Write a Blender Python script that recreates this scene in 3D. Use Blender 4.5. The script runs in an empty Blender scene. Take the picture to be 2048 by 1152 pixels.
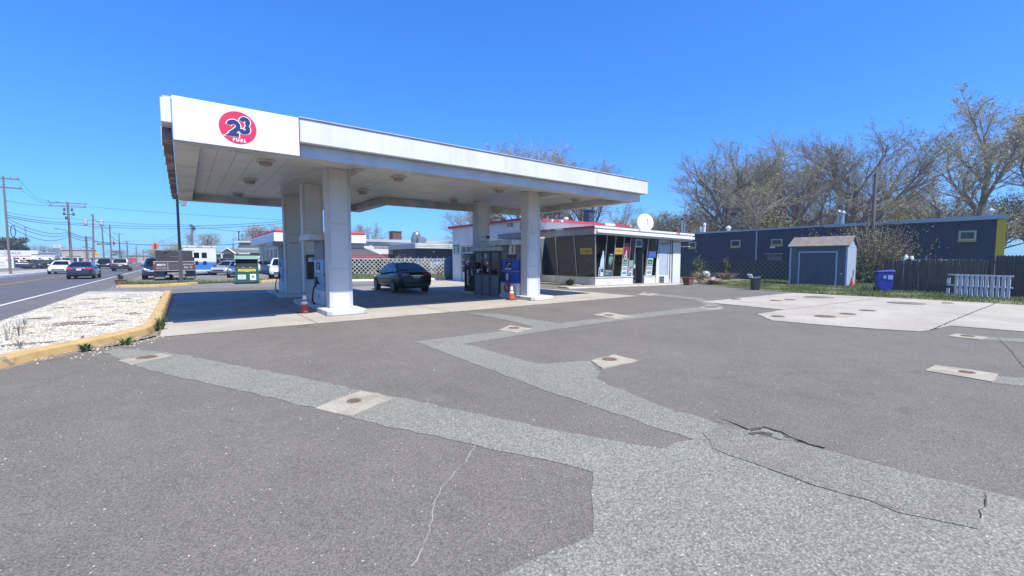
import bpy, math, random
from mathutils import Vector, Matrix
R = random.Random(7)
SC = bpy.context.scene
COL = SC.collection
rad = math.radians
# ------------------------------------------------------------------ camera solve
FPX, CXP, CYP, EYE = 862.0, 1024.0, 576.0, 1.6
PITCH = math.atan2(57.0, FPX)
YAW = rad(37.3)
FW = Vector((math.sin(YAW)*math.cos(PITCH), math.cos(YAW)*math.cos(PITCH), -math.sin(PITCH)))
RT = Vector((math.cos(YAW), -math.sin(YAW), 0.0))
UPV = RT.cross(FW)
EYEP = Vector((0, 0, EYE))
def ray(x, y): return FW + RT*((x-CXP)/FPX) + UPV*((CYP-y)/FPX)
def G(x, y, z=0.0):
    r = ray(x, y); return EYEP + r*((z-EYE)/r.z)
def PX(x, y, X):
    r = ray(x, y); return EYEP + r*(X/r.x)
def PY(x, y, Y):
    r = ray(x, y); return EYEP + r*(Y/r.y)
def AD(x, d, z=0.0):
    """ground position in column x of the survey photo at distance d along the view"""
    r = FW + RT*((x-CXP)/FPX)
    v = Vector((r.x, r.y, 0)) * d / math.cos(PITCH)
    return Vector((v.x, v.y, z))
def HZ(y, d): return EYE + (519.0-y)/FPX*d
# ------------------------------------------------------------------ tagging
def tag(o, label=None, cat=None, group=None, kind=None):
    if label: o['label'] = label
    if cat: o['category'] = cat
    if group: o['group'] = group
    if kind: o['kind'] = kind
    return o
def thing(name, label, cat, loc=(0, 0, 0), rz=0.0, group=None):
    o = bpy.data.objects.new(name, None); COL.objects.link(o)
    o.empty_display_size = 0.3
    o.location = loc; o.rotation_euler = (0, 0, rz)
    return tag(o, label, cat, group)
def copy_tree(o, parent=None):
    c = o.copy(); COL.objects.link(c)
    if parent is not None: c.parent = parent
    for ch in list(o.children): copy_tree(ch, c)
    return c
# ------------------------------------------------------------------ mesh builder
class MB:
    def __init__(s): s.v = []; s.f = []
    def add(s, vs, fs):
        n = len(s.v); s.v.extend([Vector(p) for p in vs]); s.f.extend([tuple(i+n for i in f) for f in fs]); return s
    def box(s, x0, y0, z0, x1, y1, z1):
        x0, x1 = min(x0, x1), max(x0, x1); y0, y1 = min(y0, y1), max(y0, y1); z0, z1 = min(z0, z1), max(z0, z1)
        return s.add([(x0,y0,z0),(x1,y0,z0),(x1,y1,z0),(x0,y1,z0),(x0,y0,z1),(x1,y0,z1),(x1,y1,z1),(x0,y1,z1)],
              [(0,3,2,1),(4,5,6,7),(0,1,5,4),(1,2,6,5),(2,3,7,6),(3,0,4,7)])
    def fbox(s, F, a0, b0, c0, a1, b1, c1):
        a0, a1 = min(a0, a1), max(a0, a1); b0, b1 = min(b0, b1), max(b0, b1); c0, c1 = min(c0, c1), max(c0, c1)
        q = [(a0,b0,c0),(a1,b0,c0),(a1,b1,c0),(a0,b1,c0),(a0,b0,c1),(a1,b0,c1),(a1,b1,c1),(a0,b1,c1)]
        return s.add([F(*p) for p in q], [(0,3,2,1),(4,5,6,7),(0,1,5,4),(1,2,6,5),(2,3,7,6),(3,0,4,7)])
    def hexa(s, b, t):
        """b, t: four bottom and four top points, counter-clockwise from above"""
        return s.add(list(b)+list(t), [(0,3,2,1),(4,5,6,7),(0,1,5,4),(1,2,6,5),(2,3,7,6),(3,0,4,7)])
    def poly(s, pts): return s.add(pts, [tuple(range(len(pts)))])
    def prism(s, pts, z0, z1):
        A = sum(pts[i][0]*pts[(i+1)%len(pts)][1]-pts[(i+1)%len(pts)][0]*pts[i][1] for i in range(len(pts)))
        if A < 0: pts = pts[::-1]
        n = len(pts)
        return s.add([(p[0],p[1],z0) for p in pts]+[(p[0],p[1],z1) for p in pts],
              [tuple(range(n-1,-1,-1)), tuple(range(n,2*n))]+[(i,(i+1)%n,n+(i+1)%n,n+i) for i in range(n)])
    def fprism(s, F, pts, c0, c1):
        A = sum(pts[i][0]*pts[(i+1)%len(pts)][1]-pts[(i+1)%len(pts)][0]*pts[i][1] for i in range(len(pts)))
        if A < 0: pts = pts[::-1]
        n = len(pts)
        return s.add([F(p[0],p[1],c0) for p in pts]+[F(p[0],p[1],c1) for p in pts],
              [tuple(range(n-1,-1,-1)), tuple(range(n,2*n))]+[(i,(i+1)%n,n+(i+1)%n,n+i) for i in range(n)])
    def path(s, pts, rr, n=6, cap=True):
        pts = [Vector(p) for p in pts]; N = len(pts)
        if not hasattr(rr, '__len__'): rr = [rr]*N
        base = len(s.v); ref = None
        for i, p in enumerate(pts):
            t = (pts[min(i+1,N-1)]-pts[max(i-1,0)])
            if t.length < 1e-9: t = Vector((0,0,1))
            t.normalize()
            if ref is None: ref = Vector((1,0,0)) if abs(t.x) < .8 else Vector((0,1,0))
            a = (ref-t*ref.dot(t)).normalized(); b = t.cross(a); ref = a
            for k in range(n):
                an = 2*math.pi*k/n
                s.v.append(p+(a*math.cos(an)+b*math.sin(an))*rr[i])
        for i in range(N-1):
            for k in range(n):
                s.f.append((base+i*n+k, base+i*n+(k+1)%n, base+(i+1)*n+(k+1)%n, base+(i+1)*n+k))
        if cap and n > 2:
            s.f.append(tuple(base+k for k in range(n-1,-1,-1))); s.f.append(tuple(base+(N-1)*n+k for k in range(n)))
        return s
    def tube(s, p0, p1, r0, r1=None, n=8): return s.path([p0, p1], [r0, r0 if r1 is None else r1], n)
    def lathe(s, prof, c=(0,0,0), n=16, axis='z'):
        base = len(s.v); cx, cy, cz = c
        for r, h in prof:
            for k in range(n):
                an = 2*math.pi*k/n; x, y = r*math.cos(an), r*math.sin(an)
                s.v.append(Vector((cx+x, cy+y, cz+h)) if axis == 'z' else (Vector((cx+h, cy+x, cz+y)) if axis == 'x' else Vector((cx+y, cy+h, cz+x))))
        for i in range(len(prof)-1):
            for k in range(n):
                s.f.append((base+i*n+k, base+i*n+(k+1)%n, base+(i+1)*n+(k+1)%n, base+(i+1)*n+k))
        s.f.append(tuple(base+k for k in range(n-1,-1,-1))); s.f.append(tuple(base+(len(prof)-1)*n+k for k in range(n)))
        return s
    def build(s, name, mat, parent=None, smooth=False, bevel=0.0, seg=2, world=False, subsurf=0):
        off = Vector(parent.location) if (world and parent is not None) else Vector((0,0,0))
        if world and parent is not None and parent.parent is not None: off = off + Vector(parent.parent.location)
        me = bpy.data.meshes.new(name)
        me.from_pydata([tuple(p-off) for p in s.v], [], s.f); me.update()
        mats = mat if isinstance(mat, (list, tuple)) else [mat]
        for m in mats: me.materials.append(m)
        if smooth: me.polygons.foreach_set('use_smooth', [True]*len(me.polygons))
        o = bpy.data.objects.new(name, me); COL.objects.link(o)
        if parent is not None: o.parent = parent
        if bevel > 0:
            b = o.modifiers.new('bevel', 'BEVEL'); b.width = bevel; b.segments = seg; b.limit_method = 'ANGLE'; b.angle_limit = rad(35)
        if subsurf:
            q = o.modifiers.new('sub', 'SUBSURF'); q.levels = subsurf; q.render_levels = subsurf
        return o
def frame(o, u, v):
    o, u, v = Vector(o), Vector(u).normalized(), Vector(v).normalized(); n = u.cross(v)
    return lambda a, b, c=0.0: o+u*a+v*b+n*c
def text_mb(F, body, size, a, b, c=0.004, align='LEFT', sx=1.0, mb=None, bold=0.0, shear=0.0, thick=0.0):
    cu = bpy.data.curves.new('lettering', 'FONT'); cu.body = body; cu.size = size
    cu.align_x = align; cu.align_y = 'CENTER'; cu.offset = bold; cu.shear = shear; cu.resolution_u = 3
    ob = bpy.data.objects.new('lettering', cu); me = bpy.data.meshes.new_from_object(ob)
    m = mb or MB(); n = len(m.v)
    m.v.extend([F(a+p.co.x*sx, b+p.co.y, c) for p in me.vertices])
    m.f.extend([tuple(i+n for i in p.vertices) for p in me.polygons])
    bpy.data.objects.remove(ob); bpy.data.curves.remove(cu); bpy.data.meshes.remove(me)
    return m
# ------------------------------------------------------------------ materials
def lin(c):
    if isinstance(c, str):
        c = c.lstrip('#'); c = [int(c[i:i+2], 16)/255 for i in (0, 2, 4)]
        return tuple(x/12.92 if x <= .04045 else ((x+.055)/1.055)**2.4 for x in c)
    return tuple(c)
def _n(nt, t, **k):
    n = nt.nodes.new(t)
    for a, b in k.items(): setattr(n, a, b)
    return n
def _coord(nt, world):
    if world: return _n(nt, 'ShaderNodeNewGeometry').outputs['Position']
    return _n(nt, 'ShaderNodeTexCoord').outputs['Object']
def _map(nt, co, sc=(1,1,1)):
    m = _n(nt, 'ShaderNodeMapping'); m.inputs['Scale'].default_value = sc
    nt.links.new(co, m.inputs['Vector']); return m.outputs['Vector']
def _noise(nt, co, scale, detail=3, rough=.55):
    n = _n(nt, 'ShaderNodeTexNoise'); n.inputs['Scale'].default_value = scale
    n.inputs['Detail'].default_value = detail; n.inputs['Roughness'].default_value = rough
    nt.links.new(co, n.inputs['Vector']); return n.outputs['Fac']
def _ramp(nt, fac, stops):
    r = _n(nt, 'ShaderNodeValToRGB'); e = r.color_ramp.elements
    while len(e) < len(stops): e.new(.5)
    for i, (p, c) in enumerate(stops):
        e[i].position = p; e[i].color = (c[0], c[1], c[2], 1) if hasattr(c, '__len__') else (c, c, c, 1)
    nt.links.new(fac, r.inputs['Fac']); return r.outputs['Color']
def _mix(nt, fac, a, b, mode='MIX'):
    m = _n(nt, 'ShaderNodeMix', data_type='RGBA', blend_type=mode)
    for sock, val in ((m.inputs['Factor'], fac), (m.inputs['A'], a), (m.inputs['B'], b)):
        if hasattr(val, 'is_linked') or hasattr(val, 'links'): nt.links.new(val, sock)
        elif hasattr(val, '__len__'): sock.default_value = (val[0], val[1], val[2], 1)
        else: sock.default_value = val
    return m.outputs['Result']
def M(name, col, rough=.6, metal=0.0, col2=None, scale=3.0, lo=.4, hi=.65, bump=0.0, bscale=40.0, spec=.5, coat=0.0, world=False, stretch=(1,1,1), fine=0.0, streak=None):
    m = bpy.data.materials.new(name); m.use_nodes = True; nt = m.node_tree
    b = nt.nodes['Principled BSDF']; c = lin(col)
    b.inputs['Roughness'].default_value = rough; b.inputs['Metallic'].default_value = metal
    b.inputs['Specular IOR Level'].default_value = spec
    if coat: b.inputs['Coat Weight'].default_value = coat; b.inputs['Coat Roughness'].default_value = .06
    out = None; co = _coord(nt, world)
    if col2 is not None:
        f = _noise(nt, _map(nt, co, stretch), scale, 4)
        out = _ramp(nt, f, [(lo, c), (hi, lin(col2))])
    if streak is not None:
        f2 = _noise(nt, _map(nt, co, streak[1]), streak[2], 3)
        k = _ramp(nt, f2, [(streak[3], 0.0), (streak[4], 1.0)])
        out = _mix(nt, k, out if out is not None else c, lin(streak[0]))
    if fine:
        f3 = _noise(nt, co, bscale, 2)
        k = _ramp(nt, f3, [(.3, 1-fine), (.7, 1+fine)])
        out = _mix(nt, 1.0, out if out is not None else c, k, 'MULTIPLY')
    if out is None: b.inputs['Base Color'].default_value = (c[0], c[1], c[2], 1)
    else: nt.links.new(out, b.inputs['Base Color'])
    if bump:
        f = _noise(nt, co, bscale, 3); bp = _n(nt, 'ShaderNodeBump'); bp.inputs['Strength'].default_value = bump
        bp.inputs['Distance'].default_value = .02
        nt.links.new(f, bp.inputs['Height']); nt.links.new(bp.outputs['Normal'], b.inputs['Normal'])
    return m
def asphalt(name, dark, light, spk, spk_t, cell, patch, patch_amt, spk_size=70.0, tint=None):
    """aggregate surface: stone cells in two sizes, scattered pale chips, broad wear"""
    m = bpy.data.materials.new(name); m.use_nodes = True; nt = m.node_tree; b = nt.nodes['Principled BSDF']
    co = _coord(nt, True)
    v = _n(nt, 'ShaderNodeTexVoronoi'); v.inputs['Scale'].default_value = cell; nt.links.new(co, v.inputs['Vector'])
    sep = _n(nt, 'ShaderNodeSeparateColor'); nt.links.new(v.outputs['Color'], sep.inputs['Color'])
    c = _ramp(nt, sep.outputs[0], [(0.0, lin(dark)), (1.0, lin(light))])
    edge = _ramp(nt, v.outputs['Distance'], [(.25, 1.0), (.75, .62)])
    c = _mix(nt, 1.0, c, edge, 'MULTIPLY')
    v2 = _n(nt, 'ShaderNodeTexVoronoi'); v2.inputs['Scale'].default_value = spk_size; nt.links.new(co, v2.inputs['Vector'])
    sep2 = _n(nt, 'ShaderNodeSeparateColor'); nt.links.new(v2.outputs['Color'], sep2.inputs['Color'])
    k = _ramp(nt, sep2.outputs[1], [(spk_t, 0.0), (min(.999, spk_t+.015), 1.0)])
    k2 = _ramp(nt, v2.outputs['Distance'], [(.25, 1.0), (.38, 0.0)])
    k = _mix(nt, 1.0, k, k2, 'MULTIPLY')
    c = _mix(nt, k, c, lin(spk))
    f = _noise(nt, co, .35, 5, .6)
    w = _ramp(nt, f, [(.3, 1-patch_amt), (.72, 1+patch_amt*.8)])
    c = _mix(nt, 1.0, c, w, 'MULTIPLY')
    f2 = _noise(nt, co, 2.2, 4, .65)
    w2 = _ramp(nt, f2, [(.3, 1-patch_amt*.6), (.7, 1+patch_amt*.6)])
    c = _mix(nt, 1.0, c, w2, 'MULTIPLY')
    f4 = _noise(nt, _map(nt, co, (1.0,.35,1.0)), .9, 5, .7); k4 = _ramp(nt, f4, [(.56, 1.0), (.74, 1-patch_amt*1.5)]); c = _mix(nt, 1.0, c, k4, 'MULTIPLY')
    f5 = _noise(nt, _map(nt, co, (.45,1.0,1.0)), 3.1, 3, .6); k5 = _ramp(nt, f5, [(.66, 1.0), (.72, 1-patch_amt*1.2)]); c = _mix(nt, 1.0, c, k5, 'MULTIPLY')
    if tint is not None:
        f3 = _noise(nt, co, tint[1], 4, .6); k3 = _ramp(nt, f3, [(tint[2], 0.0), (tint[3], 1.0)])
        c = _mix(nt, k3, c, lin(tint[0]))
    nt.links.new(c, b.inputs['Base Color']); b.inputs['Roughness'].default_value = .88; b.inputs['Specular IOR Level'].default_value = .25
    bp = _n(nt, 'ShaderNodeBump'); bp.inputs['Strength'].default_value = .35; bp.inputs['Distance'].default_value = .008
    nt.links.new(v.outputs['Distance'], bp.inputs['Height']); nt.links.new(bp.outputs['Normal'], b.inputs['Normal'])
    return m
def glass(name, tint=(.75,.8,.8), trans=.75, rough=.02):
    m = bpy.data.materials.new(name); m.use_nodes = True; nt = m.node_tree
    nt.nodes.remove(nt.nodes['Principled BSDF']); o = nt.nodes['Material Output']
    t = _n(nt, 'ShaderNodeBsdfTransparent'); t.inputs['Color'].default_value = (tint[0]*trans, tint[1]*trans, tint[2]*trans, 1)
    g = _n(nt, 'ShaderNodeBsdfGlossy'); g.inputs['Roughness'].default_value = rough; g.inputs['Color'].default_value = (.9,.93,.95,1)
    fr = _n(nt, 'ShaderNodeFresnel'); fr.inputs['IOR'].default_value = 1.55
    mx = _n(nt, 'ShaderNodeMixShader'); nt.links.new(fr.outputs[0], mx.inputs[0]); nt.links.new(t.outputs[0], mx.inputs[1]); nt.links.new(g.outputs[0], mx.inputs[2])
    nt.links.new(mx.outputs[0], o.inputs['Surface']); return m
W = {}
W['white'] = M('white_paint', '#e6e6e4', .45, col2='#dcdcd8', scale=1.2, fine=.02)
W['fascia'] = M('fascia_white', '#cfcfd0', .45, col2='#c5c5c3', scale=1.0, streak=('#bcb8b1', (3.0,3.0,.2), 2.4, .52, .85))
W['sign_face'] = M('sign_face_white', '#dcdddc', .4)
W['column'] = M('column_paint', '#c6c5c2', .55, col2='#bfbebb', scale=1.5, fine=.03, bscale=60, streak=('#b3b1ac', (2,2,.45), 2.6, .58, .85))
W['trimgrey'] = M('pale_grey_trim', '#b9babb', .45, col2='#a9aaab', scale=2)
W['valance'] = M('valance_grey', '#c5c6c8', .5, col2='#b5b5b5', scale=1.5)
W['rust'] = M('rusty_frame', '#5a4a43', .8, col2='#8d827a', scale=2.0, lo=.45, hi=.6)
W['lens'] = M('lamp_lens', '#a8a8a4', .25)
W['lamphouse'] = M('lamp_housing', '#8f8a82', .6)
W['concrete'] = M('pad_concrete', '#aaa292', .85, col2='#9a9180', scale=.7, lo=.35, hi=.7, world=True, fine=.10, bscale=30, bump=.15, streak=('#857b6d', (1,1,1), 3.0, .62, .8))
W['shadeconc'] = M('forecourt_concrete_shaded', '#8c8882', .85, col2='#7b7771', scale=.5, lo=.35, hi=.7, world=True, fine=.10, bscale=25, bump=.15, streak=('#55524e', (1,1,1), 1.3, .60, .78))  # pad concrete darkened, canopy shade put into its colour
W['island'] = M('painted_island', '#c4c2bb', .75, col2='#aaa598', scale=2.5, lo=.45, hi=.75, fine=.04)
W['kerb'] = M('yellow_kerb', '#bb9d66', .9, col2='#ab8f5c', scale=4, lo=.4, hi=.7, fine=.06, streak=('#8b7d63', (1,1,1), 5.0, .58, .64))
W['pocket'] = M('kerb_side_dirt', '#6b5f50', .9)
W['black'] = M('black_plastic', '#17181a', .45)
W['rubber'] = M('rubber', '#131313', .75)
W['darkgrey'] = M('dark_grey_metal', '#4b4d50', .55, col2='#414345', scale=3)
W['midgrey'] = M('mid_grey_paint', '#75787c', .55, col2='#6b6e72', scale=3)
W['steel'] = M('galvanised', '#9da1a4', .4, .7)
W['chrome'] = M('chrome', '#d0d2d4', .15, 1.0)
W['red'] = M('red_paint', '#c9253a', .5, col2='#b5293b', scale=3)
W['redpeel'] = M('peeling_red_trim', '#b93242', .65, col2='#d8cfcf', scale=1.3, lo=.59, hi=.63, stretch=(1,1,.3), world=True)
W['redpeel2'] = M('mostly_white_trim', '#d5d0ce', .6, col2='#b8505a', scale=1.1, lo=.58, hi=.64, stretch=(1,1,.3), world=True)
W['logored'] = M('logo_red', '#cf2a50', .4)
W['navy'] = M('logo_navy', '#1f2f63', .4)
W['signwhite'] = M('lettering_white', '#f2f2f2', .5)
W['green'] = M('box_green', '#1f5a48', .5, col2='#1a4d3e', scale=3)
W['teal'] = M('box_lid_teal', '#27695b', .5)
W['yellow'] = M('label_yellow', '#e3bd2c', .5)
W['blue'] = M('pump_blue', '#1f45a8', .35, col2='#1b3c95', scale=3)
W['paleblue'] = M('faded_blue', '#7ea0c4', .5)
W['orange'] = M('cone_orange', '#bd4a33', .6, col2='#ad4733', scale=5)
W['binblue'] = M('bin_blue', '#1f3a9a', .4, col2='#182b8c', scale=3)
W['bindark'] = M('bin_dark', '#1b242b', .5)
W['terra'] = M('terracotta', '#7d5346', .85, col2='#6c473c', scale=4)
W['wood_dark'] = M('weathered_boards', '#4b4641', .9, col2='#655e56', scale=2.0, stretch=(9,9,.6), lo=.35, hi=.65)
W['pallet'] = M('faded_white_boards', '#d8d6d3', .8, col2='#b8b0ad', scale=3.0, stretch=(6,6,.8), lo=.4, hi=.7)
W['plank_white'] = M('white_boards', '#dedfda', .7, col2='#d0d0c8', scale=3)
W['lattice'] = M('white_lattice', '#c9cec4', .6)
W['lattice_dark'] = M('grey_lattice', '#5f7076', .6)
W['dkfence'] = M('fence_screen', '#27353a', .8, col2='#34443f', scale=2)
W['blgblue'] = M('dark_blue_siding', '#2c384c', .75, col2='#283345', scale=.8, fine=.05, bscale=20)
W['roofgrey'] = M('pale_roof_edge', '#a3a9ad', .5)
W['shed'] = M('shed_slate_boards', '#565f69', .75, col2='#4d5660', scale=1.5, stretch=(6,6,.6))
W['shedtrim'] = M('shed_trim', '#a3b2c2', .6)
W['shedside'] = M('shed_side_boards', '#96a3ae', .7, col2='#8a97a2', scale=1.5, stretch=(6,6,.6))
W['shingle'] = M('brown_shingles', '#7d7369', .9, col2='#695f56', scale=3, fine=.2, bscale=25)
W['wallwhite'] = M('white_stucco', '#cfcfcc', .75, col2='#c2c2be', scale=.8, fine=.03, bscale=30)
W['sillwhite'] = M('white_plinth', '#d4d2cd', .7, col2='#c2bfb6', scale=1.5)
W['mullion'] = M('aluminium_mullion', '#9b9d9e', .4, .5)
W['glass'] = glass('shop_glass', (.60,.72,.85), trans=.42)
W['boothglass'] = glass('booth_glass', trans=.5)
W['carglass'] = M('car_glass', '#0b0f14', .06, spec=.35)
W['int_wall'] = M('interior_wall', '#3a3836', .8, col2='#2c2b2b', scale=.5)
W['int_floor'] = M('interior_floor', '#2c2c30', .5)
W['garagepane'] = M('garage_pane', '#34343a', .15)
W['wood_pole'] = M('utility_pole_wood', '#76706c', .9, col2='#625a56', scale=3, stretch=(6,6,.5))
W['wire'] = M('wire_black', '#202226', .6)
W['ceramic'] = M('insulator', '#8d8f94', .4)
W['transf'] = M('transformer_grey', '#a9afb3', .5)
W['bark'] = M('bark', (.115,.10,.085), .9, col2=(.17,.15,.125), scale=4, stretch=(3,3,.6))
W['twig'] = M('twigs', (.25,.205,.14), .9, col2=(.32,.27,.185), scale=.8)
W['bud'] = M('spring_buds', (.30,.28,.085), .8, col2=(.25,.23,.07), scale=.9)
W['budgreen'] = M('young_leaves', (.30,.29,.10), .8, col2=(.38,.33,.14), scale=.8)
W['leaf'] = M('leaves', (.055,.09,.025), .7, col2=(.10,.13,.04), scale=1.5)
W['leafdk'] = M('evergreen_leaves', (.03,.05,.022), .8, col2=(.055,.075,.03), scale=1.2)
W['brownleaf'] = M('dead_stems', (.25,.18,.12), .9, col2=(.31,.24,.165), scale=2)
W['grass'] = M('grass_blades', (.085,.125,.028), .8, col2=(.17,.19,.06), scale=1.6, world=True, lo=.35, hi=.7)
W['grassbase'] = M('grass_soil', (.10,.125,.04), .95, col2=(.19,.17,.09), scale=1.1, world=True, fine=.25, bscale=14, lo=.4, hi=.7)
W['dirt'] = M('dirt', (.16,.12,.085), .95, col2=(.24,.19,.14), scale=5, world=True, fine=.3, bscale=30)
W['iron'] = M('rusty_iron', '#75604f', .8, col2='#5f4c3f', scale=8)
W['iron2'] = M('brown_iron_plate', '#807363', .8, col2='#6c5f51', scale=6)
W['collar'] = M('collar_concrete', '#a39a86', .9, col2='#8e8572', scale=3, fine=.15, bscale=45, world=True, bump=.2)
W['paper'] = M('paper_white', '#d9dcd8', .7)
W['plate'] = M('plate', '#c9c6ae', .5)
W['tail'] = M('tail_lens', '#8e1420', .2, coat=.5)
W['tailglow'] = M('tail_lens_bright', '#c4232d', .2, coat=.5)
W['headlamp'] = M('head_lens', '#d7dbdd', .1, coat=.5)
W['skin'] = M('beige_wall', '#b5a99a', .8)
W['brick'] = M('brown_brick', '#6b4a40', .85, col2='#5b4038', scale=6)
W['sidinggrey'] = M('grey_siding', '#8b8784', .8, col2='#7e7a78', scale=1)
W['roofgreen'] = M('green_shingles', '#5d6a63', .9, col2='#525f59', scale=2, fine=.12, bscale=8)
W['vent'] = M('vent_metal', '#8f9396', .35, .6)
W['hvac'] = M('hvac_brown', '#5a4238', .7)
W['stone'] = M('white_stone', '#c8c0aa', .9, col2='#a0967e', scale=6, world=True)
# ------------------------------------------------------------------ setting: ground sheets
A_lot = asphalt('lot_asphalt', '#6f695e', '#847d72', '#bcb6aa', .975, 95.0, None, .10, 62.0)
A_trench = asphalt('patch_asphalt', '#797668', '#9d9a8c', '#bbb8ab', .96, 75.0, None, .09, 50.0)
A_repair = asphalt('repair_asphalt', '#747065', '#979286', '#aca697', .94, 80.0, None, .14, 55.0, ('#75685f', 1.8, .55, .85))
A_road = asphalt('road_asphalt', '#565759', '#6c6d6f', '#8f8f8f', .95, 60.0, None, .07, 40.0)
A_shoulder = asphalt('shoulder_asphalt', '#625f5c', '#7c7874', '#9c9890', .95, 60.0, None, .08, 40.0)
A_far = asphalt('far_lot_asphalt', '#75726d', '#928d86', '#a9a59d', .95, 50.0, None, .10, 30.0)
A_gravel = asphalt('white_gravel_bed', '#938c7e', '#cdc9bd', '#dedbd2', .80, 26.0, None, .10, 20.0, ('#7d6f5f', 1.5, .60, .66))
def rough_edge(pts, step=.22, jit=.018, seed=1):
    r = random.Random(seed); out = []
    n = len(pts)
    for i in range(n):
        a, b = Vector(pts[i]), Vector(pts[(i+1) % n]); L = (b-a).length; k = max(1, min(60, int(L/step)))
        nrm = Vector((-(b-a).y, (b-a).x)).normalized() if L > 0 else Vector((0, 0))
        for j in range(k):
            p = a.lerp(b, j/k)
            if j: p = p+nrm*r.gauss(0, jit)
            out.append((p.x, p.y))
    return out
def sheet(name, pts, z, mat, jit=.0, seed=1, kind='structure', label=None):
    pts = [(p[0], p[1]) for p in pts]
    if jit: pts = rough_edge(pts, .14, jit, seed)
    A = sum(pts[i][0]*pts[(i+1)%len(pts)][1]-pts[(i+1)%len(pts)][0]*pts[i][1] for i in range(len(pts)))
    if A < 0: pts = pts[::-1]
    o = MB().poly([(x, y, z) for x, y in pts]).build(name, mat)
    o['kind'] = kind
    return o
def gp(l): return [G(x, y) for x, y in l]
g = MB()
g.poly([(-900,-300,-.03),(900,-300,-.03),(900,1500,-.03),(-900,1500,-.03)]); g.build('ground', M('open_ground', (.15,.15,.085), .95, col2=(.22,.20,.14), scale=.15, world=True))['kind'] = 'structure'
sheet('parking_lot', [(-3.9,-14),(60,-14),(60,-3),(23.6,.3),(23.4,8.4),(25.2,13),(27,14.4),(27,24),(-.5,30),(-.5,11),(-3.9,9.2)], 0.0, A_lot)
sheet('road', [(-14,-60),(-3.5,-60),(-3.5,95),(-4.3,190),(-8,420),(-20,420),(-15.6,190),(-14,95)], -.012, A_road)
sheet('road_shoulder', [(-5.1,-60),(-3.4,-60),(-3.4,95),(-4.2,190),(-5.9,190),(-5.1,95)], -.008, A_shoulder)
sheet('cross_street', [(-90,128),(90,128),(90,138),(-90,138)], -.016, A_far)
sheet('far_lot', [(-3.4,24.5),(16,24.5),(16,43),(30,40),(30,66),(-3.4,90)], -.005, A_far)
sheet('station_lot', [(-45,40),(-14,40),(-14,126),(-70,126)], -.018, A_far)
sheet('left_pavement', [(-18.2,-20),(-14.02,-20),(-14.02,126),(-18.2,126)], .02, W['concrete'])
# road paint
def stripe(x0, y0, x1, y1, w, mat):
    d = Vector((x1-x0, y1-y0)).normalized(); n = Vector((-d.y, d.x))*w/2
    return [(x0+n.x, y0+n.y), (x1+n.x, y1+n.y), (x1-n.x, y1-n.y), (x0-n.x, y0-n.y)]
mW = M('road_paint_white', '#cfd0ce', .7, col2='#b9b9b6', scale=3, world=True); mY = M('road_paint_yellow', '#b08a48', .7, col2='#9c8455', scale=3, world=True)
for (x0, y0, x1, y1, w, m) in ((-5.12,-60,-5.12,95,.13,mW), (-5.12,95,-5.9,190,.13,mW), (-9.0,-60,-9.0,95,.11,mY), (-9.22,-60,-9.22,95,.11,mY), (-9.1,95,-10,190,.3,mY), (-12.75,-60,-12.75,126,.13,mW)):
    sheet('road_marking', stripe(x0, y0, x1, y1, w, m), .004, m)
# one concrete pad: canopy shade painted into the forecourt, sunlit front band left pale
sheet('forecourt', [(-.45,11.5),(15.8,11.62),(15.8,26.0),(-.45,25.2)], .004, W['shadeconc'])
sheet('apron', [(-.45,11.42),(15.8,11.6),(15.85,17.0),(13.2,17.0),(13.2,14.3),(-.45,14.3)], .008, W['concrete'], .012, 5)
sheet('side_apron', [(11.9,22.4),(17.5,21.2),(18.6,30),(11.2,30.5)], .008, W['concrete'])
# joints in the apron
for x in (2.6, 6.4, 9.9, 13.2):
    sheet('slab_joint', [(x,11.5),(x+.02,11.5),(x+.02,24),(x,24)], .0125, W['pocket'])
# trench repairs in the lot
tr = [(830,683),(905,712),(990,742),(1100,785),(1250,832),(1385,880),(1330,898),(1200,877),(1000,838),(790,795),(560,747),(335,705),(240,697),(205,704),(300,742),(500,785),(640,818),(760,850),(950,890),(1090,920),(1185,945),(1185,1010),(1185,1070),(1100,1105),(1000,1152),(900,1260),(1500,1500),(2600,1300),(2300,1068),(2048,1000),(1780,935),(1610,890),(1570,870),(1530,858),(1500,862),(1440,850),(1330,815),(1215,770),(1193,757),(1200,745),(1180,722),(1075,728),(930,688)]
sheet('trench_patch', gp(tr), .004, A_trench, .016, 3)
t2 = [(930,688),(830,683),(1000,663),(1110,648),(1240,632),(1340,620),(1418,613),(1392,600),(1342,594),(1284,590),(1300,587),(1352,591),(1402,597),(1440,611),(1448,619),(1340,630),(1240,641),(1120,658)]
sheet('trench_patch', gp(t2), .005, A_trench, .012, 4)
sheet('trench_patch', gp([(932,626),(1000,628),(1060,638),(1120,647),(1070,655),(1010,640)]), .0065, A_trench, .012, 6)
sheet('trench_patch', gp([(1990,752),(2150,765),(2150,785),(1985,766)]), .004, A_trench, .012, 8)
sheet('trench_patch', gp([(1965,673),(2150,684),(2150,692),(1958,679)]), .004, A_trench, .012, 9)
sheet('repair_patch', gp([(1405,868),(1450,850),(1520,868),(1610,890),(1740,925),(1978,990),(1955,1060),(1870,1042),(1735,1002),(1620,970),(1540,940),(1425,898)]), .009, A_repair, .02, 10)
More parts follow.
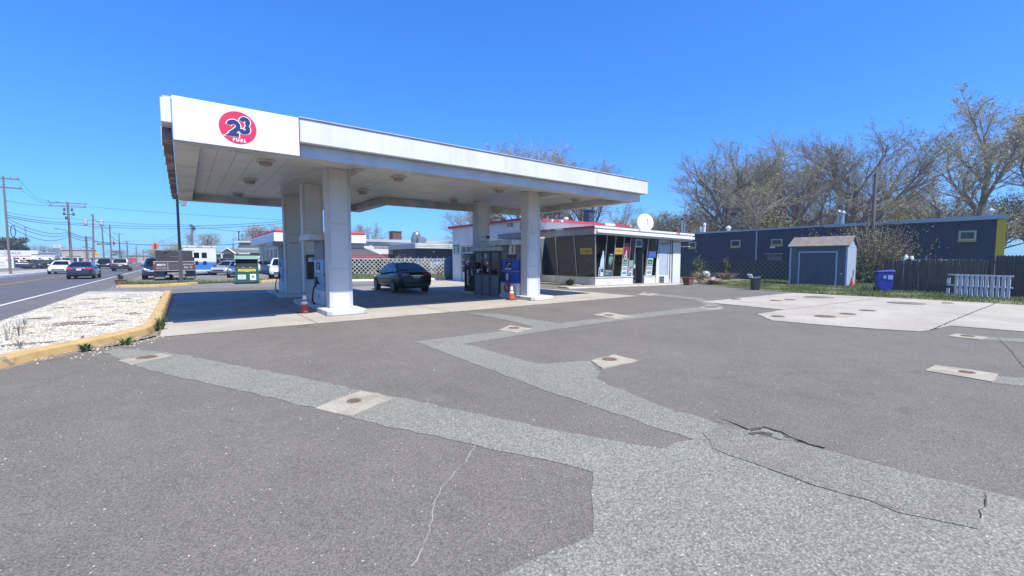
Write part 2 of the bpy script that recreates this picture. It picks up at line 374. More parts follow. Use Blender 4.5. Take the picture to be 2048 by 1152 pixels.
# tank slab
sheet('tank_slab', gp([(1402,604),(1585,586),(2048,610),(2300,622),(2300,680),(2048,664),(1900,652),(1862,661),(1840,664),(1700,655),(1545,642),(1514,629),(1569,620)]), .012, W['concrete'], .012, 11)
def crack(pts, w, z, mat, seed, kids=True):
    r = random.Random(seed); P = [G(x, y) for x, y in pts]; q = []
    for a, b in zip(P[:-1], P[1:]):
        k = max(2, int((b-a).length/.05))
        for j in range(k): q.append(a.lerp(b, j/k)+Vector((r.gauss(0,.010), r.gauss(0,.010), 0)))
    q.append(P[-1]); m = MB(); L = []; Rr = []
    for i, p in enumerate(q):
        t = (q[min(i+1,len(q)-1)]-q[max(i-1,0)]).normalized(); n = Vector((-t.y, t.x, 0))*w*r.uniform(.35,1.2)/2
        L.append(p+n); Rr.append(p-n)
    n = len(q)
    m.add([(p.x,p.y,z) for p in L]+[(p.x,p.y,z) for p in Rr], [(i+n, i+n+1, i+1, i) for i in range(n-1)])
    o = m.build('pavement_crack', mat); o['kind'] = 'structure'
mCr = M('crack_dark', '#3a3735', .95); mCl = M('crack_pale', '#9b958b', .9)
crack([(950,893),(930,925),(912,948),(885,972),(870,1010),(862,1040),(850,1080),(822,1135)], .007, .006, mCl, 1)
crack([(1420,757),(1530,748),(1640,745),(1750,746),(1850,745)], .005, .006, mCr, 2)
crack([(1862,661),(1920,636),(1990,608)], .03, .017, mCr, 3)
crack([(1569,620),(1640,612),(1762,596)], .025, .017, mCr, 4)
crack([(1500,862),(1524,857),(1560,866),(1575,876),(1614,891)], .015, .0135, mCr, 5)
crack([(1614,891),(1700,914),(1800,941)], .005, .0135, mCr, 16)
crack([(1512,868),(1545,878),(1602,887)], .012, .0135, mCr, 6)
crack([(1540,940),(1620,970),(1735,1002),(1800,1022)], .004, .0135, M('crack_faint', '#5d5953', .95), 7)
crack([(1978,990),(1966,1020),(1962,1040)], .006, .0135, mCr, 8)
crack([(1995,676),(2020,700),(2048,735)], .010, .006, mCr, 9)
crack([(1500,870),(1520,866),(1545,872)], .06, .0145, M('loose_fill', '#4e4844', .95), 10)
# raised broken lip of the old asphalt beside the repair
lip = MB()
q = [G(x, y) for x, y in [(1495,860),(1525,855),(1560,864),(1578,874),(1616,889),(1650,898)]]
for a, b in zip(q[:-1], q[1:]):
    k = max(2, int((b-a).length/.12))
    for j in range(k):
        p = a.lerp(b, j/k); p2 = a.lerp(b, (j+1)/k); n = Vector((-(b-a).y, (b-a).x, 0)).normalized()
        if n.dot(Vector((.6,.8,0))) < 0: n = -n
        j1 = n*R.uniform(-.012,.012); h = .014
        lip.add([p+j1+Vector((0,0,.005)), p2+j1+Vector((0,0,.005)), p2+j1+Vector((0,0,h)), p+j1+Vector((0,0,h)), p2+n*.35+Vector((0,0,.0015)), p+n*.35+Vector((0,0,.0015))], [(0,1,2,3),(3,2,4,5)])
lip.build('asphalt_lip', A_lot)['kind'] = 'structure'
# manholes: concrete collar with an iron cover
def manhole(pix, cov, rx, label, collar=True, mat=None, grp='manholes and valve covers set in the lot', z=.0):
    c = G(*cov); t = thing('manhole', label, 'manhole cover', (c.x, c.y, z), 0, grp)
    if pix:
        pts = rough_edge([(p.x-c.x, p.y-c.y) for p in gp(pix)], .2, .012, int(cov[0]))
        MB().prism(pts, -.02, .011).build('collar', W['collar'], t)
    h = .014 if pix else .010
    MB().lathe([(rx*1.12,0),(rx*1.12,h+.002),(rx*1.02,h+.004)], n=24).build('rim', W['iron2'], t)
    m = MB().lathe([(rx,0),(rx,h+.007),(rx*.9,h+.008)], n=24)
    for k in range(-2, 3): m.box(-rx*.6, k*rx*.28-.012, h+.008, rx*.6, k*rx*.28+.012, h+.011)
    m.build('cover', mat or W['iron'], t)
    return t
manhole([(630,818),(722,783),(790,797),(702,833)], (708,804), .072, 'round rusty cover in tan concrete square nearest the camera')
manhole([(236,722),(320,708),(345,712),(262,731)], (293,716), .125, 'oval dark cover in worn concrete beside the yellow kerb tip')
manhole([(1182,722),(1228,710),(1278,722),(1205,738)], (1219,720), .105, 'rusty cover in chipped concrete collar at the bend of the pale patch')
manhole([(996,661),(1020,651),(1064,658),(1034,666)], (1028,657), .12, 'dark cover in small pale collar on the strip in front of the apron')
manhole([(1185,630),(1215,625),(1270,634),(1230,638)], (1218,631), .12, 'small cover in long pale collar midway along the patched strip')
manhole([(1396,616),(1412,612),(1448,616),(1425,620)], (1422,615), .19, 'grey cover in collar where the patched strip meets the slab tip')
manhole([(1274,590),(1288,585),(1318,588),(1300,592)], (1297,588), .12, 'small cover in pale collar in front of the shop step')
manhole([(1850,742),(1870,731),(1997,749),(1984,765)], (1934,746), .08, 'small rusty cover in clean pale concrete rectangle at the right')
manhole([(1897,673),(1912,668),(1976,675),(1960,680)], (1935,673), .10, 'faint cover in weathered rectangle below the tank slab')
slabcov = [((1472,599),.17,'small round plate near the left tip of the tank slab'), ((1552,602),.18,'rusty round plate with red stain on the far tank slab'), ((1580,600),.18,'round plate just right of the rusty plate on the far tank slab'),
 ((1620,595),.22,'slim plate left of the long manway lid on the far slab'), ((1641,595),.42,'long grey lid at the middle of the far tank slab edge'), ((1556,634),.15,'small plate at the left tip of the near slab'),
 ((1650,634),.23,'grey plate left of the rust stained pair on the near slab'), ((1696,629),.18,'brown plate with rust streak on the near slab'), ((1735,622),.19,'grey plate right of the rust streaked pair on the near slab'),
 ((1812,607),.48,'largest grey tank lid close to the grass edge'), ((1895,607),.15,'faint small plate right of the largest tank lid')]
for (p, r_, lb) in slabcov:
    manhole(None, p, r_, lb, z=.012, mat=W['iron2'] if r_ > .3 else W['iron'], grp='round lids set in the tank slab')
manhole(None, (607,653), .13, 'dark flat cover in the asphalt just before the apron', z=.003)
mSt = M('rust_stain', '#a3917a', .9, col2='#ab9e88', scale=4, world=True)
for p, rx, ry in (((1672,632),.55,.16), ((1566,601),.5,.15)):
    c = G(*p); sheet('rust_stain', [(c.x+rx*math.cos(a*.5236)*R.uniform(.7,1.2), c.y+ry*2*math.sin(a*.5236)*R.uniform(.7,1.2)) for a in range(12)], .0165, mSt)
# ------------------------------------------------------------------ gravel island and kerbs
gv = [(-3.5,6),(-3.62,16),(-3.6,28.2),(-.75,26.0),(-.72,13.2),(-.95,12.2),(-1.4,11.3),(-2.05,10.4),(-2.6,9.2),(-3.0,7.0)]
MB().prism(rough_edge(gv,.25,.02,61), -.02, .10).build('gravel_bed', A_gravel)['kind'] = 'structure'
def kerb(name, line, w, h, label, mat, z0=-.02, gap=None):
    """line: inner edge points; the kerb lies on its right-hand side"""
    P = [Vector((p[0], p[1], 0)) for p in line]; m = MB(); q = []
    for a, b in zip(P[:-1], P[1:]):
        k = max(1, int((b-a).length/.3))
        for j in range(k): q.append(a.lerp(b, j/k))
    q.append(P[-1]); L = []
    for i, p in enumerate(q):
        t = (q[min(i+1,len(q)-1)]-q[max(i-1,0)]).normalized(); n = Vector((t.y, -t.x, 0)); j = R.uniform(-.008,.008)
        L.append((p+Vector((0,0,z0)), p+n*.01+Vector((0,0,h-.012)), p+n*.03+Vector((0,0,h+j)), p+n*(w-.04)+Vector((0,0,h+j)), p+n*(w-.005)+Vector((0,0,h-.035)), p+n*(w+.03+j)+Vector((0,0,z0))))
    base = 0
    for i, r_ in enumerate(L):
        m.v.extend(r_)
    for i in range(len(L)-1):
        for k in range(5): m.f.append((i*6+k, i*6+k+1, (i+1)*6+k+1, (i+1)*6+k))
    m.f.append((0,5,4,3,2,1)); e = (len(L)-1)*6; m.f.append((e,e+1,e+2,e+3,e+4,e+5))
    o = m.build(name, mat, smooth=False); return tag(o, label, 'kerb')
kl = [(-3.6,5.2),(-3.1,7.4),(-2.62,9.2),(-2.12,10.25)]
k2 = [(-2.11,10.27),(-1.6,11.0),(-1.15,11.7),(-.9,12.2),(-.78,12.9),(-.74,14.0),(-.73,20),(-.74,26.0)]
kerb('kerb', kl[::-1][::-1], .24, .15, 'short yellow kerb piece left of the cracked joint by the gravel', W['kerb'])
kerb('kerb', k2, .24, .15, 'curved yellow kerb along the white gravel bed and forecourt', W['kerb'])
def in_poly(x, y, P):
    c = False; j = len(P)-1
    for i in range(len(P)):
        if (P[i][1] > y) != (P[j][1] > y) and x < (P[j][0]-P[i][0])*(y-P[i][1])/(P[j][1]-P[i][1])+P[i][0]: c = not c
        j = i
    return c
rd = random.Random(77); dirtspots = []
for _ in range(26):
    x, y = rd.uniform(-3.4,-1.0), 8+17*rd.random()
    dirtspots.append((x, y, rd.uniform(.12,.45), rd.uniform(.10,.35)))
    a0 = rd.random()*6
    if all(True for _ in (0,)):
        pts = [(x+dirtspots[-1][2]*1.1*math.cos(k*.449)*rd.uniform(.6,1.1), y+dirtspots[-1][3]*1.1*math.sin(k*.449)*rd.uniform(.6,1.1)) for k in range(14)]
        if all(in_poly(p[0], p[1], gv) for p in pts): sheet('bare_dirt', pts, .1015+.0004*len(dirtspots), W['dirt'])
# white stones on the bed
sm = MB()
rs = random.Random(21); n = 0
while n < 10000:
    y = 7+19*rs.random()**1.6; x = rs.uniform(-3.55,-.76)
    if not in_poly(x, y, gv) or (math.sin(x*2.1+y*1.3)+math.sin(y*2.7-x*1.1)+math.sin(y*.9+x*4)) > 1.75: continue
    if any(((x-q[0])/q[2])**2+((y-q[1])/q[3])**2 < rs.uniform(.5,1.1) for q in dirtspots): continue
    n += 1; s = rs.uniform(.012,.036); h = s*rs.uniform(.4,.8); a = rs.random()*6.28; c, d = math.cos(a), math.sin(a)
    pts = []
    for px_, py_ in ((1,0),(.3,.8),(-.8,.5),(-.7,-.6),(.5,-.8)):
        q = s*rs.uniform(.7,1.2); pts.append((x+(px_*c-py_*d)*q, y+(px_*d+py_*c)*q, .095))
    sm.add(pts+[(x+s*.2, y, .10+h), (x-s*.25, y+s*.2, .10+h*.9)], [(0,1,5),(1,2,6,5),(2,3,6),(3,4,5,6),(4,0,5)])
sm.build('gravel_stones', W['stone'])['kind'] = 'stuff'
# loose chips spilled onto the lot
ch = MB()
for _ in range(170):
    t = rs.random(); b = Vector((-2.1,10.1,0)).lerp(Vector((-.7,11.8,0)), t)+Vector((rs.uniform(.15,.9), rs.uniform(-.9,-.1), 0))*rs.random()**1.5
    s = rs.uniform(.008,.022); x, y = b.x, b.y
    ch.add([(x-s,y-s*.6,.0),(x+s,y-s*.7,0),(x+s*.7,y+s,0),(x-s*.8,y+s*.7,0),(x,y,s*.7)], [(0,1,4),(1,2,4),(2,3,4),(3,0,4)])
for _ in range(260):
    x, y = rs.uniform(-2,9), rs.uniform(1.6,9); s = rs.uniform(.004,.009)
    ch.add([(x-s,y-s*.6,.004),(x+s,y-s*.7,.004),(x+s*.7,y+s,.004),(x-s*.8,y+s*.7,.004),(x,y,.005+s*.7)], [(0,1,4),(1,2,4),(2,3,4),(3,0,4)])
ch.build('loose_chips', W['stone'])['kind'] = 'stuff'
# dirt along the kerb foot
sheet('dirt_strip', [(-2.3,9.5),(-1.75,10.45),(-1.3,11.1),(-.7,11.75),(-.4,11.9),(-.75,11.35),(-1.1,10.8),(-1.7,10.0),(-2.2,9.3)], .003, W['dirt'], .03, 31)
sheet('dirt_strip', [(-.5,12.0),(-.44,12.0),(-.40,24.5),(-.5,24.5)], .0125, W['dirt'], .012, 32)
# ------------------------------------------------------------------ grass strips
gs = [(23.55,-6),(23.35,1.1),(23.5,8.35),(25.1,13.0),(27.2,14.6),(30.6,16.5),(44,16.5),(44,-6)]
sheet('grass_ground', gs, .012, W['grassbase'], .05, 41)
sheet('grass_ground', [(9,33.6),(18,31.0),(24,34),(24,41.6),(13,44.6),(9,43)], .012, W['grassbase'], .05, 42)
sheet('grass_ground', [(-3.1,33.4),(-1.5,33.2),(.2,35.0),(5.4,36.9),(5.6,38.0),(.2,36.6),(-3.0,36.6)], .05, W['grassbase'], .05, 43)
sheet('grass_ground', [(-40,-20),(-18.2,-20),(-18.2,66),(-60,66)], .0, W['grassbase'])
def blades(name, poly, n, h0, h1, w, seed, mat, bias=None):
    r = random.Random(seed); xs = [p[0] for p in poly]; ys = [p[1] for p in poly]; m = MB(); k = 0
    while k < n:
        x, y = r.uniform(min(xs), max(xs)), r.uniform(min(ys), max(ys))
        if not in_poly(x, y, poly): continue
        cl = math.sin(x*1.7+y*.9)+math.sin(x*.6-y*2.3)+r.uniform(-1.2,1.2)
        if cl < -1.0: continue
        k += 1; h = r.uniform(h0, h1)*(1+.25*cl); a = r.random()*6.28; l = h*r.uniform(.1,.7)
        dx, dy = math.cos(a)*w, math.sin(a)*w; b = r.random()*6.28
        m.add([(x-dx,y-dy,.01),(x+dx,y+dy,.01),(x+math.cos(b)*l,y+math.sin(b)*l,h)], [(0,1,2)])
    o = m.build(name, mat); o['kind'] = 'stuff'; return o
blades('grass', [(23.45,-4),(23.45,8.3),(25.2,12.9),(27.5,14.4),(36,15.5),(36,8),(29,6.5),(27.6,-4)], 30000, .05, .13, .012, 51, W['grass'])
blades('grass', [(9.2,33.2),(17.6,31.2),(20,33),(20,42),(13.4,43.8),(9.2,42)], 9000, .08, .25, .02, 52, W['grass'])
blades('grass', [(-3.0,33.6),(-1.4,33.4),(.2,35.2),(5.3,37.0),(5.3,37.9),(.2,36.5),(-2.9,36.4)], 3500, .10, .32, .015, 53, W['grass'])
# far kerbed strip
kerb('kerb', [(-3.0,33.5),(-1.4,33.0),(.05,34.2),(.45,34.9)], .3, .15, 'yellow kerb of the far strip holding the planter', W['kerb'])
kerb('kerb', [(4.1,34.6),(5.6,35.8)], .3, .15, 'short yellow kerb piece right of the green donation box', W['kerb'])
kerb('kerb', [(9.0,32.9),(12,32.2),(17.6,30.7)], .25, .12, 'pale kerb below the lattice fence grass', W['sillwhite'])
kerb('kerb', [(-14.03,126),(-14.03,-20)][::-1], .2, .13, 'long concrete kerb on the far side of the road', W['sillwhite'])
# ------------------------------------------------------------------ fuel canopy
ZS, ZL, ZF, ZT = 4.30, 4.03, 4.32, 4.865
W['soffit'] = M('soffit_panels', '#c8c7c3', .38, col2='#bbb9b4', scale=.5, lo=.35, hi=.7, world=True, fine=.02, bscale=8, streak=('#a8a298', (1,1,1), .55, .58, .8))
cy = thing('fuel_canopy', 'large flat white fuel station canopy on grey columns with a round red emblem', 'canopy', (7.7, 15, 0))
B = dict(parent=cy, world=True)
# flat panels of the underside, each a slightly separate pan so the seams read
mb = MB(); x = .40
r = random.Random(5)
while x < 14.9:
    x2 = min(x+.40, 14.95); y1 = 22.25 if x2 < 7.0 else 18.65
    ys = [11.75, 14.2, 16.7, 18.65]+([20.6, 22.25] if y1 > 20 else [])
    for a, b in zip(ys[:-1], ys[1:]):
        mb.box(x+.004, a+.004, ZS+r.uniform(-.002,.002), x2-.004, b-.004, ZS+.03)
    x = x2
mb.build('soffit', W['soffit'], **B)
MB().box(-.05, 11.3, ZS+.034, 15.4, 19.05, ZT-.06).box(-.05, 19.05, ZS+.034, 7.40, 22.75, ZT-.06).build('roof_deck', W['trimgrey'], **B)
# box-beam lip round the edge
mb = MB()
mb.box(-.06, 11.34, ZL, .40, 22.7, ZS+.03)
mb.box(.40, 22.25, ZL, 7.40, 22.7, ZS+.03)
mb.box(7.0, 18.65, ZL, 7.40, 22.25, ZS+.03)
mb.box(7.40, 18.65, ZL, 15.38, 19.0, ZS+.03)
mb.box(14.95, 11.34, ZL, 15.38, 18.65, ZS+.03)
mb.box(.40, 11.34, ZL, 14.95, 11.75, ZS+.03)
mb.build('edge_beam', M('edge_beam_paint', '#c4c3bf', .55, col2='#8f8c88', scale=1.0, lo=.45, hi=.75, world=True), bevel=.01, **B)
# near fascia
MB().box(2.27, 11.08, ZF, 15.58, 11.28, ZT).build('fascia', W['fascia'], bevel=.015, **B)
m = MB().box(2.26, 11.05, ZT+.002, 15.60, 11.30, ZT+.022).box(-.2, 11.17, ZT-.06, 2.24, 11.30, ZT-.01); m.build('fascia_cap', W['trimgrey'], **B)
m = MB()
for xx in (4.9, 7.6, 10.2, 12.9): m.box(xx, 11.0775, ZF+.01, xx+.006, 11.085, ZT-.01)
m.build('fascia_seam', M('seam_grey', '#c6c6c6', .6), **B)  # thin grey joints between the fascia panels
MB().box(15.40, 11.28, ZF, 15.58, 19.2, ZT).build('fascia', W['fascia'], bevel=.015, **B)
MB().box(7.42, 19.02, ZF, 15.38, 19.2, ZT).box(7.42, 19.2, ZF, 7.6, 22.7, ZT).box(-.05, 22.72, ZF, 7.6, 22.9, ZT).build('fascia', W['fascia'], **B)
# far-left end, panels gone and the rusty frame showing
MB().box(-.24, 11.62, ZL+.05, -.08, 22.75, ZS+.18).build('rusty_frame', W['rust'], **B)
for k in range(9):
    y = 12.1+k*1.2; MB().box(-.27, y, ZL+.03, -.24, y+.10, ZS+.16).build('frame_bracket', W['trimgrey'], **B)
m = MB().box(-.24, 11.14, ZF+.01, -.07, 11.62, ZT-.062); m.build('end_box', W['fascia'], bevel=.012, **B)
MB().box(-.23, 11.7, ZS+.2, -.10, 22.7, ZT-.05).build('end_strip', W['rust'], **B)
# sign panel with the emblem
SP = MB().box(-.055, 11.10, 4.0, 2.255, 11.16, 4.865).build('sign_panel', W['sign_face'], bevel=.006, **B)
MB().box(-.06, 11.165, 3.975, 2.25, 11.20, 4.0).build('sign_rail', W['trimgrey'], **B)
F = frame((1.055, 11.097, 4.425), (1,0,0), (0,0,1))
def emb(mbx, name, mat, par=None):
    o = mbx.build(name, mat, cy, world=True)
    return o
def disc(Fr, rx, ry, c0, c1, n=48, a0=0, a1=2*math.pi, ox=0, oy=0):
    return MB().fprism(Fr, [(ox+rx*math.cos(a0+(a1-a0)*k/n), oy+ry*math.sin(a0+(a1-a0)*k/n)) for k in range(n)], c0, c1)
def stroke(Fr, pts, w, c0, c1, mbx=None, cap=0.0):
    """ribbon of width w along pts"""
    mbx = mbx or MB(); P = [Vector((p[0], p[1])) for p in pts]; L = []; Q = []
    ww = w if hasattr(w, '__len__') else [w]*len(P)
    for i, p in enumerate(P):
        t = (P[min(i+1,len(P)-1)]-P[max(i-1,0)]).normalized(); nn = Vector((-t.y, t.x))*ww[i]/2
        e = t*cap if i == len(P)-1 else (-t*cap if i == 0 else Vector((0,0)))
        L.append(p+nn+e); Q.append(p-nn+e)
    n = len(P)
    for i in range(n-1):
        mbx.add([Fr(*L[i],c0),Fr(*Q[i],c0),Fr(*Q[i+1],c0),Fr(*L[i+1],c0),Fr(*L[i],c1),Fr(*Q[i],c1),Fr(*Q[i+1],c1),Fr(*L[i+1],c1)], [(0,3,2,1),(4,5,6,7),(0,1,5,4),(2,3,7,6)]+([(3,0,4,7)] if i == 0 else [])+([(1,2,6,5)] if i == n-2 else []))
    return mbx
emb(disc(F, .345, .34, 0, .003), 'emblem_disc', W['logored'])
def arc(cx_, cy_, r_, a0, a1, n=16, ry=None): return [((cx_+r_*math.cos(rad(a0+(a1-a0)*k/n)))*.345, (cy_+(ry or r_)*math.sin(rad(a0+(a1-a0)*k/n)))*.345) for k in range(n+1)]
two = arc(-.24, .07, .25, 168, -32, 16)+[(-.22*.345,-.26*.345),(-.42*.345,-.44*.345)]
three_a = arc(.36, .41, .178, 172, -72, 14)
three_b = arc(.33, -.03, .20, 72, -172, 18)
W_ = MB(); N_ = MB()
for dst, w, c0 in ((W_, .116, .004), (N_, .086, .012)):
    k = (w-.086)/2
    stroke(F, three_a, w, c0, c0+.0020, dst, k); stroke(F, three_b, w, c0, c0+.0027, dst, k)
    stroke(F, two, w, c0, c0+.0034, dst, k)
    dst.fprism(F, [(-.70*.345-k*2.6,-.56*.345-k),(.04*.345+k,-.56*.345-k),(.05*.345+k,-.34*.345+k),(-.30*.345,-.34*.345+k),(-.44*.345-k*.8,-.36*.345+k*.5)], c0, c0+.0041)
emb(W_, 'numeral_outline', W['signwhite']); emb(N_, 'numeral', W['navy'])
emb(text_mb(F, 'F U E L', .088, .015, -.264, .0045, 'CENTER', .92, bold=.004, shear=.1), 'lettering', W['signwhite'])
# lower grey band of the near side
MB().box(2.27, 11.29, ZL-.01, 15.34, 11.335, ZF-.003).build('valance', W['valance'], **B)
# stub beams at the column heads
for (x0, x1) in ((4.14, 4.5), (11.6, 11.95)):
    MB().box(x0, 11.76, 4.10, x1, 13.5, ZS-.004).build('head_beam', W['trimgrey'], bevel=.008, **B)
# columns
def column(x, y, z0, w=.67, d=.42):
    c = MB().box(x, y, z0, x+w, y+d, ZS-.003).build('canopy_column', W['column'], bevel=.012, **B)
    for q in (0.0, w-.075): MB().box(x+q-.004, y-.012, z0+.01, x+q+.079, y-.001, ZS-.006).build('corner_trim', W['trimgrey'], c, world=True)
    c2 = MB()
    for zz in (1.32, 2.66): c2.box(x+.085, y-.003, z0+zz-.15, x+w-.085, y-.0015, z0+zz-.143)
    c2.build('panel_joint', W['midgrey'], c, world=True)
    return c
for (x, y) in ((3.44, 13.5), (3.44, 16.75), (3.44, 20.3), (10.93, 13.35), (10.93, 17.0)): column(x, y, .15)
m = MB().box(3.62, 16.735, 2.50, 4.0, 16.75, 2.535).box(3.62, 20.285, 2.28, 3.95, 20.3, 2.31).box(11.1, 16.985, 2.42, 11.4, 17.0, 2.45); m.build('conduit', W['midgrey'], **B)
# small camera box on the rear right column
MB().box(11.44, 16.9, 2.60, 11.56, 17.0, 2.70).build('junction_box', W['black'], bevel=.01, **B)
# ceiling lamps
def lamp(x, y, label):
    t = thing('canopy_lamp', label, 'ceiling lamp', (x, y, ZS-.003), 0, 'lamps under the fuel canopy')
    MB().hexa([(-.19,-.19,-.05),(.19,-.19,-.05),(.19,.19,-.05),(-.19,.19,-.05)], [(-.21,-.21,0),(.21,-.21,0),(.21,.21,0),(-.21,.21,0)]).build('housing', W['trimgrey'], t, bevel=.01)
    MB().lathe([(.10,-.15),(.15,-.13),(.17,-.052)], n=16).build('lens', W['lamphouse'], t, smooth=False, bevel=.004)
    MB().lathe([(.185,-.056),(.185,-.04)], n=16).build('rim', W['lens'], t)
lab = {(1.9,13.6):'lamp nearest the round emblem under the canopy', (1.9,17.1):'middle lamp of the left row behind the emblem', (1.9,21.0):'farthest lamp of the left row over the driveway',
 (5.7,13.6):'lamp just right of the front left column', (5.7,17.1):'lamp behind the one right of the front left column', (9.75,13.6):'lamp left of the front right column',
 (9.75,17.1):'lamp near the rear column above the grey booth', (14.0,13.7):'lamp right of the front right column near the canopy end'}
for k, v in lab.items(): lamp(k[0], k[1], v)
# ------------------------------------------------------------------ pump islands
def island(x0, x1, y0, y1, capw, capl, label, mid=True):
    cx_ = (x0+x1)/2; t = thing('pump_island', label, 'pump island', (cx_, y0, 0), 0, 'raised pump islands')
    hw = capw/2; mw = (x1-x0)/2; L = y1-y0
    P = [(-hw,.12),(-hw+.12,0),(hw-.12,0),(hw,.12),(hw,capl),(mw,capl+.2),(mw,L-capl-.2),(hw,L-capl),(hw,L),(-hw,L),(-hw,L-capl),(-mw,L-capl-.2),(-mw,capl+.2),(-hw,capl)]
    MB().prism(P, 0, .15).build('slab', W['island'], t, bevel=.02)
    MB().prism([(p[0]*1.0, p[1]) for p in [(-hw-.01,.11),(-hw+.11,-.01),(hw-.11,-.01),(hw+.01,.11),(hw+.01,.3),(-hw-.01,.3)]], .0, .028).build('base_edge', W['midgrey'], t)
    return t
island(3.32, 4.12, 12.62, 17.35, 1.12, 1.3, 'white pump island with wide ends under the front left column')
island(3.32, 4.12, 19.7, 23.6, 1.12, 1.3, 'grey pump island farthest back on the left under the third column')
island(10.72, 11.72, 12.62, 14.85, 1.18, .8, 'white pump island under the front right column')
# ------------------------------------------------------------------ dispensers
def dispenser(x, y, label, right=False, top=True):
    """customer faces look along -X and +X; y is the near end"""
    t = thing('fuel_dispenser', label, 'fuel dispenser', (x, y, .15), 0, 'fuel dispensers')
    D, L = .50, 1.15
    MB().box(-D/2, .0, .0, D/2, L, .47).build('base_panel', W['wallwhite'], t, bevel=.012)
    m = MB().box(-D/2+.01, .0, .475, D/2-.01, L, .95); m.build('hose_cabinet', W['blue'] if right else W['paleblue'], t, bevel=.012)
    MB().box(-D/2-.01, -.005, .955, D/2+.01, L+.005, .985).build('trim_strip', W['steel'], t)
    MB().box(-D/2+.01, .0, .99, D/2-.01, L, 1.45).build('display_head', W['blue'] if right else W['paleblue'], t, bevel=.012)
    MB().box(-D/2+.03, -.0, 1.455, D/2-.03, L, 2.05).build('back_panel', W['midgrey'], t)
    m = MB().box(-.62, -.15, 2.05, .62, L+.25, 2.24); m.build('hood', W['trimgrey'], t, bevel=.015)
    for s in (-1, 1):
        F = frame((s*(D/2-.008), (L if s < 0 else 0), 0), (0, s, 0), (0, 0, 1))
        MB().fbox(F, .38, 1.12, 0, .78, 1.36, .012).build('screen', W['black'], t)
        k = MB()
        for i in range(4): k.fbox(F, .36+i*.11, 1.04, 0, .43+i*.11, 1.10, .014)
        k.fbox(F, .5, 1.17, .012, .56, 1.22, .016).fbox(F, .6, 1.25, .012, .72, 1.30, .016); k.build('keypad', W['paper'], t)
        MB().fbox(F, .44, .60, .0, .58, .86, .014).build('grade_sticker', W['paper'], t)
        MB().fbox(F, .08, .55, .0, .30, .90, .03).build('nozzle_boot', W['black'], t, bevel=.01)
        if right:
            F2 = frame((s*(D/2-.025), (L if s < 0 else 0), 0), (0, s, 0), (0, 0, 1))
            MB().fbox(F2, .55, 1.56, 0, 1.02, 2.04, .012).build('price_sheet', W['paper'], t)
            MB().fbox(F2, .50, 1.50, .0, 1.08, 1.66, .03).build('price_sign', W['black'], t)
            text_mb(F2, '2 3 1 9', .10, .56, 1.58, .032, sx=1.1).build('lettering', W['midgrey'], t)
            h = MB()
            for q in (.62, .92): h.path([F2(q, 2.04, .03), F2(q+.02, 1.85, .10), F2(q+.05, 1.70, .08)], .018, 6)
            h.build('hose', W['rubber'], t)
        # hose loops
        h = MB()
        if right:
            pts = [F(.62,.80,.05)]
            for i in range(40):
                a = i*.5; rr = .15+.015*math.sin(i*.9); pts.append(F(.55+rr*math.cos(a)*.9, .30+rr*math.sin(a)*1.15, .08+.03*math.sin(a*.31)))
            h.path(pts, .013, 6); h.build('hose', W['red'], t, smooth=True)
            MB().path([F(.78,.85,.05), F(.80,.5,.12), F(.74,.15,.10), F(.60,.06,.10)], .018, 6).build('hose', W['rubber'], t, smooth=True)
        else:
            h.path([F(.72,.72,.06), F(.80,.66,.16), F(.86,.45,.24), F(.90,.22,.28), F(.86,.06,.24), F(.70,.02,.18), F(.50,.05,.12)], .022, 8); h.build('hose', W['rubber'], t, smooth=True)
            MB().path([F(.72,.66,.04), F(.74,.78,.10), F(.78,.88,.08)], [.03,.035,.02], 8).build('nozzle', W['black'], t, smooth=True)
            MB().fprism(F, [(.58+.20*math.cos(i*.3927), .24+.17*math.sin(i*.3927)) for i in range(16)], 0, .006).build('emblem', W['logored'], t)
            text_mb(F, '23', .15, .58, .24, .008, 'CENTER', bold=.006).build('lettering', W['navy'], t)
    return t
dispenser(3.72, 14.35, 'pale blue and white pump behind the front left column')
dispenser(3.72, 21.2, 'dark half hidden pump with hanging black hose at the farthest left column')
dispenser(11.02, 13.82, 'bright blue pump with coiled red hose beside the front right column', True)
# boxed phone on the middle left column
F = frame((3.50, 16.73, .90), (1,0,0), (0,0,1))
t = thing('pay_phone', 'black wall phone box with white placard on the middle left column', 'pay phone', (3.50, 16.73, .90))
MB().fbox(F, .0, 0, 0, .33, .60, .10).build('shell', W['black'], t, world=True, bevel=.015)
MB().fbox(F, -.02, .60, 0, .34, .86, .16).build('hood', W['black'], t, world=True, bevel=.015)
MB().fbox(F, .03, .62, .16, .29, .765, .165).build('placard', W['paper'], t, world=True)
m = MB()
for k in range(7): m.fbox(F, .04+k*.035, .79, .16, .06+k*.035, .82, .164)
m.fbox(F, .06,.70,.165,.11,.73,.168).fbox(F, .17,.66,.165,.24,.74,.168); m.build('placard_print', W['midgrey'], t, world=True)
MB().path([F(.33,.46,.05),F(.37,.42,.08),F(.34,.33,.08),F(.37,.27,.07),F(.33,.22,.05)], .012, 6).build('cord', W['rubber'], t, world=True)
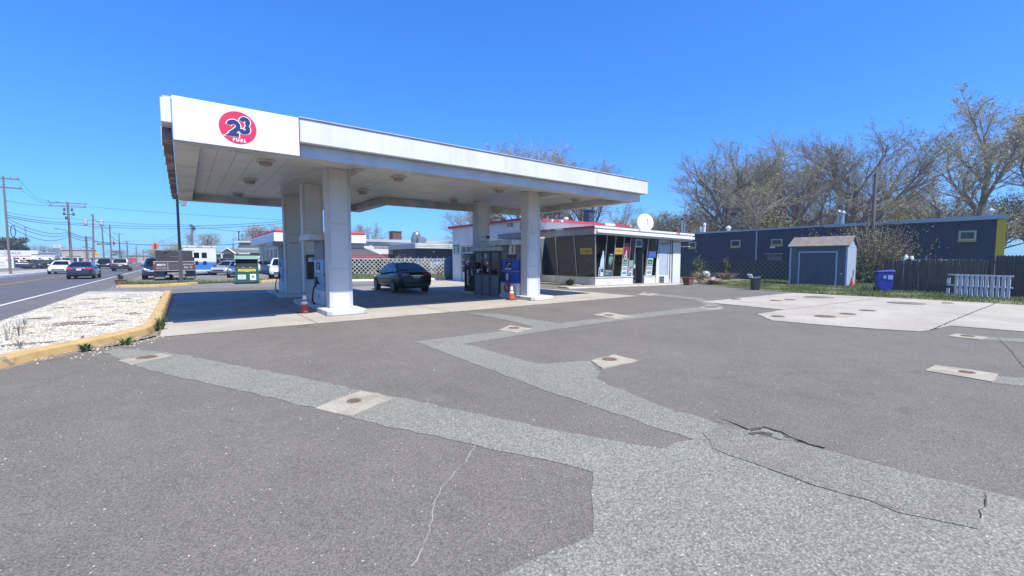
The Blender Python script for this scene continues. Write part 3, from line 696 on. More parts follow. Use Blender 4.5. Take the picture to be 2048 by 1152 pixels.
# ------------------------------------------------------------------ cashier booth
t = thing('cashier_booth', 'small grey glazed cashier booth with flat pale roof below the rear column', 'booth', (10.69, 14.95, 0))
X0, X1, Y0, Y1 = 10.69, 11.6, 14.95, 16.9
m = MB().box(X0,Y0,0,X0+.05,Y1,.92).box(X0+.05,Y0,0,X1,Y0+.05,.92).box(X1,Y0,0,X1+.05,Y1,.92).box(X0+.05,Y1-.05,0,X1,Y1,.92); m.build('wall_panel', W['midgrey'], t, world=True, bevel=.006)
m = MB()
for y in (Y0, Y0+.62, Y0+.70, Y1-.66, Y1-.06): m.box(X0-.012,y,.0,X0+.06,y+.055,1.96)
for x in (X0+.06, X1-.05): m.box(x,Y0-.012,.0,x+.055,Y0+.05,1.96)
for x in (X1,): m.box(x+.002,Y1-.06,0,x+.06,Y1,1.96); m.box(x+.002,Y0,0,x+.06,Y0+.06,1.96)
m.box(X0-.008,Y0+.06,.90,X0+.055,Y1-.06,.955); m.box(X0-.008,Y0+.06,1.90,X0+.055,Y1-.06,1.955); m.box(X0+.12,Y0-.008,.90,X1-.05,Y0+.05,.955); m.box(X0+.12,Y0-.008,1.90,X1-.05,Y0+.05,1.955)
m.build('frame', W['darkgrey'], t, world=True)
g1 = MB().box(X0+.02,Y0+.06,.955,X0+.028,Y1-.06,1.90).box(X0+.12,Y0+.015,.955,X1-.05,Y0+.023,1.90).box(X1+.02,Y0+.06,.955,X1+.028,Y1-.06,1.90); g1.build('glazing', W['boothglass'], t, world=True)
MB().box(X0-.16,Y0-.18,1.97,X1+.22,Y1+.10,2.13).build('roof', W['trimgrey'], t, world=True, bevel=.012)
m = MB().box(X0+.25,Y0+.2,.93,X1-.1,Y1-.5,.96).box(X0+.3,Y0+.9,.96,X0+.6,Y0+1.3,1.3).box(X0+.35,Y0+.3,.96,X0+.6,Y0+.55,1.15); m.build('counter', W['int_wall'], t, world=True)
m = MB().box(X1-.06,Y0+.1,.96,X1-.02,Y1-.1,1.7); m.build('back_shelf', W['int_wall'], t, world=True)
Fb = frame((X0+.017, Y1, 0), (0,-1,0), (0,0,1))
for q in ((.18,1.0,.36,1.16),(1.02,1.05,1.12,1.22),(.86,1.68,.98,1.84),(.95,1.40,1.10,1.50),(.40,1.10,.46,1.2),(.52,1.10,.60,1.16),(.55,1.62,.68,1.70)): MB().fbox(Fb,q[0],q[1],0,q[2],q[3],.006).build('notice', W['paper'], t, world=True)
Fb2 = frame((X0, Y0+.012, 0), (1,0,0), (0,0,1))
MB().fprism(Fb2, [(.20+.075*math.cos(k*.3927), 1.03+.075*math.sin(k*.3927)) for k in range(16)], 0, .006).build('round_sticker', W['paper'], t, world=True)
m = MB().fbox(Fb, 1.30, .75, .012, 1.34, .82, .05).fbox(Fb,1.28,.70,.03,1.36,.74,.07); m.build('door_handle', W['black'], t, world=True)
# ------------------------------------------------------------------ cola machine
t = thing('vending_machine', 'tall black cola vending machine with round emblem beside the booth', 'vending machine', (10.72, 17.9, .10))
F = frame((10.72, 17.86, .10), (0,-1,0), (0,0,1))
MB().fbox(F, 0, 0, -.8, .84, 1.78, 0).build('cabinet', W['black'], t, world=True, bevel=.02)
MB().fbox(F, .06, .10, .001, .60, 1.72, .02).build('front_panel', M('machine_front', '#141a26', .25, coat=.3), t, world=True, bevel=.015)
MB().box(10.6,16.95,0,11.7,18.0,.099).build('base_slab', W['island'], t, world=True, bevel=.012)
o1 = disc(F, .155, .155, .021, .026, 32, ox=.33, oy=1.40).build('emblem_disc', W['signwhite'], t, world=True)
mr = MB().fprism(F, [(.33+.14*math.cos(rad(a)), 1.40+.14*math.sin(rad(a))) for a in range(35, 206, 10)]+[(.27,1.40),(.36,1.44),(.42,1.47)], .027, .030); mr.build('emblem_red', W['red'], t, world=True)
mr = MB().fprism(F, [(.33+.14*math.cos(rad(a)), 1.40+.14*math.sin(rad(a))) for a in range(222, 372, 10)]+[(.40,1.38),(.32,1.33),(.26,1.31)], .027, .030); mr.build('emblem_blue', W['blue'], t, world=True)
Fv = frame((10.72, 17.86-.33, .10+.28), (0,0,1), (0,1,0))
text_mb(Fv, 'pepsi', .30, 0, 0, .024, 'LEFT', 1.15, bold=.004).build('lettering', W['signwhite'], t, world=True)
MB().fbox(F, .66, 1.36, .0, .77, 1.46, .012).build('card_reader', W['midgrey'], t, world=True); MB().fbox(F, .64, .85, 0, .78, 1.1, .02).build('coin_panel', W['midgrey'], t, world=True)
MB().fbox(F, .66, .90, .02, .72, .98, .024).fbox(F,.66,.78,0,.78,.84,.015).build('coin_plate', W['paper'], t, world=True)
# ------------------------------------------------------------------ cones
def cone(p, label, h=.62, tilt=0.0, worn=False):
    t = thing('traffic_cone', label, 'traffic cone', (p[0], p[1], p[2]), .2, 'orange traffic cones')
    k = h/.7
    MB().box(-.19*k,-.19*k,0,.19*k,.19*k,.035*k).build('base', W['rubber'], t, bevel=.012)
    def rr(z): return (.155-(.155-.028)*(z/.70))*k
    MB().lathe([(rr(.03),.035*k),(rr(.30),.30*k)], n=18).lathe([(rr(.40),.40*k),(rr(.455),.455*k)], n=18).lathe([(rr(.60),.60*k),(rr(.69),.69*k),(.018*k,.70*k)], n=18).build('body', W['orange'], t, smooth=False)
    if worn: MB().lathe([(rr(.30),.301*k),(rr(.40),.399*k)], n=18).lathe([(rr(.455),.456*k),(rr(.60),.599*k)], n=18).build('faded_band', W['orange'], t)
    else: MB().lathe([(rr(.30)-.001,.301*k),(rr(.40)-.001,.399*k)], n=18).lathe([(rr(.455)-.001,.456*k),(rr(.60)-.001,.599*k)], n=18).build('white_band', W['paper'], t)
    return t
c = G(610, 626); cone((c.x, c.y, .004), 'orange cone with two white bands beside the front left column')
c = G(1023, 600); cone((c.x, c.y, .004), 'faded orange cone beside the blue pump with the red hose')
c = G(1703, 573); cone((c.x, c.y, .02), 'plain small orange cone at the corner of the grey shed', .55, worn=True)
# ------------------------------------------------------------------ service station shop + garage (one building)
bd = thing('service_station', 'white service station shop with canted glass front, garage wing and peeling red roof edges', 'building', (19.6, 17.5, 0))
BW = dict(parent=bd, world=True)
C0 = Vector((19.6, 17.5, 0)); C1 = Vector((26.6, 16.35, 0)); UF = (C1-C0).normalized(); NF = Vector((UF.y, -UF.x, 0))
def onfront(x, y, off=0.0):
    r = ray(x, y); o = C0+NF*off; d = (o-EYEP).dot(NF)/r.dot(NF); p = EYEP+r*d
    return (p-C0).dot(UF), p.z
FF = frame(C0, UF, (0,0,1))      # a along the front, b up, c toward the street
def FX(x, y=540, off=0.0): return onfront(x, y, off)[0]
LE = .30                          # outward lean of the glazing at the top
ZG0, ZG1 = .50, 3.02
def FL(a, b, c=0.0):              # leaning front glazing plane
    return FF(a, b, c+LE*(b-ZG0)/(ZG1-ZG0))
FS0 = frame(C0+Vector((0,5.2,0)), (0,-1,0), (0,0,1))   # left side, a runs toward the street corner
def FSL(a, b, c=0.0): return FS0(a, b, c+LE*(b-ZG0)/(ZG1-ZG0))
aD0, aD1 = 3.05, 3.72             # door bay
LF = (C1-C0).length
# plinths
MB().fbox(FF, 0, 0, -.35, aD0-.10, ZG0, .06).fbox(FS0, .42, 0, -.3, 5.2+.06, ZG0, .06).build('plinth', W['sillwhite'], bevel=.012, **BW)
MB().fbox(FF, -.06, ZG0, -.35, aD0-.06, ZG0+.05, .10).fbox(FS0, .42, ZG0, -.3, 5.2+.1, ZG0+.05, .098).build('sill', W['wallwhite'], bevel=.008, **BW)
MB().fbox(FF, aD1+.15, 0, -.35, aD1+1.15, ZG0, .10).fbox(FF, aD1+.13, ZG0, -.33, aD1+1.17, ZG0+.05, .13).build('plinth', W['sillwhite'], bevel=.012, **BW)
# step slab
MB().fbox(FF, -2.6, -.02, -.2, LF-1.2, .07, .85).build('step', W['collar'], bevel=.015, **BW)
MB().fbox(FF, -2.7, -.02, .86, LF-.8, .045, 1.15).build('step_edge', W['island'], bevel=.01, **BW)
MB().fbox(FS0, .5, -.02, .07, 4.3, .08, .7).build('step', W['collar'], bevel=.012, **BW)
# glazing with real lean
def leanpane(Fn, a0, a1, ca, cb=0.0, z0=ZG0+.05, z1=ZG1, t0=0.0, t1=0.0):
    """t0/t1: extra shift of the two ends at the top (for the mitred corner)"""
    k = (z1-ZG0)/(ZG1-ZG0)
    return [Fn(a0, z0, ca), Fn(a1, z0, ca), Fn(a1+t1*k, z1, ca), Fn(a0+t0*k, z1, ca)]
fm = [0.0, .62, 1.30, 1.98, 2.52, aD0-.12]
for i in range(len(fm)-1):
    MB().poly(leanpane(FL, fm[i], fm[i+1], -.03, t0=-LE if i == 0 else 0)).build('window_pane', W['glass'], **BW)
sm_ = [.42, 2.0, 3.7, 5.2]
for i in range(len(sm_)-1):
    MB().poly(leanpane(FSL, sm_[i], sm_[i+1], -.03, t1=LE if i == 2 else 0)).build('window_pane', W['glass'], **BW)
MB().poly(leanpane(FL, aD1+.3, aD1+1.12, -.03)).build('window_pane', W['glass'], **BW)
def bar(Fn, a, t=0.0, w=.045, z0=ZG0+.05, z1=ZG1):
    m = MB(); q = []
    for z, s in ((z0, 0), (z1, t)):
        q.append([Fn(a-w/2+s, z, -.05), Fn(a+w/2+s, z, -.05), Fn(a+w/2+s, z, .02), Fn(a-w/2+s, z, .02)])
    return m.hexa([q[0][0],q[0][1],q[0][2],q[0][3]], [q[1][0],q[1][1],q[1][2],q[1][3]])
for a in fm[1:]: bar(FL, a).build('mullion', W['mullion'], **BW)
bar(FL, .02, -LE+.02, .06).build('mullion', W['mullion'], **BW)
for a in sm_[:-1]: bar(FSL, a).build('mullion', W['mullion'], **BW)
bar(FL, aD1+.28).build('mullion', W['mullion'], **BW); bar(FL, aD1+1.14).build('mullion', W['black'], **BW)
# roof: overhanging slab falling to the right
zA, zB = 3.42, 3.16       # underside at the corner / right end
OV = .55
def rf(a, c, z): return FF(a, z, c)
aR = LF+.75
ro = [FF(-OV,0,OV), FF(aR,0,OV), FF(aR,0,-9), FF(-OV,0,-9)]
def zr(a, up): return zA+(zB-zA)*(a+OV)/(aR+OV)+up
b_ = [FF(-OV,zr(-OV,-.36),OV-.02), FF(aR-.1,zr(aR,-.36),OV-.02), FF(aR-.1,zr(aR,-.36),-9), FF(-OV,zr(-OV,-.36),-9)]
MB().hexa([FF(-OV+.04,zr(-OV,-.34),OV-.04), FF(aR-.1,zr(aR,-.30),OV-.04), FF(aR-.1,zr(aR,-.30),-9), FF(-OV+.04,zr(-OV,-.34),-9)],
          [FF(-OV+.04,zr(-OV,.12),OV-.04), FF(aR-.1,zr(aR,.10),OV-.04), FF(aR-.1,zr(aR,.10),-9), FF(-OV+.04,zr(-OV,.12),-9)]).build('roof', W['valance'], **BW)
# street fascia: grey band, bright gutter board, peeling coping
def strip(a0, a1, u0, u1, c0, c1):
    return MB().hexa([FF(a0,zr(a0,u0),c0), FF(a1,zr(a1,u0),c0), FF(a1,zr(a1,u0),c1), FF(a0,zr(a0,u0),c1)][::-1] if False else [FF(a0,zr(a0,u0),c1), FF(a1,zr(a1,u0),c1), FF(a1,zr(a1,u0),c0), FF(a0,zr(a0,u0),c0)],
                     [FF(a0,zr(a0,u1),c1), FF(a1,zr(a1,u1),c1), FF(a1,zr(a1,u1),c0), FF(a0,zr(a0,u1),c0)])
strip(-OV+.02, aR-.12, -.34, -.0, OV-.03, OV).build('fascia', W['valance'], **BW)
strip(-OV+.15, aR-.05, -.26, -.08, OV+.004, OV+.12).build('gutter_board', W['sign_face'], bevel=.03, **BW)
strip(-OV-.03, aR, .02, .14, OV-.06, OV+.05).build('coping', W['redpeel2'], **BW)
# left side fascia, darker grey to paint in the shade on this side
S0 = FF(-OV, 0, OV); 
m = MB().box(S0.x-.02, S0.y, zA-.34, S0.x+.06, S0.y+9.2, zA+.02); m.build('fascia', M('side_fascia_shaded', '#9b9994', .7, col2='#87857f', scale=1.0), **BW)
MB().box(S0.x-.08, S0.y-.05, zA+.025, S0.x+.05, S0.y+9.3, zA+.13).build('coping', W['redpeel'], **BW)
# soffit lining
MB().poly([FF(-OV+.05,zr(-OV,-.345),OV-.05), FF(aR-.1,zr(aR,-.345),OV-.05), FF(aR-.1,zr(aR,-.345),-1.5), FF(-OV+.05,zr(-OV,-.345),-1.5)]).build('soffit', W['trimgrey'], **BW)
# interior
rq = [FF(.1,.08,-.2), FF(LF-.1,.08,-.2), FF(LF-.1,.08,-6), FF(.1,.08,-6)]
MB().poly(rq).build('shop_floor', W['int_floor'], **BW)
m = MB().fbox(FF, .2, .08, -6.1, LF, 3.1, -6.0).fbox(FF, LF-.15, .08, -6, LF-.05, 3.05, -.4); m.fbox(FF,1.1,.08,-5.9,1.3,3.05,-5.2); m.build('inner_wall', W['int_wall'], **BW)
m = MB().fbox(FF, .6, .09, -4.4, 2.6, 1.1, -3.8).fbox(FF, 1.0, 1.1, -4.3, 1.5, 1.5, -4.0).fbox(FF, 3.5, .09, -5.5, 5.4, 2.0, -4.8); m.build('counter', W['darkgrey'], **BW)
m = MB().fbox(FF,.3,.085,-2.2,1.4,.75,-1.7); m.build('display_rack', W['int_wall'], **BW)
for (a0, a1, c) in ((.7,2.7,-2.9),(.7,2.7,-3.9),(3.6,5.6,-2.6)):
    sh_ = MB()
    for z in (.5,.95,1.4): sh_.fbox(FF, a0, z, c-.2, a1, z+.03, c+.2)
    sh_.fbox(FF, a0-.03, .09, c-.2, a0, 1.6, c+.2).fbox(FF, a1, .09, c-.2, a1+.03, 1.6, c+.2); s2 = sh_.build('display_rack', W['darkgrey'], **BW)
    rg = random.Random(int(a0*10+c*7))
    for z in (.53,.98,1.43):
        x = a0+.05
        while x < a1-.25:
            w_ = rg.uniform(.12,.3); MB().fbox(FF, x, z, c-.12, x+w_-.03, z+rg.uniform(.15,.3), c+.12).build('stock', W[rg.choice(('paper','mullion','brick','paleblue','yellow','green','sidinggrey','skin'))], s2, world=True); x += w_
# door bay: recessed door, ac unit above
MB().fbox(FF, aD0-.1, 0.07, -.60, aD0-.02, 2.98, .0).fbox(FF, aD1+.06, .07, -.60, aD1+.14, 2.98, .0).build('door_jamb', W['darkgrey'], **BW)
dr = MB().fbox(FF, aD0, .08, -.5, aD1+.04, 2.15, -.45).build('door', W['darkgrey'], bevel=.006, **BW)
MB().fbox(FF, aD0+.10, 1.05, -.447, aD1-.12, 2.02, -.44).build('door_glass', M('door_light', '#a9bfc6', .25), dr, world=True)
MB().fbox(FF, aD0+.08, .30, -.447, aD1-.1, .98, -.44).build('door_panel', W['black'], dr, world=True)
MB().fbox(FF, aD0, 2.2, -.55, aD1+.9, 3.0, -.48).build('transom', M('transom_dark', '#2c323a', .3), **BW)
ac = MB().fbox(FF, aD0+.05, 2.38, -.5, aD0+.60, 2.86, .10).build('air_conditioner', W['wallwhite'], bevel=.02, **BW)
MB().fbox(FF, aD0+.10, 2.44, .10, aD0+.55, 2.80, .108).build('grille', W['darkgrey'], ac, world=True)
# right-hand wall with pale panel and white boards
aW0 = aD1+1.22
MB().fbox(FF, aW0, 0, -.3, LF, zB-.25, .0).fbox(FF, LF-.02, 0, -8.8, LF+.08, zB-.2, -.3).build('wall', W['trimgrey'], **BW)
MB().fbox(FF, aW0+.25, .62, .002, aW0+1.05, 2.55, .03).build('wall_panel', M('painted_panel', '#a9b1ba', .7, col2='#9aa3af', scale=2), **BW)
m = MB().fbox(FF, aW0+.02, 0, .003, aW0+.24, 1.65, .05).fbox(FF, aW0+.24, 0.0, .003, aW0+1.1, .60, .05).fbox(FF, aW0+1.08, 0, .004, aW0+1.2, 2.6, .055).fbox(FF, aW0+1.26, 0, .003, aW0+1.38, 2.65, .05).fbox(FF, aW0+1.50, 0, .003, LF+.08, 2.75, .06)
m.build('white_board', W['wallwhite'], bevel=.006, **BW)
m = MB().fbox(FF, aW0+.30, .04, .052, aW0+.75, .50, .06); m.build('wall_vent', W['mullion'], **BW)
m = MB()
for k in range(4): m.fbox(FF, aW0+.33, .09+k*.1, .061, aW0+.72, .14+k*.1, .066)
m.build('vent_slot', W['black'], **BW)
m = MB().fbox(FF, aW0+1.22, .3, .06, aW0+1.25, 2.9, .09).fbox(FF, aW0+1.42, .1, .06, aW0+1.46, 3.0, .10).fbox(FF, aW0+1.05, 2.0, .062, aW0+1.55, 2.05, .085).fbox(FF, aW0+.3, 2.62, .05, aW0+1.05, 2.66, .08); m.build('pipe', W['darkgrey'], **BW)
MB().fbox(FF, LF+.08, 2.45, -.3, LF+.75, 2.5, .25).build('side_hood', W['wallwhite'], **BW)
# posters on the glass (inside, close to the pane)
def poster(a0, b0, a1, b1, mat, name='poster', c=-.012): 
    q = [FL(a0,b0,c), FL(a1,b0,c), FL(a1,b1,c), FL(a0,b1,c)]; q2 = [FL(a0,b0,c+.006), FL(a1,b0,c+.006), FL(a1,b1,c+.006), FL(a0,b1,c+.006)]
    return MB().hexa([q[0],q[1],q2[1],q2[0]], [q[3],q[2],q2[2],q2[3]]).build(name, mat, **BW)
def pbars(par, l, mat, c=-.003):
    m = MB()
    for (a0,b0,a1,b1) in l: m.add([FL(a0,b0,c),FL(a1,b0,c),FL(a1,b1,c),FL(a0,b1,c)], [(0,1,2,3)])
    return m.build('poster_print', mat, par, world=True)
mPy = M('poster_yellow', '#b8943f', .6); mPr = M('poster_red', '#7d2a36', .5); mPk = M('poster_dark', '#1c2427', .4); mPg = M('poster_green', '#1f6f55', .5); mPb = M('poster_blue', '#3f63a0', .5); mPw = M('poster_white', '#c9d0cc', .6)
p = poster(1.34, 1.92, 1.96, 2.30, mPy); text_mb(lambda a,b,c=0: FL(a,b,c), '2 FOR 3', .20, 1.65, 2.11, -.003, 'CENTER', .75, bold=.008).build('lettering', W['brick'], p, world=True)
p = poster(.62-.40, .60, .60, 1.12, mPw); pbars(p, [(.26,.62,.36,1.06)], mPb); pbars(p, [(.40,.84,.56,1.06)], W['navy'])
m = MB().fprism(FL, [(.28,1.14),(.58,1.14),(.57,1.6),(.50,1.9),(.47,2.12),(.40,2.12),(.38,1.9),(.30,1.55)], -.012, -.006).build('bottle_cutout', M('bottle_pale', '#bcc7d2', .4), **BW)
p = poster(.68, .60, 1.26, .98, M('poster_slate', '#4b5561', .5)); text_mb(FL, 'TWO', .13, .72, .90, -.003, sx=.9).build('lettering', W['paper'], p, world=True); text_mb(FL, 'ENERGY', .10, .98, .88, -.003, sx=.6).build('lettering', W['paper'], p, world=True); text_mb(FL, 'LARGE', .11, .72, .74, -.003, sx=.8).build('lettering', W['paper'], p, world=True)
p = poster(.86, 1.02, 1.27, 1.98, mPk); 
m = MB()
for k, (b0, b1) in enumerate(((1.25,1.76),(1.15,1.80),(1.28,1.76))):
    a = .94+k*.10; m.add([FL(a,b1,-.003),FL(a+.06,b1,-.003),FL(a+.045,(b0+b1)/2,-.003),FL(a+.02,b0,-.003),FL(a+.0,(b0+b1)/2,-.003)], [(4,3,2,1,0)])
m.build('poster_print', M('claw_green', '#8fbfae', .5), p, world=True); pbars(p, [(1.0,1.87,1.18,1.91)], mPw)
p = poster(2.02, 1.56, 2.44, 2.62, mPr)
q = MB().fprism(FL, [(2.23+.11*math.cos(i*.52), 1.78+.12*math.sin(i*.52)) for i in range(12)], -.005, -.002).fprism(FL, [(2.18,1.85),(2.26,1.85),(2.30,2.15),(2.25,2.15)], -.005, -.002); q.build('poster_print', W['paper'], p, world=True); pbars(p, [(2.17,1.70,2.28,1.84)], mPk, -.0015); pbars(p, [(2.18,1.50+.09,2.42,1.63)], W['paper'])
def sold(a0, b0, w):
    p = poster(a0, b0, a0+w, b0+.62, mPw); text_mb(FL, 'SOLD', .22, a0+w/2, b0+.45, -.003, 'CENTER', .72*w/.5, bold=.006).build('lettering', W['green'], p, world=True); text_mb(FL, 'HERE', .22, a0+w/2, b0+.17, -.003, 'CENTER', .72*w/.5, bold=.006).build('lettering', W['green'], p, world=True)
    p2 = poster(a0+.02, b0+.66, a0+w-.02, b0+1.10, mPw); pbars(p2, [(a0+.06,b0+.70,a0+w-.06,b0+1.03)], mPg, -.003); text_mb(FL, 'ice', .20, a0+w/2, b0+.85, -.0015, 'CENTER', .8, shear=.3).build('lettering', W['paper'], p2, world=True)
sold(2.02, .58, .46); sold(aD1+.36, .58, .52)
p = poster(2.56, .60, 2.90, 1.55, M('poster_silver', '#8f9a9b', .4)); pbars(p, [(2.66,.66,2.82,.74)], mPg); pbars(p, [(2.70,1.0,2.80,1.15)], mPr); pbars(p, [(2.66,.80,2.84,.86)], W['paper'])
p = poster(aD1+.42, 1.72, aD1+1.05, 2.12, mPb)
MB().fbox(FF, aD0-.25, .55, -.04, aD0-.16, 2.95, .06).build('mullion', W['trimgrey'], **BW)
# yellow poster on the left side
def sposter(a0, b0, a1, b1, mat, c=-.012):
    q = [FSL(a0,b0,c), FSL(a1,b0,c), FSL(a1,b1,c), FSL(a0,b1,c)]; q2 = [FSL(a0,b0,c+.006), FSL(a1,b0,c+.006), FSL(a1,b1,c+.006), FSL(a0,b1,c+.006)]
    return MB().hexa([q[0],q[1],q2[1],q2[0]], [q[3],q[2],q2[2],q2[3]]).build('poster', mat, **BW)
p = sposter(4.12, 1.92, 5.1, 2.28, mPy); text_mb(FSL, '2 FOR 3', .22, 4.6, 2.10, -.003, 'CENTER', 1.1, bold=.008).build('lettering', W['brick'], p, world=True)
# blue wall light strip above the left side (parapet band)
# garage wing
GX, GY0, GY1 = 16.1, 19.2, 28.7
ZGA = 3.86; ZGB = 4.16; YF = 22.3
mG = MB().box(GX+.12, GY0, 2.62, GX+.3, GY1, ZGA).box(GX+.12, GY1-1.2, 0, GX+.3, GY1, 2.62).box(GX+.12, GY0+4.95, 0, GX+.3, GY0+5.3, 2.62).box(GX+.12, GY0, 0, GX+.3, GY0+1.3, 2.62)
mG.box(GX+.3, GY1-.2, 0, 28.5, GY1, ZGA)
mG.prism([(GX+.3,GY0),(GX+.4,GY0),(18.9,YF),(18.7,YF)], 0, ZGA)
mG.box(19.35, YF, 0, 28.5, YF+.2, ZGB).box(19.15, YF+.2, ZGA, 19.35, GY1, ZGB)
mG.build('wall', W['wallwhite'], **BW)
MB().prism([(GX-.02,GY1+.3),(GX-.02,GY0-.12),(GX+.45,GY0-.12),(19.3,YF-.05),(19.3,GY1+.3)], ZGA+.002, ZGA+.10).box(19.32, YF-.25, ZGB+.002, 28.8, GY1+.3, ZGB+.1).build('roof', W['trimgrey'], **BW)
MB().box(GX-.08, GY0-.2, ZGA+.06, GX+.04, GY1+.35, ZGA+.20).build('coping', W['redpeel'], **BW)
MB().box(19.3, YF-.37, ZGB+.03, 28.9, YF-.252, ZGB+.19).build('coping', W['redpeel'], **BW)
# flat eyebrow canopy over the near end of the garage front
MB().box(15.42, 18.9, 2.86, 16.2, 21.7, 3.12).build('eyebrow', M('eyebrow_grey', '#a19f9a', .7, col2='#8c8a85', scale=1.0), **BW)
MB().box(15.38, 18.86, 3.125, 15.5, 21.75, 3.20).build('coping', W['redpeel2'], **BW)
# garage doors: sectional, glazed upper rows
for (y0, y1) in ((GY0+1.35, GY0+4.9), (GY0+5.35, GY1-1.25)):
    d = MB().box(GX+.22, y0, .02, GX+.26, y1, 2.60).build('garage_door', W['wallwhite'], **BW)
    m = MB(); n = 5
    for i in range(n):
        for j in range(4):
            w = (y1-y0)/n; m.box(GX+.205, y0+i*w+.05, .70+j*.47, GX+.218, y0+(i+1)*w-.05, .70+j*.47+.40)
    m.build('door_pane', W['garagepane'], d, world=True)
# green price notice on the garage corner
p = MB().box(GX+.10, GY1-1.0, 2.0, GX+.118, GY1-.2, 2.70).build('green_sign', M('sign_green', '#1f8a5a', .5), **BW)
Fg = frame((GX+.099, GY1-.2, 2.0), (0,-1,0), (0,0,1))
MB().fbox(Fg, .22, .18, 0, .58, .56, .004).build('sign_print', W['skin'], p, world=True); MB().fbox(Fg, .2, .05, 0, .6, .12, .004).build('sign_print', W['paper'], p, world=True)
# lamp and chimney on the wing
MB().box(GX-.02, GY0+2.0, ZGA-.25, GX+.11, GY0+2.5, ZGA-.05).build('wall_lamp', W['lamphouse'], bevel=.03, **BW)
MB().path([(GX+.1,GY0+1.2,ZGA-.05),(GX+.05,GY0+1.2,ZGA-.5)], .02, 6).build('pipe', W['darkgrey'], **BW)
c = PY(1178, 430, 24); MB().box(c.x-.33, 23.7, ZGB+.1, c.x+.33, 24.3, 5.45).box(c.x-.4, 23.6, 5.46, c.x+.4, 24.4, 5.55).build('chimney', W['blgblue'], bevel=.01, **BW)
c = PY(1364, 440, 19.5)
for dx, h in ((0, 4.75), (.35, 4.55)): MB().tube((c.x+dx, 19.5, 3.1), (c.x+dx, 19.5, h), .075, n=10).build('flue', W['steel'], **BW)
MB().tube((c.x, 19.5, 4.76), (c.x, 19.5, 4.92), .10, n=10).build('flue_cap', W['black'], **BW)
# satellite dish on the roof
dp = PY(1290, 462, 18.6); t = thing('satellite_dish', 'white oval satellite dish on the shop roof', 'satellite dish', (dp.x, 18.6, zr(4.5,.12)))
dn = Vector((-.60,-.70,.38)).normalized(); du = Vector((dn.y,-dn.x,0)).normalized(); dv = dn.cross(du)
if dv.z < 0: dv = -dv
m = MB(); cen = Vector((.0,0,.80)); prof = [(0,.0),(.25,.015),(.45,.05),(.60,.10)]; base = []
n = 28
for k_, (r_, d_) in enumerate(prof[1:]):
    for i in range(n):
        a = 2*math.pi*i/n; m.v.append(cen+du*(r_*.92*math.cos(a))+dv*(r_*1.12*math.sin(a))+dn*(d_-.05))
m.v.append(cen-dn*.05)
for k_ in range(2):
    for i in range(n): m.f.append((k_*n+i, k_*n+(i+1)%n, (k_+1)*n+(i+1)%n, (k_+1)*n+i))
for i in range(n): m.f.append((3*n, (i+1)%n, i))
o = m.build('reflector', W['sign_face'], t, smooth=True); s_ = o.modifiers.new('t','SOLIDIFY'); s_.thickness = .02
MB().path([cen-dv*.62, cen-dv*.55+dn*.35, cen+dn*.75-dv*.15], .022, 6).build('feed_arm', W['darkgrey'], t)
hd = cen+dn*.75-dv*.12; MB().tube(hd-dn*.12, hd+dn*.06, .05, .04, 8).build('feed_head', W['wallwhite'], t)
MB().path([cen-dn*.08, (0,.12,.35), (0,.1,0)], .035, 8).box(-.25,-.1,0,.25,.3,.03).build('mount', W['darkgrey'], t)
# small floodlight on the wing roof
fp = PY(1131, 427, YF+.3); t = thing('flood_light', 'small white floodlight on the garage roof edge', 'flood light', (fp.x, YF+.3, ZGB+.1))
m = MB().hexa([(-.15,-.2,.22),(.15,-.2,.22),(.15,.1,.20),(-.15,.1,.20)], [(-.15,-.12,.38),(.15,-.12,.38),(.12,.1,.32),(-.12,.1,.32)]); m.build('head', W['wallwhite'], t, bevel=.02)
MB().tube((0,0,0),(0,0,.22),.025).build('bracket', W['darkgrey'], t)
# ------------------------------------------------------------------ right-hand side
# slate shed
A, Bp = G(1577.5, 568.7), G(1692, 573)
ang = math.atan2(Bp.y-A.y, Bp.x-A.x)
L = (Bp-A).length; DP = 2.35
t = thing('garden_shed', 'slate blue garden shed with brown shingle roof and double doors', 'shed', (A.x, A.y, 0), ang)
EH, RH = 2.42, 3.0
MB().box(0,0,0,L,.06,EH).build('front_wall', W['shed'], t)
MB().box(0,.06,0,.06,DP,EH).add([(0.0,0,EH),(0.0,DP,EH),(0.0,DP/2,RH-.06),(.06,0,EH),(.06,DP,EH),(.06,DP/2,RH-.06)], [(0,2,1),(3,4,5),(0,3,5,2),(2,5,4,1)]).build('side_wall', W['shedside'], t)
MB().box(L-.06,.06,0,L,DP,EH).add([(L-.06,0,EH),(L-.06,DP,EH),(L-.06,DP/2,RH-.06),(L,0,EH),(L,DP,EH),(L,DP/2,RH-.06)], [(0,2,1),(3,4,5),(0,3,5,2),(2,5,4,1)]).build('side_wall', W['shedside'], t)
MB().box(.06,DP-.06,0,L-.06,DP,EH).build('back_wall', W['shed'], t)
m = MB()
for (y0, y1) in ((-.14, DP/2), (DP+.14, DP/2)):
    z0 = EH-.03; m.add([(-.12,y0,z0),(L+.12,y0,z0),(L+.12,y1,RH),(-.12,y1,RH),(-.12,y0,z0+.05),(L+.12,y0,z0+.05),(L+.12,y1,RH+.05),(-.12,y1,RH+.05)], [(0,1,2,3),(7,6,5,4),(0,4,5,1),(0,3,7,4),(1,5,6,2)])
m.build('roof', W['shingle'], t)
for q in ((-.012,-.014,0,.08,0,EH-.06),(L-.08,-.014,0,L+.012,0,EH-.06),(L,-.01,0,L+.014,.08,EH-.052),(L,DP-.08,0,L+.014,DP,EH-.052),(L+.001,.0,EH-.05,L+.016,DP,EH)): MB().box(*q).build('corner_trim', W['shedtrim'], t)
d0, d1, dh = .56, 2.42, 2.02
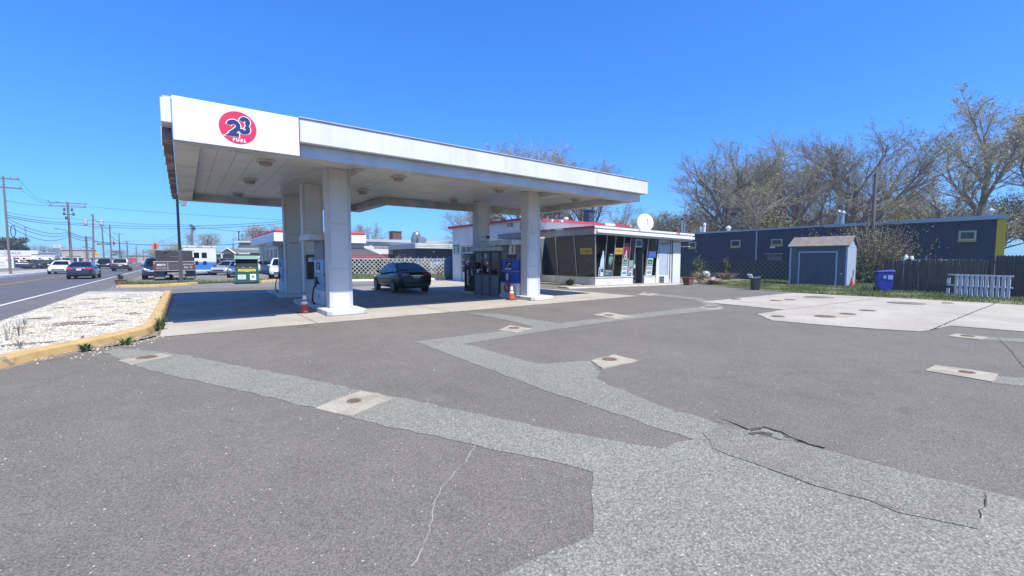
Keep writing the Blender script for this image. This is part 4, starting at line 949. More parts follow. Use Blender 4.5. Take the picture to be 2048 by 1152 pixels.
for k, (x0, x1) in enumerate(((d0, (d0+d1)/2-.004), ((d0+d1)/2+.004, d1))):
    d = MB().box(x0,-.022,.06,x1,-.002,dh).build('door', M('shed_door_boards', '#465362', .75, col2='#3f4b59', scale=1.5, stretch=(6,6,.6)), t)
    h = MB()
    for z in (.8, 1.85): h.box(x0 if k == 0 else x1-.07,-.034,z,x0+.07 if k == 0 else x1,-.023,z+.06)
    h.build('hinge', W['black'], d)
MB().box(d0-.07,-.026,0,d0,-.002,dh+.08).box(d1,-.026,0,d1+.07,-.002,dh+.08).box(d0,-.026,dh+.004,d1,-.002,dh+.08).build('door_trim', W['shedtrim'], t)
MB().box(2.66,-.02,.72,2.76,-.002,.77).build('label_plate', W['paper'], t)
m = MB()
for k in range(7): m.box(L+.002,1.55,.55+k*.06,L+.02,1.95,.585+k*.06)
m.build('side_vent', W['midgrey'], t)
# open black wheelie bin
c = G(1510, 580); t = thing('trash_bin', 'small black trash bin with its lid propped open at the asphalt edge', 'trash bin', (c.x, c.y, 0), rad(-35))
def tub(x, y, h, k, mat, par, name='body', z0=.0): return MB().hexa([(-x*k,-y*k,z0),(x*k,-y*k,z0),(x*k,y*k,z0),(-x*k,y*k,z0)], [(-x,-y,h),(x,-y,h),(x,y,h),(-x,y,h)]).build(name, mat, par, bevel=.025)
t.scale = (.76,.76,.95); tub(.24,.24,.66,.82,W['bindark'],t)
MB().box(-.26,-.26,.60,.26,.26,.66).build('rim', W['bindark'], t, bevel=.015)
MB().hexa([(-.34,-.24,.70),(-.28,-.24,.66),(-.28,.24,.66),(-.34,.24,.70)], [(-.46,-.24,.86),(-.42,-.24,.88),(-.42,.24,.88),(-.46,.24,.86)]).build('lid', W['paper'], t)
MB().hexa([(-.26,-.25,.66),(.26,-.25,.66),(.26,.25,.66),(-.26,.25,.66)], [(-.2,-.2,.70),(.24,-.22,.76),(.24,.22,.76),(-.2,.2,.70)]).build('lid', W['bindark'], t, bevel=.02)
# blue recycling cart
c = G(1766, 583); t = thing('recycling_bin', 'bright blue wheeled recycling bin in front of the dark board fence', 'recycling bin', (c.x, c.y, .0), rad(-62))
t.scale = (.80,.72,1.0); MB().hexa([(-.34,-.33,.12),(.34,-.33,.0),(.34,.33,.0),(-.34,.33,.12)], [(-.41,-.38,.98),(.41,-.38,.98),(.41,.38,.98),(-.41,.38,.98)]).build('body', W['binblue'], t, bevel=.03)
MB().hexa([(-.46,-.42,.985),(.46,-.42,.985),(.46,.42,.985),(-.46,.42,.985)], [(-.42,-.38,1.02),(.40,-.36,1.10),(.40,.36,1.10),(-.42,.38,1.02)]).build('lid', W['binblue'], t, bevel=.02)
MB().box(-.47,-.33,.90,-.42,.33,.95).build('handle', W['binblue'], t, bevel=.01)
for y in (-.36,.30): MB().lathe([(.12,0),(.12,.06)], (-.32,y,.12), 14, 'y').build('wheel', W['rubber'], t)
MB().box(.10,-.40,.62,.34,-.372,.82).box(-.12,-.39,.66,.02,-.366,.80).build('label', W['paleblue'], t)
# terracotta pots
def pot(p, s, label, w=1.0, grp='square terracotta planters'):
    t = thing('planter', label, 'planter', p, R.uniform(-.2,.2), grp)
    MB().hexa([(-.30*s*w,-.30*s,0),(.30*s*w,-.30*s,0),(.30*s*w,.30*s,0),(-.30*s*w,.30*s,0)], [(-.42*s*w,-.42*s,.68*s),(.42*s*w,-.42*s,.68*s),(.42*s*w,.42*s,.68*s),(-.42*s*w,.42*s,.68*s)]).build('pot', W['terra'], t, bevel=.02)
    m = MB().box(-.47*s*w,-.47*s,.69*s,.47*s*w,-.38*s,.79*s).box(-.47*s*w,.38*s,.69*s,.47*s*w,.47*s,.79*s).box(-.47*s*w,-.379*s,.69*s,-.38*s*w,.379*s,.79*s).box(.38*s*w,-.379*s,.69*s,.47*s*w,.379*s,.79*s); m.build('rim', W['terra'], t, bevel=.012)
    MB().box(-.38*s*w,-.375*s,.68*s,.38*s*w,.375*s,.72*s).build('soil', W['dirt'], t)
    return t
c = G(1376, 570); pot((c.x, c.y, 0), .62, 'terracotta planter without flowers at the shop corner')
def weedy(name, label, cat, p, n, h, spread, mat, seed, w=.02, grp=None, rot=0, stemmat=None, leaf=.0):
    r = random.Random(seed); t = thing(name, label, cat, p, 0, grp); m = MB(); s = MB()
    for _ in range(n):
        a = r.random()*6.283; q = spread*r.random()**.7; hh = h*r.uniform(.45,1.1); x, y = q*.35*math.cos(a), q*.35*math.sin(a)
        tip = Vector((x+q*math.cos(a), y+q*math.sin(a), hh)); mid = Vector((x+q*.35*math.cos(a), y+q*.35*math.sin(a), hh*.65)); d = Vector((-math.sin(a), math.cos(a), r.uniform(-.3,.3)))*w
        b = Vector((x,y,0)); m.add([b-d*.5, b+d*.5, mid+d, mid-d, tip], [(0,1,2,3),(3,2,4)])
    m.build('leaves', mat, t)
    return t
def bush(name, label, cat, p, rx, ry, h, n, size, mat, seed, grp=None, stems=12, stemmat=None, lump=.35):
    """leaf clumps spread through an uneven volume on a few stems"""
    r = random.Random(seed); t = thing(name, label, cat, p, 0, grp); m = MB(); s = MB(); cl = []
    for _ in range(stems):
        a = r.random()*6.283; q = r.random()**.5
        tip = Vector((rx*q*math.cos(a), ry*q*math.sin(a), h*r.uniform(.4,1.0)*(1-.45*q*q))); cl.append(tip)
        s.path([(tip.x*.15, tip.y*.15, 0), (tip.x*.6, tip.y*.6, tip.z*.55), tip], [.02*h**.5, .014*h**.5, .006], 4)
    for _ in range(n):
        c = r.choice(cl); k = r.random()**.6; o = Vector((r.gauss(0,rx*lump), r.gauss(0,ry*lump), r.gauss(0,h*lump*.5))); q = c*r.uniform(.55,1.0)+o*k
        if q.z < .03: q.z = r.uniform(.03,.2)*h
        d = Vector((r.gauss(0,1),r.gauss(0,1),r.gauss(0,1))).normalized(); e = d.cross(Vector((r.gauss(0,1),r.gauss(0,1),r.gauss(0,1)))).normalized(); sz = size*r.uniform(.5,1.3)
        m.add([q-d*sz, q+e*sz*.55, q+d*sz, q-e*sz*.55], [(0,1,2,3)])
    s.build('stem', stemmat or W['bark'], t); m.build('foliage', mat, t)
    return t
# shop corner plants
c = G(1345, 566); bush('shrub', 'low dark green shrub against the shop wall', 'shrub', (c.x-.1, c.y+.7, 0), .9, .4, .5, 900, .06, W['leaf'], 3)
c = G(1140, 573); weedy('weed', 'leafy green weed at the shop step', 'weed', (c.x, c.y, .05), 160, .42, .34, W['leaf'], 4, .025)
for i, (px_, py_, hh, n_, lb) in enumerate(((1405, 566, .8, 260, 'reddish dry stems behind the terracotta planter'), (1452, 560, .65, 240, 'dry brown stems by the lattice fence'), (1425, 569, .35, 200, 'fallen brown leaf litter heap by the planter'))):
    c = G(px_, py_); weedy('dry_plant', lb, 'dry plant', (c.x, c.y, 0), n_, hh, .9, W['brownleaf'], 60+i, .012 if i < 2 else .03)
c = G(1410, 558); t = thing('plastic_drum', 'pale grey rounded drum lying in the weeds by the fence', 'drum', (c.x, c.y, 0), .5)
MB().lathe([(.28,.0),(.36,.08),(.38,.45),(.30,.60),(.12,.66)], n=16).build('body', M('drum_grey', '#9fb0aa', .5), t, smooth=True)
c = G(1424, 560); t = thing('stone_block', 'broken white block on the grass by the drum', 'block', (c.x, c.y, 0), .3); MB().box(-.35,-.12,0,.35,.12,.16).box(.1,-.2,.0,.3,.05,.24).build('slab', W['sillwhite'], t, bevel=.03)
# lattice-screened fence behind the grass
def lattice(name, label, p0, p1, h, z0, mat, pitch, w, backing=None, posts=4, gap=.0):
    p0, p1 = Vector((p0[0],p0[1],0)), Vector((p1[0],p1[1],0)); u = (p1-p0).normalized(); Ln = (p1-p0).length
    t = thing(name, label, 'fence', (p0.x, p0.y, 0)); F = frame((0,0,0), u, (0,0,1)); m = MB()
    k = -h
    while k < Ln:
        for sgn in (1, -1):
            a0, a1 = (k, k+h) if sgn > 0 else (k+h, k)
            b0, b1 = z0, z0+h
            # clip to 0..Ln
            pts = []
            lo, hi = 0.0, 1.0
            da = a1-a0
            for lim, s_ in ((0.0, 1), (Ln, -1)):
                if abs(da) > 1e-9:
                    tt = (lim-a0)/da
                    if (da > 0) == (s_ > 0): lo = max(lo, tt)
                    else: hi = min(hi, tt)
            if hi-lo > .02:
                A_, B_ = (a0+da*lo, b0+h*lo), (a0+da*hi, b0+h*hi); d = Vector((B_[0]-A_[0], B_[1]-A_[1])).normalized(); nn = Vector((-d.y, d.x))*w/2; c0 = .0 if sgn > 0 else .012
                m.fprism(F, [(A_[0]+nn.x,A_[1]+nn.y),(B_[0]+nn.x,B_[1]+nn.y),(B_[0]-nn.x,B_[1]-nn.y),(A_[0]-nn.x,A_[1]-nn.y)], c0, c0+.010)
        k += pitch
    m.build('lattice_panel', mat, t)
    for i in range(posts):
        a = Ln*i/(posts-1); MB().fbox(F, a-.04, 0, -.10, a+.04, z0+h+.03, -.02).build('post', W['darkgrey'], t)
    if backing is not None: MB().fbox(F, 0, .02, -.05, Ln, z0+h-.02, -.03).build('screen', backing, t)
    MB().fbox(F, 0, z0+h-.02, -.02, Ln, z0+h+.02, .028).build('top_rail', W['darkgrey'] if backing else mat, t)
    return t
lattice('lattice_fence', 'long dark screened fence with grey lattice along the grass right of the shop', (36.0, 22.5), (36.0, 11.0), 1.45, .08, W['lattice_dark'], .36, .035, W['dkfence'], 6)
# dark board fence
def boards(name, label, p0, p1, h, seed, mat, w=.105, gap=.004, jit=.07, lean=.02):
    r = random.Random(seed); p0, p1 = Vector((p0[0],p0[1],0)), Vector((p1[0],p1[1],0)); u = (p1-p0).normalized(); Ln = (p1-p0).length
    t = thing(name, label, 'fence', (p0.x, p0.y, 0)); F = frame((0,0,0), u, (0,0,1)); m = MB(); a = 0
    while a < Ln-w:
        hh = h+r.uniform(-jit,jit*.5); l = r.gauss(0,lean); k = r.uniform(0,.012)
        m.add([F(a,.02,k),F(a+w,.02,k),F(a+w+l,hh-.05,k),F(a+w*.7+l,hh,k),F(a+w*.3+l,hh,k),F(a+l,hh-.05,k),F(a,.02,k-.018),F(a+w,.02,k-.018),F(a+w+l,hh-.05,k-.018),F(a+w*.7+l,hh,k-.018),F(a+w*.3+l,hh,k-.018),F(a+l,hh-.05,k-.018)],
              [(0,1,2,3,4,5),(11,10,9,8,7,6),(0,6,7,1),(1,7,8,2),(2,8,9,3),(3,9,10,4),(4,10,11,5),(5,11,6,0)]); a += w+gap+(r.random() < .06)*.03
    m.build('boards', mat, t)
    for z in (.4, h-.35): MB().fbox(F, 0, z, -.07, Ln, z+.09, -.022).build('rail', W['wood_dark'], t)
    n = max(2, int(Ln/2.4)+1)
    for i in range(n): q = (Ln-.1)*i/(n-1); MB().fbox(F, q, 0, -.16, q+.1, h-.02, -.072).build('post', W['wood_dark'], t)
    return t
boards('board_fence', 'old dark picket fence with rounded tops behind the blue bin', (29.4, 6.2), (28.0, 2.35), 1.62, 5, W['wood_dark'])
boards('board_fence', 'taller flat topped dark fence at the right edge', (28.0, 2.32), (26.9, -6), 1.78, 6, M('dark_fence_boards', '#46484a', .9, col2='#3c3e40', scale=2, stretch=(9,9,.6)), jit=.0, lean=.002, gap=.002)
fq = frame((28.0,2.32,0), Vector((-1.1,-8.32,0)), (0,0,1))
# junk poking over the fence
for i, (px_, y_, d_, lb) in enumerate(((1813, 517, 24.6, 'white bottles standing behind the old picket fence'),)):
    c = AD(px_, d_, 0); t = thing('shelf', 'white shelf with bottles just behind the old picket fence', 'shelf', (c.x, c.y, 0)); 
    MB().box(-.2,-1.9,1.55,.2,.3,1.60).box(-.15,-1.8,0,-.1,-1.7,1.549).box(-.15,.1,0,-.1,.2,1.549).box(.1,-1.8,0,.15,-1.7,1.549).box(.1,.1,0,.15,.2,1.549).build('board', W['plank_white'], t)
    MB().lathe([(.09,0),(.10,.15),(.04,.24),(.04,.30)], (0,.1,1.602), 10).lathe([(.08,0),(.08,.14),(.03,.2)], (0,-.15,1.602), 10).build('bottle', W['wallwhite'], t)
    MB().box(-.15,-.75,1.602,.15,-.45,1.80).build('box', W['blgblue'], t)
# white picket panel leaning on the fence
p0, p1 = G(1893, 590), G(2024, 599); u = (p1-p0).normalized(); t = thing('picket_panel', 'faded white picket panel leaning on the dark fence', 'fence panel', (p0.x-.03, p0.y, 0)); F = frame((0,0,0), u, Vector((.10*abs(u.y),.0,1)))
Lp = (p1-p0).length; r = random.Random(9); m = MB(); a = .30
MB().fbox(F,.0,.05,.02,.12,.32,.04).fbox(F,.0,.52,.02,.12,.78,.04).build('loose_slat', W['pallet'], t)
k = 0
while a < Lp-.1:
    w = r.uniform(.095,.135); MB().fbox(F, a, .02, .025, a+w, .94+r.uniform(-.01,.01), .045).build('slat', W['pallet'], t); a += w+r.uniform(.045,.075)
for b in (.44, .90): MB().fbox(F, .0, b, .0, Lp, b+.06, .022).build('rail', W['pallet'], t)
# dark blue flat-roofed building
bb = thing('blue_building', 'long dark blue industrial building with flat pale roof edge and yellow corner', 'building', (41, 3.0, 0))
BBW = dict(parent=bb, world=True); XB = 41.0; yA, yB = 26.0, 2.95
zb0, zb1 = 4.15, 4.28
MB().hexa([(XB,yB,0),(62,yB+2.4,0),(62,yA,0),(XB,yA,0)], [(XB,yB,zb1),(62,yB+2.4,zb1),(62,yA,zb0-.02),(XB,yA,zb0-.02)]).build('wall', W['blgblue'], **BBW)
MB().hexa([(XB-.12,yB-.15,zb1+.0),(62,yB+2.2,zb1),(62,yA,zb0-.02),(XB-.12,yA,zb0-.02)], [(XB-.12,yB-.15,zb1+.15),(62,yB+2.2,zb1+.15),(62,yA,zb0+.12),(XB-.12,yA,zb0+.12)]).build('roof_edge', W['roofgrey'], **BBW)
MB().box(XB-.2,yB-.2,zb1-.14,XB-.122,yB+9.5,zb1+.0).build('gutter', W['steel'], **BBW)
MB().hexa([(XB-.03,yB-.09,0),(XB+.5,yB-.03,0),(XB+.5,yB+.06,0),(XB-.03,yB+.30,0)],[(XB-.03,yB-.09,zb1-.15),(XB+.5,yB-.03,zb1-.15),(XB+.5,yB+.06,zb1-.15),(XB-.03,yB+.30,zb1-.15)]).build('corner_panel', M('yellow_panel', '#d9b01f', .5), **BBW)
MB().box(XB+.12,yB-.14,2.3,XB+.36,yB-.10,3.6).build('corner_sign', W['brick'], **BBW)
for (x0, x1, y0, y1) in ((1378,1392.5,484,497),(1462,1481,480.5,495),(1543,1565,478.5,492),(1918,1952,462,482.5)):
    a, b2 = PX(x0, y0, XB), PX(x1, y1, XB); z1 = a.z; z0 = PX(x0, y1, XB).z
    w = MB().box(XB-.05, b2.y, z0, XB-.01, a.y, z1).build('window', M('window_frame_cream', '#b5b193', .6), **BBW)
    MB().box(XB-.06, b2.y+.10, z0+.16, XB-.052, a.y-.10, z1-.10).build('pane', W['garagepane'], w, world=True)
    MB().box(XB-.10, b2.y-.02, z0-.06, XB-.051, a.y+.02, z0+.07).build('sill', M('sill_yellowed', '#b3a44e', .7), w, world=True)
y = PX(1513, 500, XB).y; MB().box(XB-.10,y-.05,0,XB-.005,y+.05,zb0-.01).build('downpipe', W['roofgrey'], **BBW)
y = PX(1545, 510, XB).y; MB().box(XB-.5,y-.9,2.05,XB-.01,y+.5,2.12).build('door_hood', W['steel'], **BBW); MB().box(XB-.08,y-.2,2.6,XB-.01,y+.2,2.75).build('wall_lamp', W['paper'], **BBW)
MB().box(XB-.04,y-.8,0,XB-.01,y+.4,2.0).build('door', W['midgrey'], **BBW)
for (px_, h, rr_) in ((1403,.35,.12),(1409,.7,.10),(1457,.25,.15),(1676,1.0,.10),(1684,.9,.13),(1978,.35,.15)):
    p = PX(px_, 455, XB+1.5); MB().tube((XB+1.5,p.y,zb0+.0),(XB+1.5,p.y,zb0+.2+h),rr_,n=10).lathe([(rr_*1.5,0),(rr_*1.6,.12),(rr_*.6,.26)], (XB+1.5,p.y,zb0+.2+h), 10).build('roof_vent', W['wallwhite'] if px_ < 1600 else W['steel'], **BBW)
# utility pole among the bushes
p = AD(1739, 31); t = thing('utility_pole', 'bare wooden utility pole among the vines behind the shed', 'utility pole', (p.x, p.y, 0), 0, 'wooden utility poles')
zt = HZ(349, 31); MB().tube((0,0,0),(0,0,zt),.12,.095,10).build('pole', W['wood_pole'], t); MB().box(-.2,-.05,zt-.25,.2,.05,zt-.15).build('bracket', W['darkgrey'], t)
def wire(a, b, sag, label, r_=.014, n=14):
    a, b = Vector(a), Vector(b); m = MB(); m.path([a.lerp(b,i/n)-Vector((0,0,sag*4*(i/n)*(1-i/n))) for i in range(n+1)], r_, 4, cap=False)
    return tag(m.build('power_line', W['wire'], None), label, 'power line', 'overhead wires')
e = AD(2400, 36, HZ(348,36)); wire((p.x,p.y,zt-.12), e, .35, 'upper wire running right from the pole behind the shed', .016)
wire((p.x,p.y,zt-.3), e-Vector((0,0,.1)), .5, 'lower wire running right from the pole behind the shed', .014)
bush('vine_bush', 'large tangle of vines and bare shoots around the pole behind the shed', 'shrub', (p.x-1.2, p.y-.4, 0), 2.6, 2.6, 5.0, 13000, .05, M('vine_leaves', (.10,.085,.045), .8, col2=(.19,.165,.075), scale=.9), 12, stems=150, stemmat=W['twig'])
c = AD(1640, 33); bush('shrub', 'loose olive shrub reaching over the shed roof from behind', 'shrub', (c.x, c.y, 0), 1.8, 1.8, 4.6, 1700, .045, W['budgreen'], 13, stems=40)
c = AD(1728, 28); bush('shrub', 'dark weeds between the shed and the board fence', 'shrub', (c.x+.6, c.y, 0), 1.2, 1.2, 1.6, 1300, .07, W['leafdk'], 14, stems=26)
for i, (px_, d_, s, lb) in enumerate(((1395, 34.5, .8, 'ivy clump on the fence beside the shop wall'), (1452, 35.8, .6, 'green vine climbing the middle of the lattice fence'), (1508, 36.2, .45, 'small vine tuft on the lattice fence top left of the shed'))):
    c = AD(px_, d_); bush('vine', lb, 'vine', (c.x, c.y, 0), .7*s, .7*s, 2.0 if i < 2 else 1.7, int(700*s), .07, W['leaf'], 20+i, stems=10)
# ------------------------------------------------------------------ trees
def grow(seed, H, trunk_r, nl=(7,6,6,6), droop=.0, spread=1.0, first=.22, budn=1, bsize=.10, vase=.6, lenf=.6, short=.46, lim=.85):
    r = random.Random(seed); T = MB(); C = MB(); Bd = MB()
    def branch(p, d, L, rad_, lev):
        n = 6 if lev == 0 else (5 if lev == 1 else (4 if lev == 2 else 3)); pts = [p]; dd = d.copy(); dirs = [dd.copy()]
        for i in range(n):
            wob = (.10, .20, .26, .30, .35)[lev]
            dd = (dd+Vector((r.gauss(0,wob), r.gauss(0,wob), r.gauss(0,wob*.7)+(.10 if lev < 3 else .03)-droop*lev*.05))).normalized()
            pts.append(pts[-1]+dd*L/n); dirs.append(dd.copy())
        end = rad_*(.45 if lev < 2 else .3)
        rs_ = [rad_+(end-rad_)*i/n for i in range(n+1)]
        (T if lev < 3 else C).path(pts, rs_, (8,6,4,3,3)[lev], cap=False)
        if lev >= len(nl):
            for _ in range(budn):
                k = r.choice(pts[1:]); q = k+Vector((r.gauss(0,.12),r.gauss(0,.12),r.gauss(0,.10))); a = Vector((r.gauss(0,1),r.gauss(0,1),r.gauss(0,1))).normalized(); b = a.cross(Vector((r.gauss(0,1),r.gauss(0,1),r.gauss(0,1)))).normalized(); s = bsize*r.uniform(.5,1.4)
                Bd.add([q-a*s, q+b*s*.5, q+a*s, q-b*s*.5], [(0,1,2,3)])
            return
        k = nl[lev]
        for i in range(k):
            f = (first+(1-first)*(i+r.uniform(.1,.9))/k) if lev == 0 else (.25+.75*(i+r.random())/k)
            j = min(n-1, int(f*n)); q = pts[j].lerp(pts[j+1], f*n-j); base = dirs[j+1]
            az = r.random()*6.283 if lev else (i*2.4+r.uniform(-.5,.5))
            ref = Vector((0,0,1)) if abs(base.z) < .9 else Vector((1,0,0)); s1 = base.cross(ref).normalized(); s2 = base.cross(s1)
            out = s1*math.cos(az)+s2*math.sin(az); sp = (vase+.25*r.random())*spread if lev == 0 else r.uniform(.4,.85)*spread
            ll0 = 0
            nd = (base*(1-.35*sp)+out*sp+Vector((0,0,.12))).normalized()
            ll = L*(lenf*(1.1-.4*f) if lev else lim*(1.15-.45*f))*r.uniform(.75,1.2)
            branch(q, nd, ll, max(.010 if H > 10 else .008, rs_[j]*(.55 if lev == 0 else .50)), lev+1)
    branch(Vector((0,0,0)), Vector((r.gauss(0,.03), r.gauss(0,.03), 1)), H*short, trunk_r, 0)
    zmax = max(v.z for v in C.v)
    k = H/zmax
    for m in (T, C, Bd):
        m.v = [v*k for v in m.v]
    return T, C, Bd
def mesh_of(m, name, mat):
    o = m.build(name, mat); return o
PROTO = []
def proto(seed, bud, **k):
    T, C, Bd = grow(seed, **k); rt_ = bpy.data.objects.new('bare_tree', None); COL.objects.link(rt_)
    T.build('trunk', W['bark'], rt_); c = C.build('crown', W['twig'], rt_); Bd.build('buds', bud, c)
    return [rt_, False]
P0 = proto(11, W['bud'], H=18, trunk_r=.40, nl=(13,9,8,9), first=.12, budn=1, bsize=.065, vase=.85, lenf=.60)
P1 = proto(23, W['bud'], H=18, trunk_r=.38, nl=(12,9,8,8), first=.16, budn=1, bsize=.065, vase=.9, lenf=.60)
P2 = proto(41, W['budgreen'], H=18, trunk_r=.38, nl=(10,7,7,7), first=.30, budn=2, bsize=.075, vase=.7, lenf=.56, short=.58, lim=.62)
P3 = proto(53, W['bud'], H=9, trunk_r=.18, nl=(9,7,6,6), first=.15, budn=1, bsize=.05, vase=.9, lenf=.6)
BASEH = {id(P0):18, id(P1):18, id(P2):18, id(P3):9}
def tree(P, px_, d, ytop, rz, label, grp, name='bare_tree', wide=1.0):
    h = HZ(ytop, d); s = h/BASEH[id(P)]; p = AD(px_, d, 0)
    if not P[1]: o = P[0]; P[1] = True
    else: o = copy_tree(P[0])
    o.name = name; o.location = p; o.rotation_euler = (0,0,rz); o.scale = (s*wide, s*wide, s)
    return tag(o, label, 'tree', grp)
g1 = 'spring trees behind the dark blue building'
tree(P0, 1448, 62, 280, .3, 'round crowned grey tree left of the others behind the blue building', g1, wide=1.12)
tree(P1, 1600, 66, 288, 1.7, 'twisting limbed tree second from the left behind the blue building', g1, wide=.95)
tree(P1, 1695, 58, 250, 4.1, 'widest spreading bare tree directly behind the shed and pole', g1, wide=1.1)
tree(P0, 1535, 75, 318, 2.2, 'faint lower tree filling the gap behind the two round crowns', g1, wide=1.2)
tree(P3, 1862, 55, 335, .9, 'small leafless tree left of the tall budding tree', g1)
tree(P2, 1965, 56, 183, 1.1, 'tallest tree with yellow green buds at the right', g1, wide=.92)
tree(P2, 2075, 58, 165, 3.0, 'tall budding tree cut by the right picture edge', g1)
tree(P0, 1765, 80, 372, 5.1, 'pale distant tree between the wide tree and the small leafless one', g1, wide=1.1)
tree(P3, 1345, 64, 415, 2.0, 'low shrubby tree right beside the satellite dish', g1, wide=1.5)
g2 = 'trees behind the service station'
tree(P0, 1078, 60, 278, 3.3, 'brown topped tree rising over the middle of the fuel canopy', g2, wide=1.0)
tree(P0, 1160, 58, 312, 2.0, 'greenish tree beside the chimney over the canopy edge', g2, wide=.9)
tree(P1, 960, 66, 385, .4, 'dark limbed tree seen under the canopy over the garage roof', g2, wide=1.2)
tree(P3, 1262, 70, 425, 1.1, 'thin low tree between the chimney and the dish', g2, wide=1.3)
tree(P3, 735, 120, 443, 2.6, 'pale round tree far behind the white diner', g2, wide=1.2)
g3 = 'small trees along the road side'
tree(P3, 407, 75, 460, .2, 'bare tree just above the white and blue van', g3, wide=1.6)
tree(P3, 352, 150, 492, 1.2, 'grey tree right of the far signal behind the dump truck', g3, wide=2.2)
tree(P3, 318, 170, 495, 3.2, 'pale spreading tree at the far end of the road', g3, wide=2.4)
tree(P3, 245, 230, 497, 4.2, 'hazy tree above the dark minivan', g3, wide=2.2)
tree(P3, 100, 130, 488, 5.0, 'grey bushy tree left of the double crossarm pole', g3, wide=1.9)
tree(P3, 150, 190, 492, 5.6, 'thin tree just behind the beige box shop', g3, wide=1.8)
tree(P3, 610, 105, 450, 2.9, 'tree showing between the two left columns over the red roof', g3, wide=1.6)
# brown clipped tree above the grey houses
def crown_tree(px_, d, ytop, rx, label, mat, seed, n, size, name, grp, h0=.35, nl_=22):
    r = random.Random(seed); p = AD(px_, d); h = HZ(ytop, d); t = thing(name, label, 'tree', p, 0, grp); m = MB(); T = MB()
    T.tube((0,0,0),(0,0,h*.6),.25,.12,8); L = []
    for k in range(nl_):
        a = r.random()*6.283; q = rx*r.random()**.5; z = h*r.uniform(h0+.1,.88); e = Vector((q*math.cos(a), q*math.sin(a), z)); L.append((e, rx*r.uniform(.25,.45))); T.path([(0,0,h*r.uniform(.2,.5)), e*.6+Vector((0,0,z*.25)), e], [.10,.06,.03], 4)
    for _ in range(n):
        c, s_ = r.choice(L); d_ = Vector((r.gauss(0,1),r.gauss(0,1),r.gauss(0,1))).normalized(); q = c+Vector((d_.x, d_.y, d_.z*.8))*s_*r.random()**.4
        if q.z > h: q.z = h-r.random()*.3
        a = Vector((r.gauss(0,1),r.gauss(0,1),r.gauss(0,1))).normalized(); b = a.cross(d_).normalized(); z = size*r.uniform(.5,1.4)
        m.add([q-a*z, q+b*z*.6, q+a*z, q-b*z*.6], [(0,1,2,3)])
    T.build('trunk', W['bark'], t); m.build('crown', mat, t); return t
crown_tree(550, 100, 449, 6.5, 'domed brown tree above the grey houses', W['twig'], 71, 14000, .13, 'tree', g3, .3, 50)
crown_tree(24, 100, 472, 3.2, 'dark green evergreen at the left edge behind the truck lot', W['leafdk'], 72, 3000, .22, 'evergreen_tree', g3)
crown_tree(44, 104, 486, 2.2, 'smaller dark evergreen beside the left edge one', W['leafdk'], 73, 1800, .2, 'evergreen_tree', g3)
# undergrowth along the back
g4 = 'undergrowth behind the blue building'
for i, (px_, d, yt, rx, lb, mt) in enumerate(((1352,70,432,5,'olive thicket right of the satellite dish','bud'), (1420,68,415,6,'brown thicket at the left end of the blue roof','brownleaf'), (1500,66,425,6,'olive thicket above the left windows','bud'), (1575,68,415,6,'greenish thicket left of the pole','budgreen'),
   (1650,64,420,5,'brown thicket behind the shed ridge','brownleaf'), (1760,66,425,6,'olive thicket right of the pole','bud'), (1835,64,405,5,'yellow green bush left of the tall budding tree','budgreen'), (1905,62,405,6,'bright green bush below the tall budding tree','budgreen'),
   (1990,60,400,6,'dense olive bush above the yellow corner','bud'), (2060,60,385,6,'dark bush at the right picture edge','leaf'), (2120,56,400,7,'bush beyond the right picture edge','leafdk'))):
    crown_tree(px_, d, yt, rx*1.25, lb, W[mt], 80+i, 8500, .10, 'thicket', g4, .40, 34)
# ------------------------------------------------------------------ vehicles
W['rimgrey'] = M('alloy_rim', '#5d6064', .4, .5)
STY = {
 'sedan': dict(L=4.85, W=1.86, st=[(-2.42,.66,.42,.80),(-2.36,1.05,.32,.88),(-2.1,1.11,.22,.96),(-1.6,1.10,.2,1),(-.8,1.0,.2,1),(.8,.95,.2,1),(1.15,.94,.2,.99),(1.9,.82,.2,.96),(2.26,.68,.24,.88),(2.42,.52,.34,.76)],
   ws=(1.05,.95,.25,1.43), rr=(-1.80,1.10,-.95,1.43), bel=.90, roof=.66, wb=(-1.42,1.42), r=.335, win=[(.07,.43),(.47,.80)]),
 'suv': dict(L=4.75, W=1.90, st=[(-2.37,.75,.48,.86),(-2.33,1.08,.36,.94),(-2.1,1.12,.28,.98),(-1.4,1.10,.26,1),(0,1.07,.26,1),(.95,1.06,.26,1),(1.3,1.04,.26,.99),(1.95,.94,.27,.96),(2.28,.80,.32,.90),(2.37,.60,.40,.82)],
   ws=(1.15,1.05,.42,1.68), rr=(-2.25,1.10,-1.95,1.70), bel=.92, roof=.74, wb=(-1.38,1.40), r=.37, win=[(.06,.34),(.37,.64),(.68,.93)]),
 'van': dict(L=5.4, W=2.0, st=[(-2.68,.9,.50,.94),(-2.66,1.2,.42,.98),(-2.3,1.22,.36,1),(0,1.22,.34,1),(1.35,1.20,.34,1),(1.7,1.16,.34,.99),(2.3,1.02,.35,.95),(2.6,.86,.38,.90),(2.68,.62,.44,.84)],
   ws=(1.85,1.16,1.05,2.02), rr=(-2.66,1.22,-2.60,2.08), bel=.98, roof=.88, wb=(-1.6,1.75), r=.36, win=[(.05,.19),(.24,.52),(.56,.93)]),
}
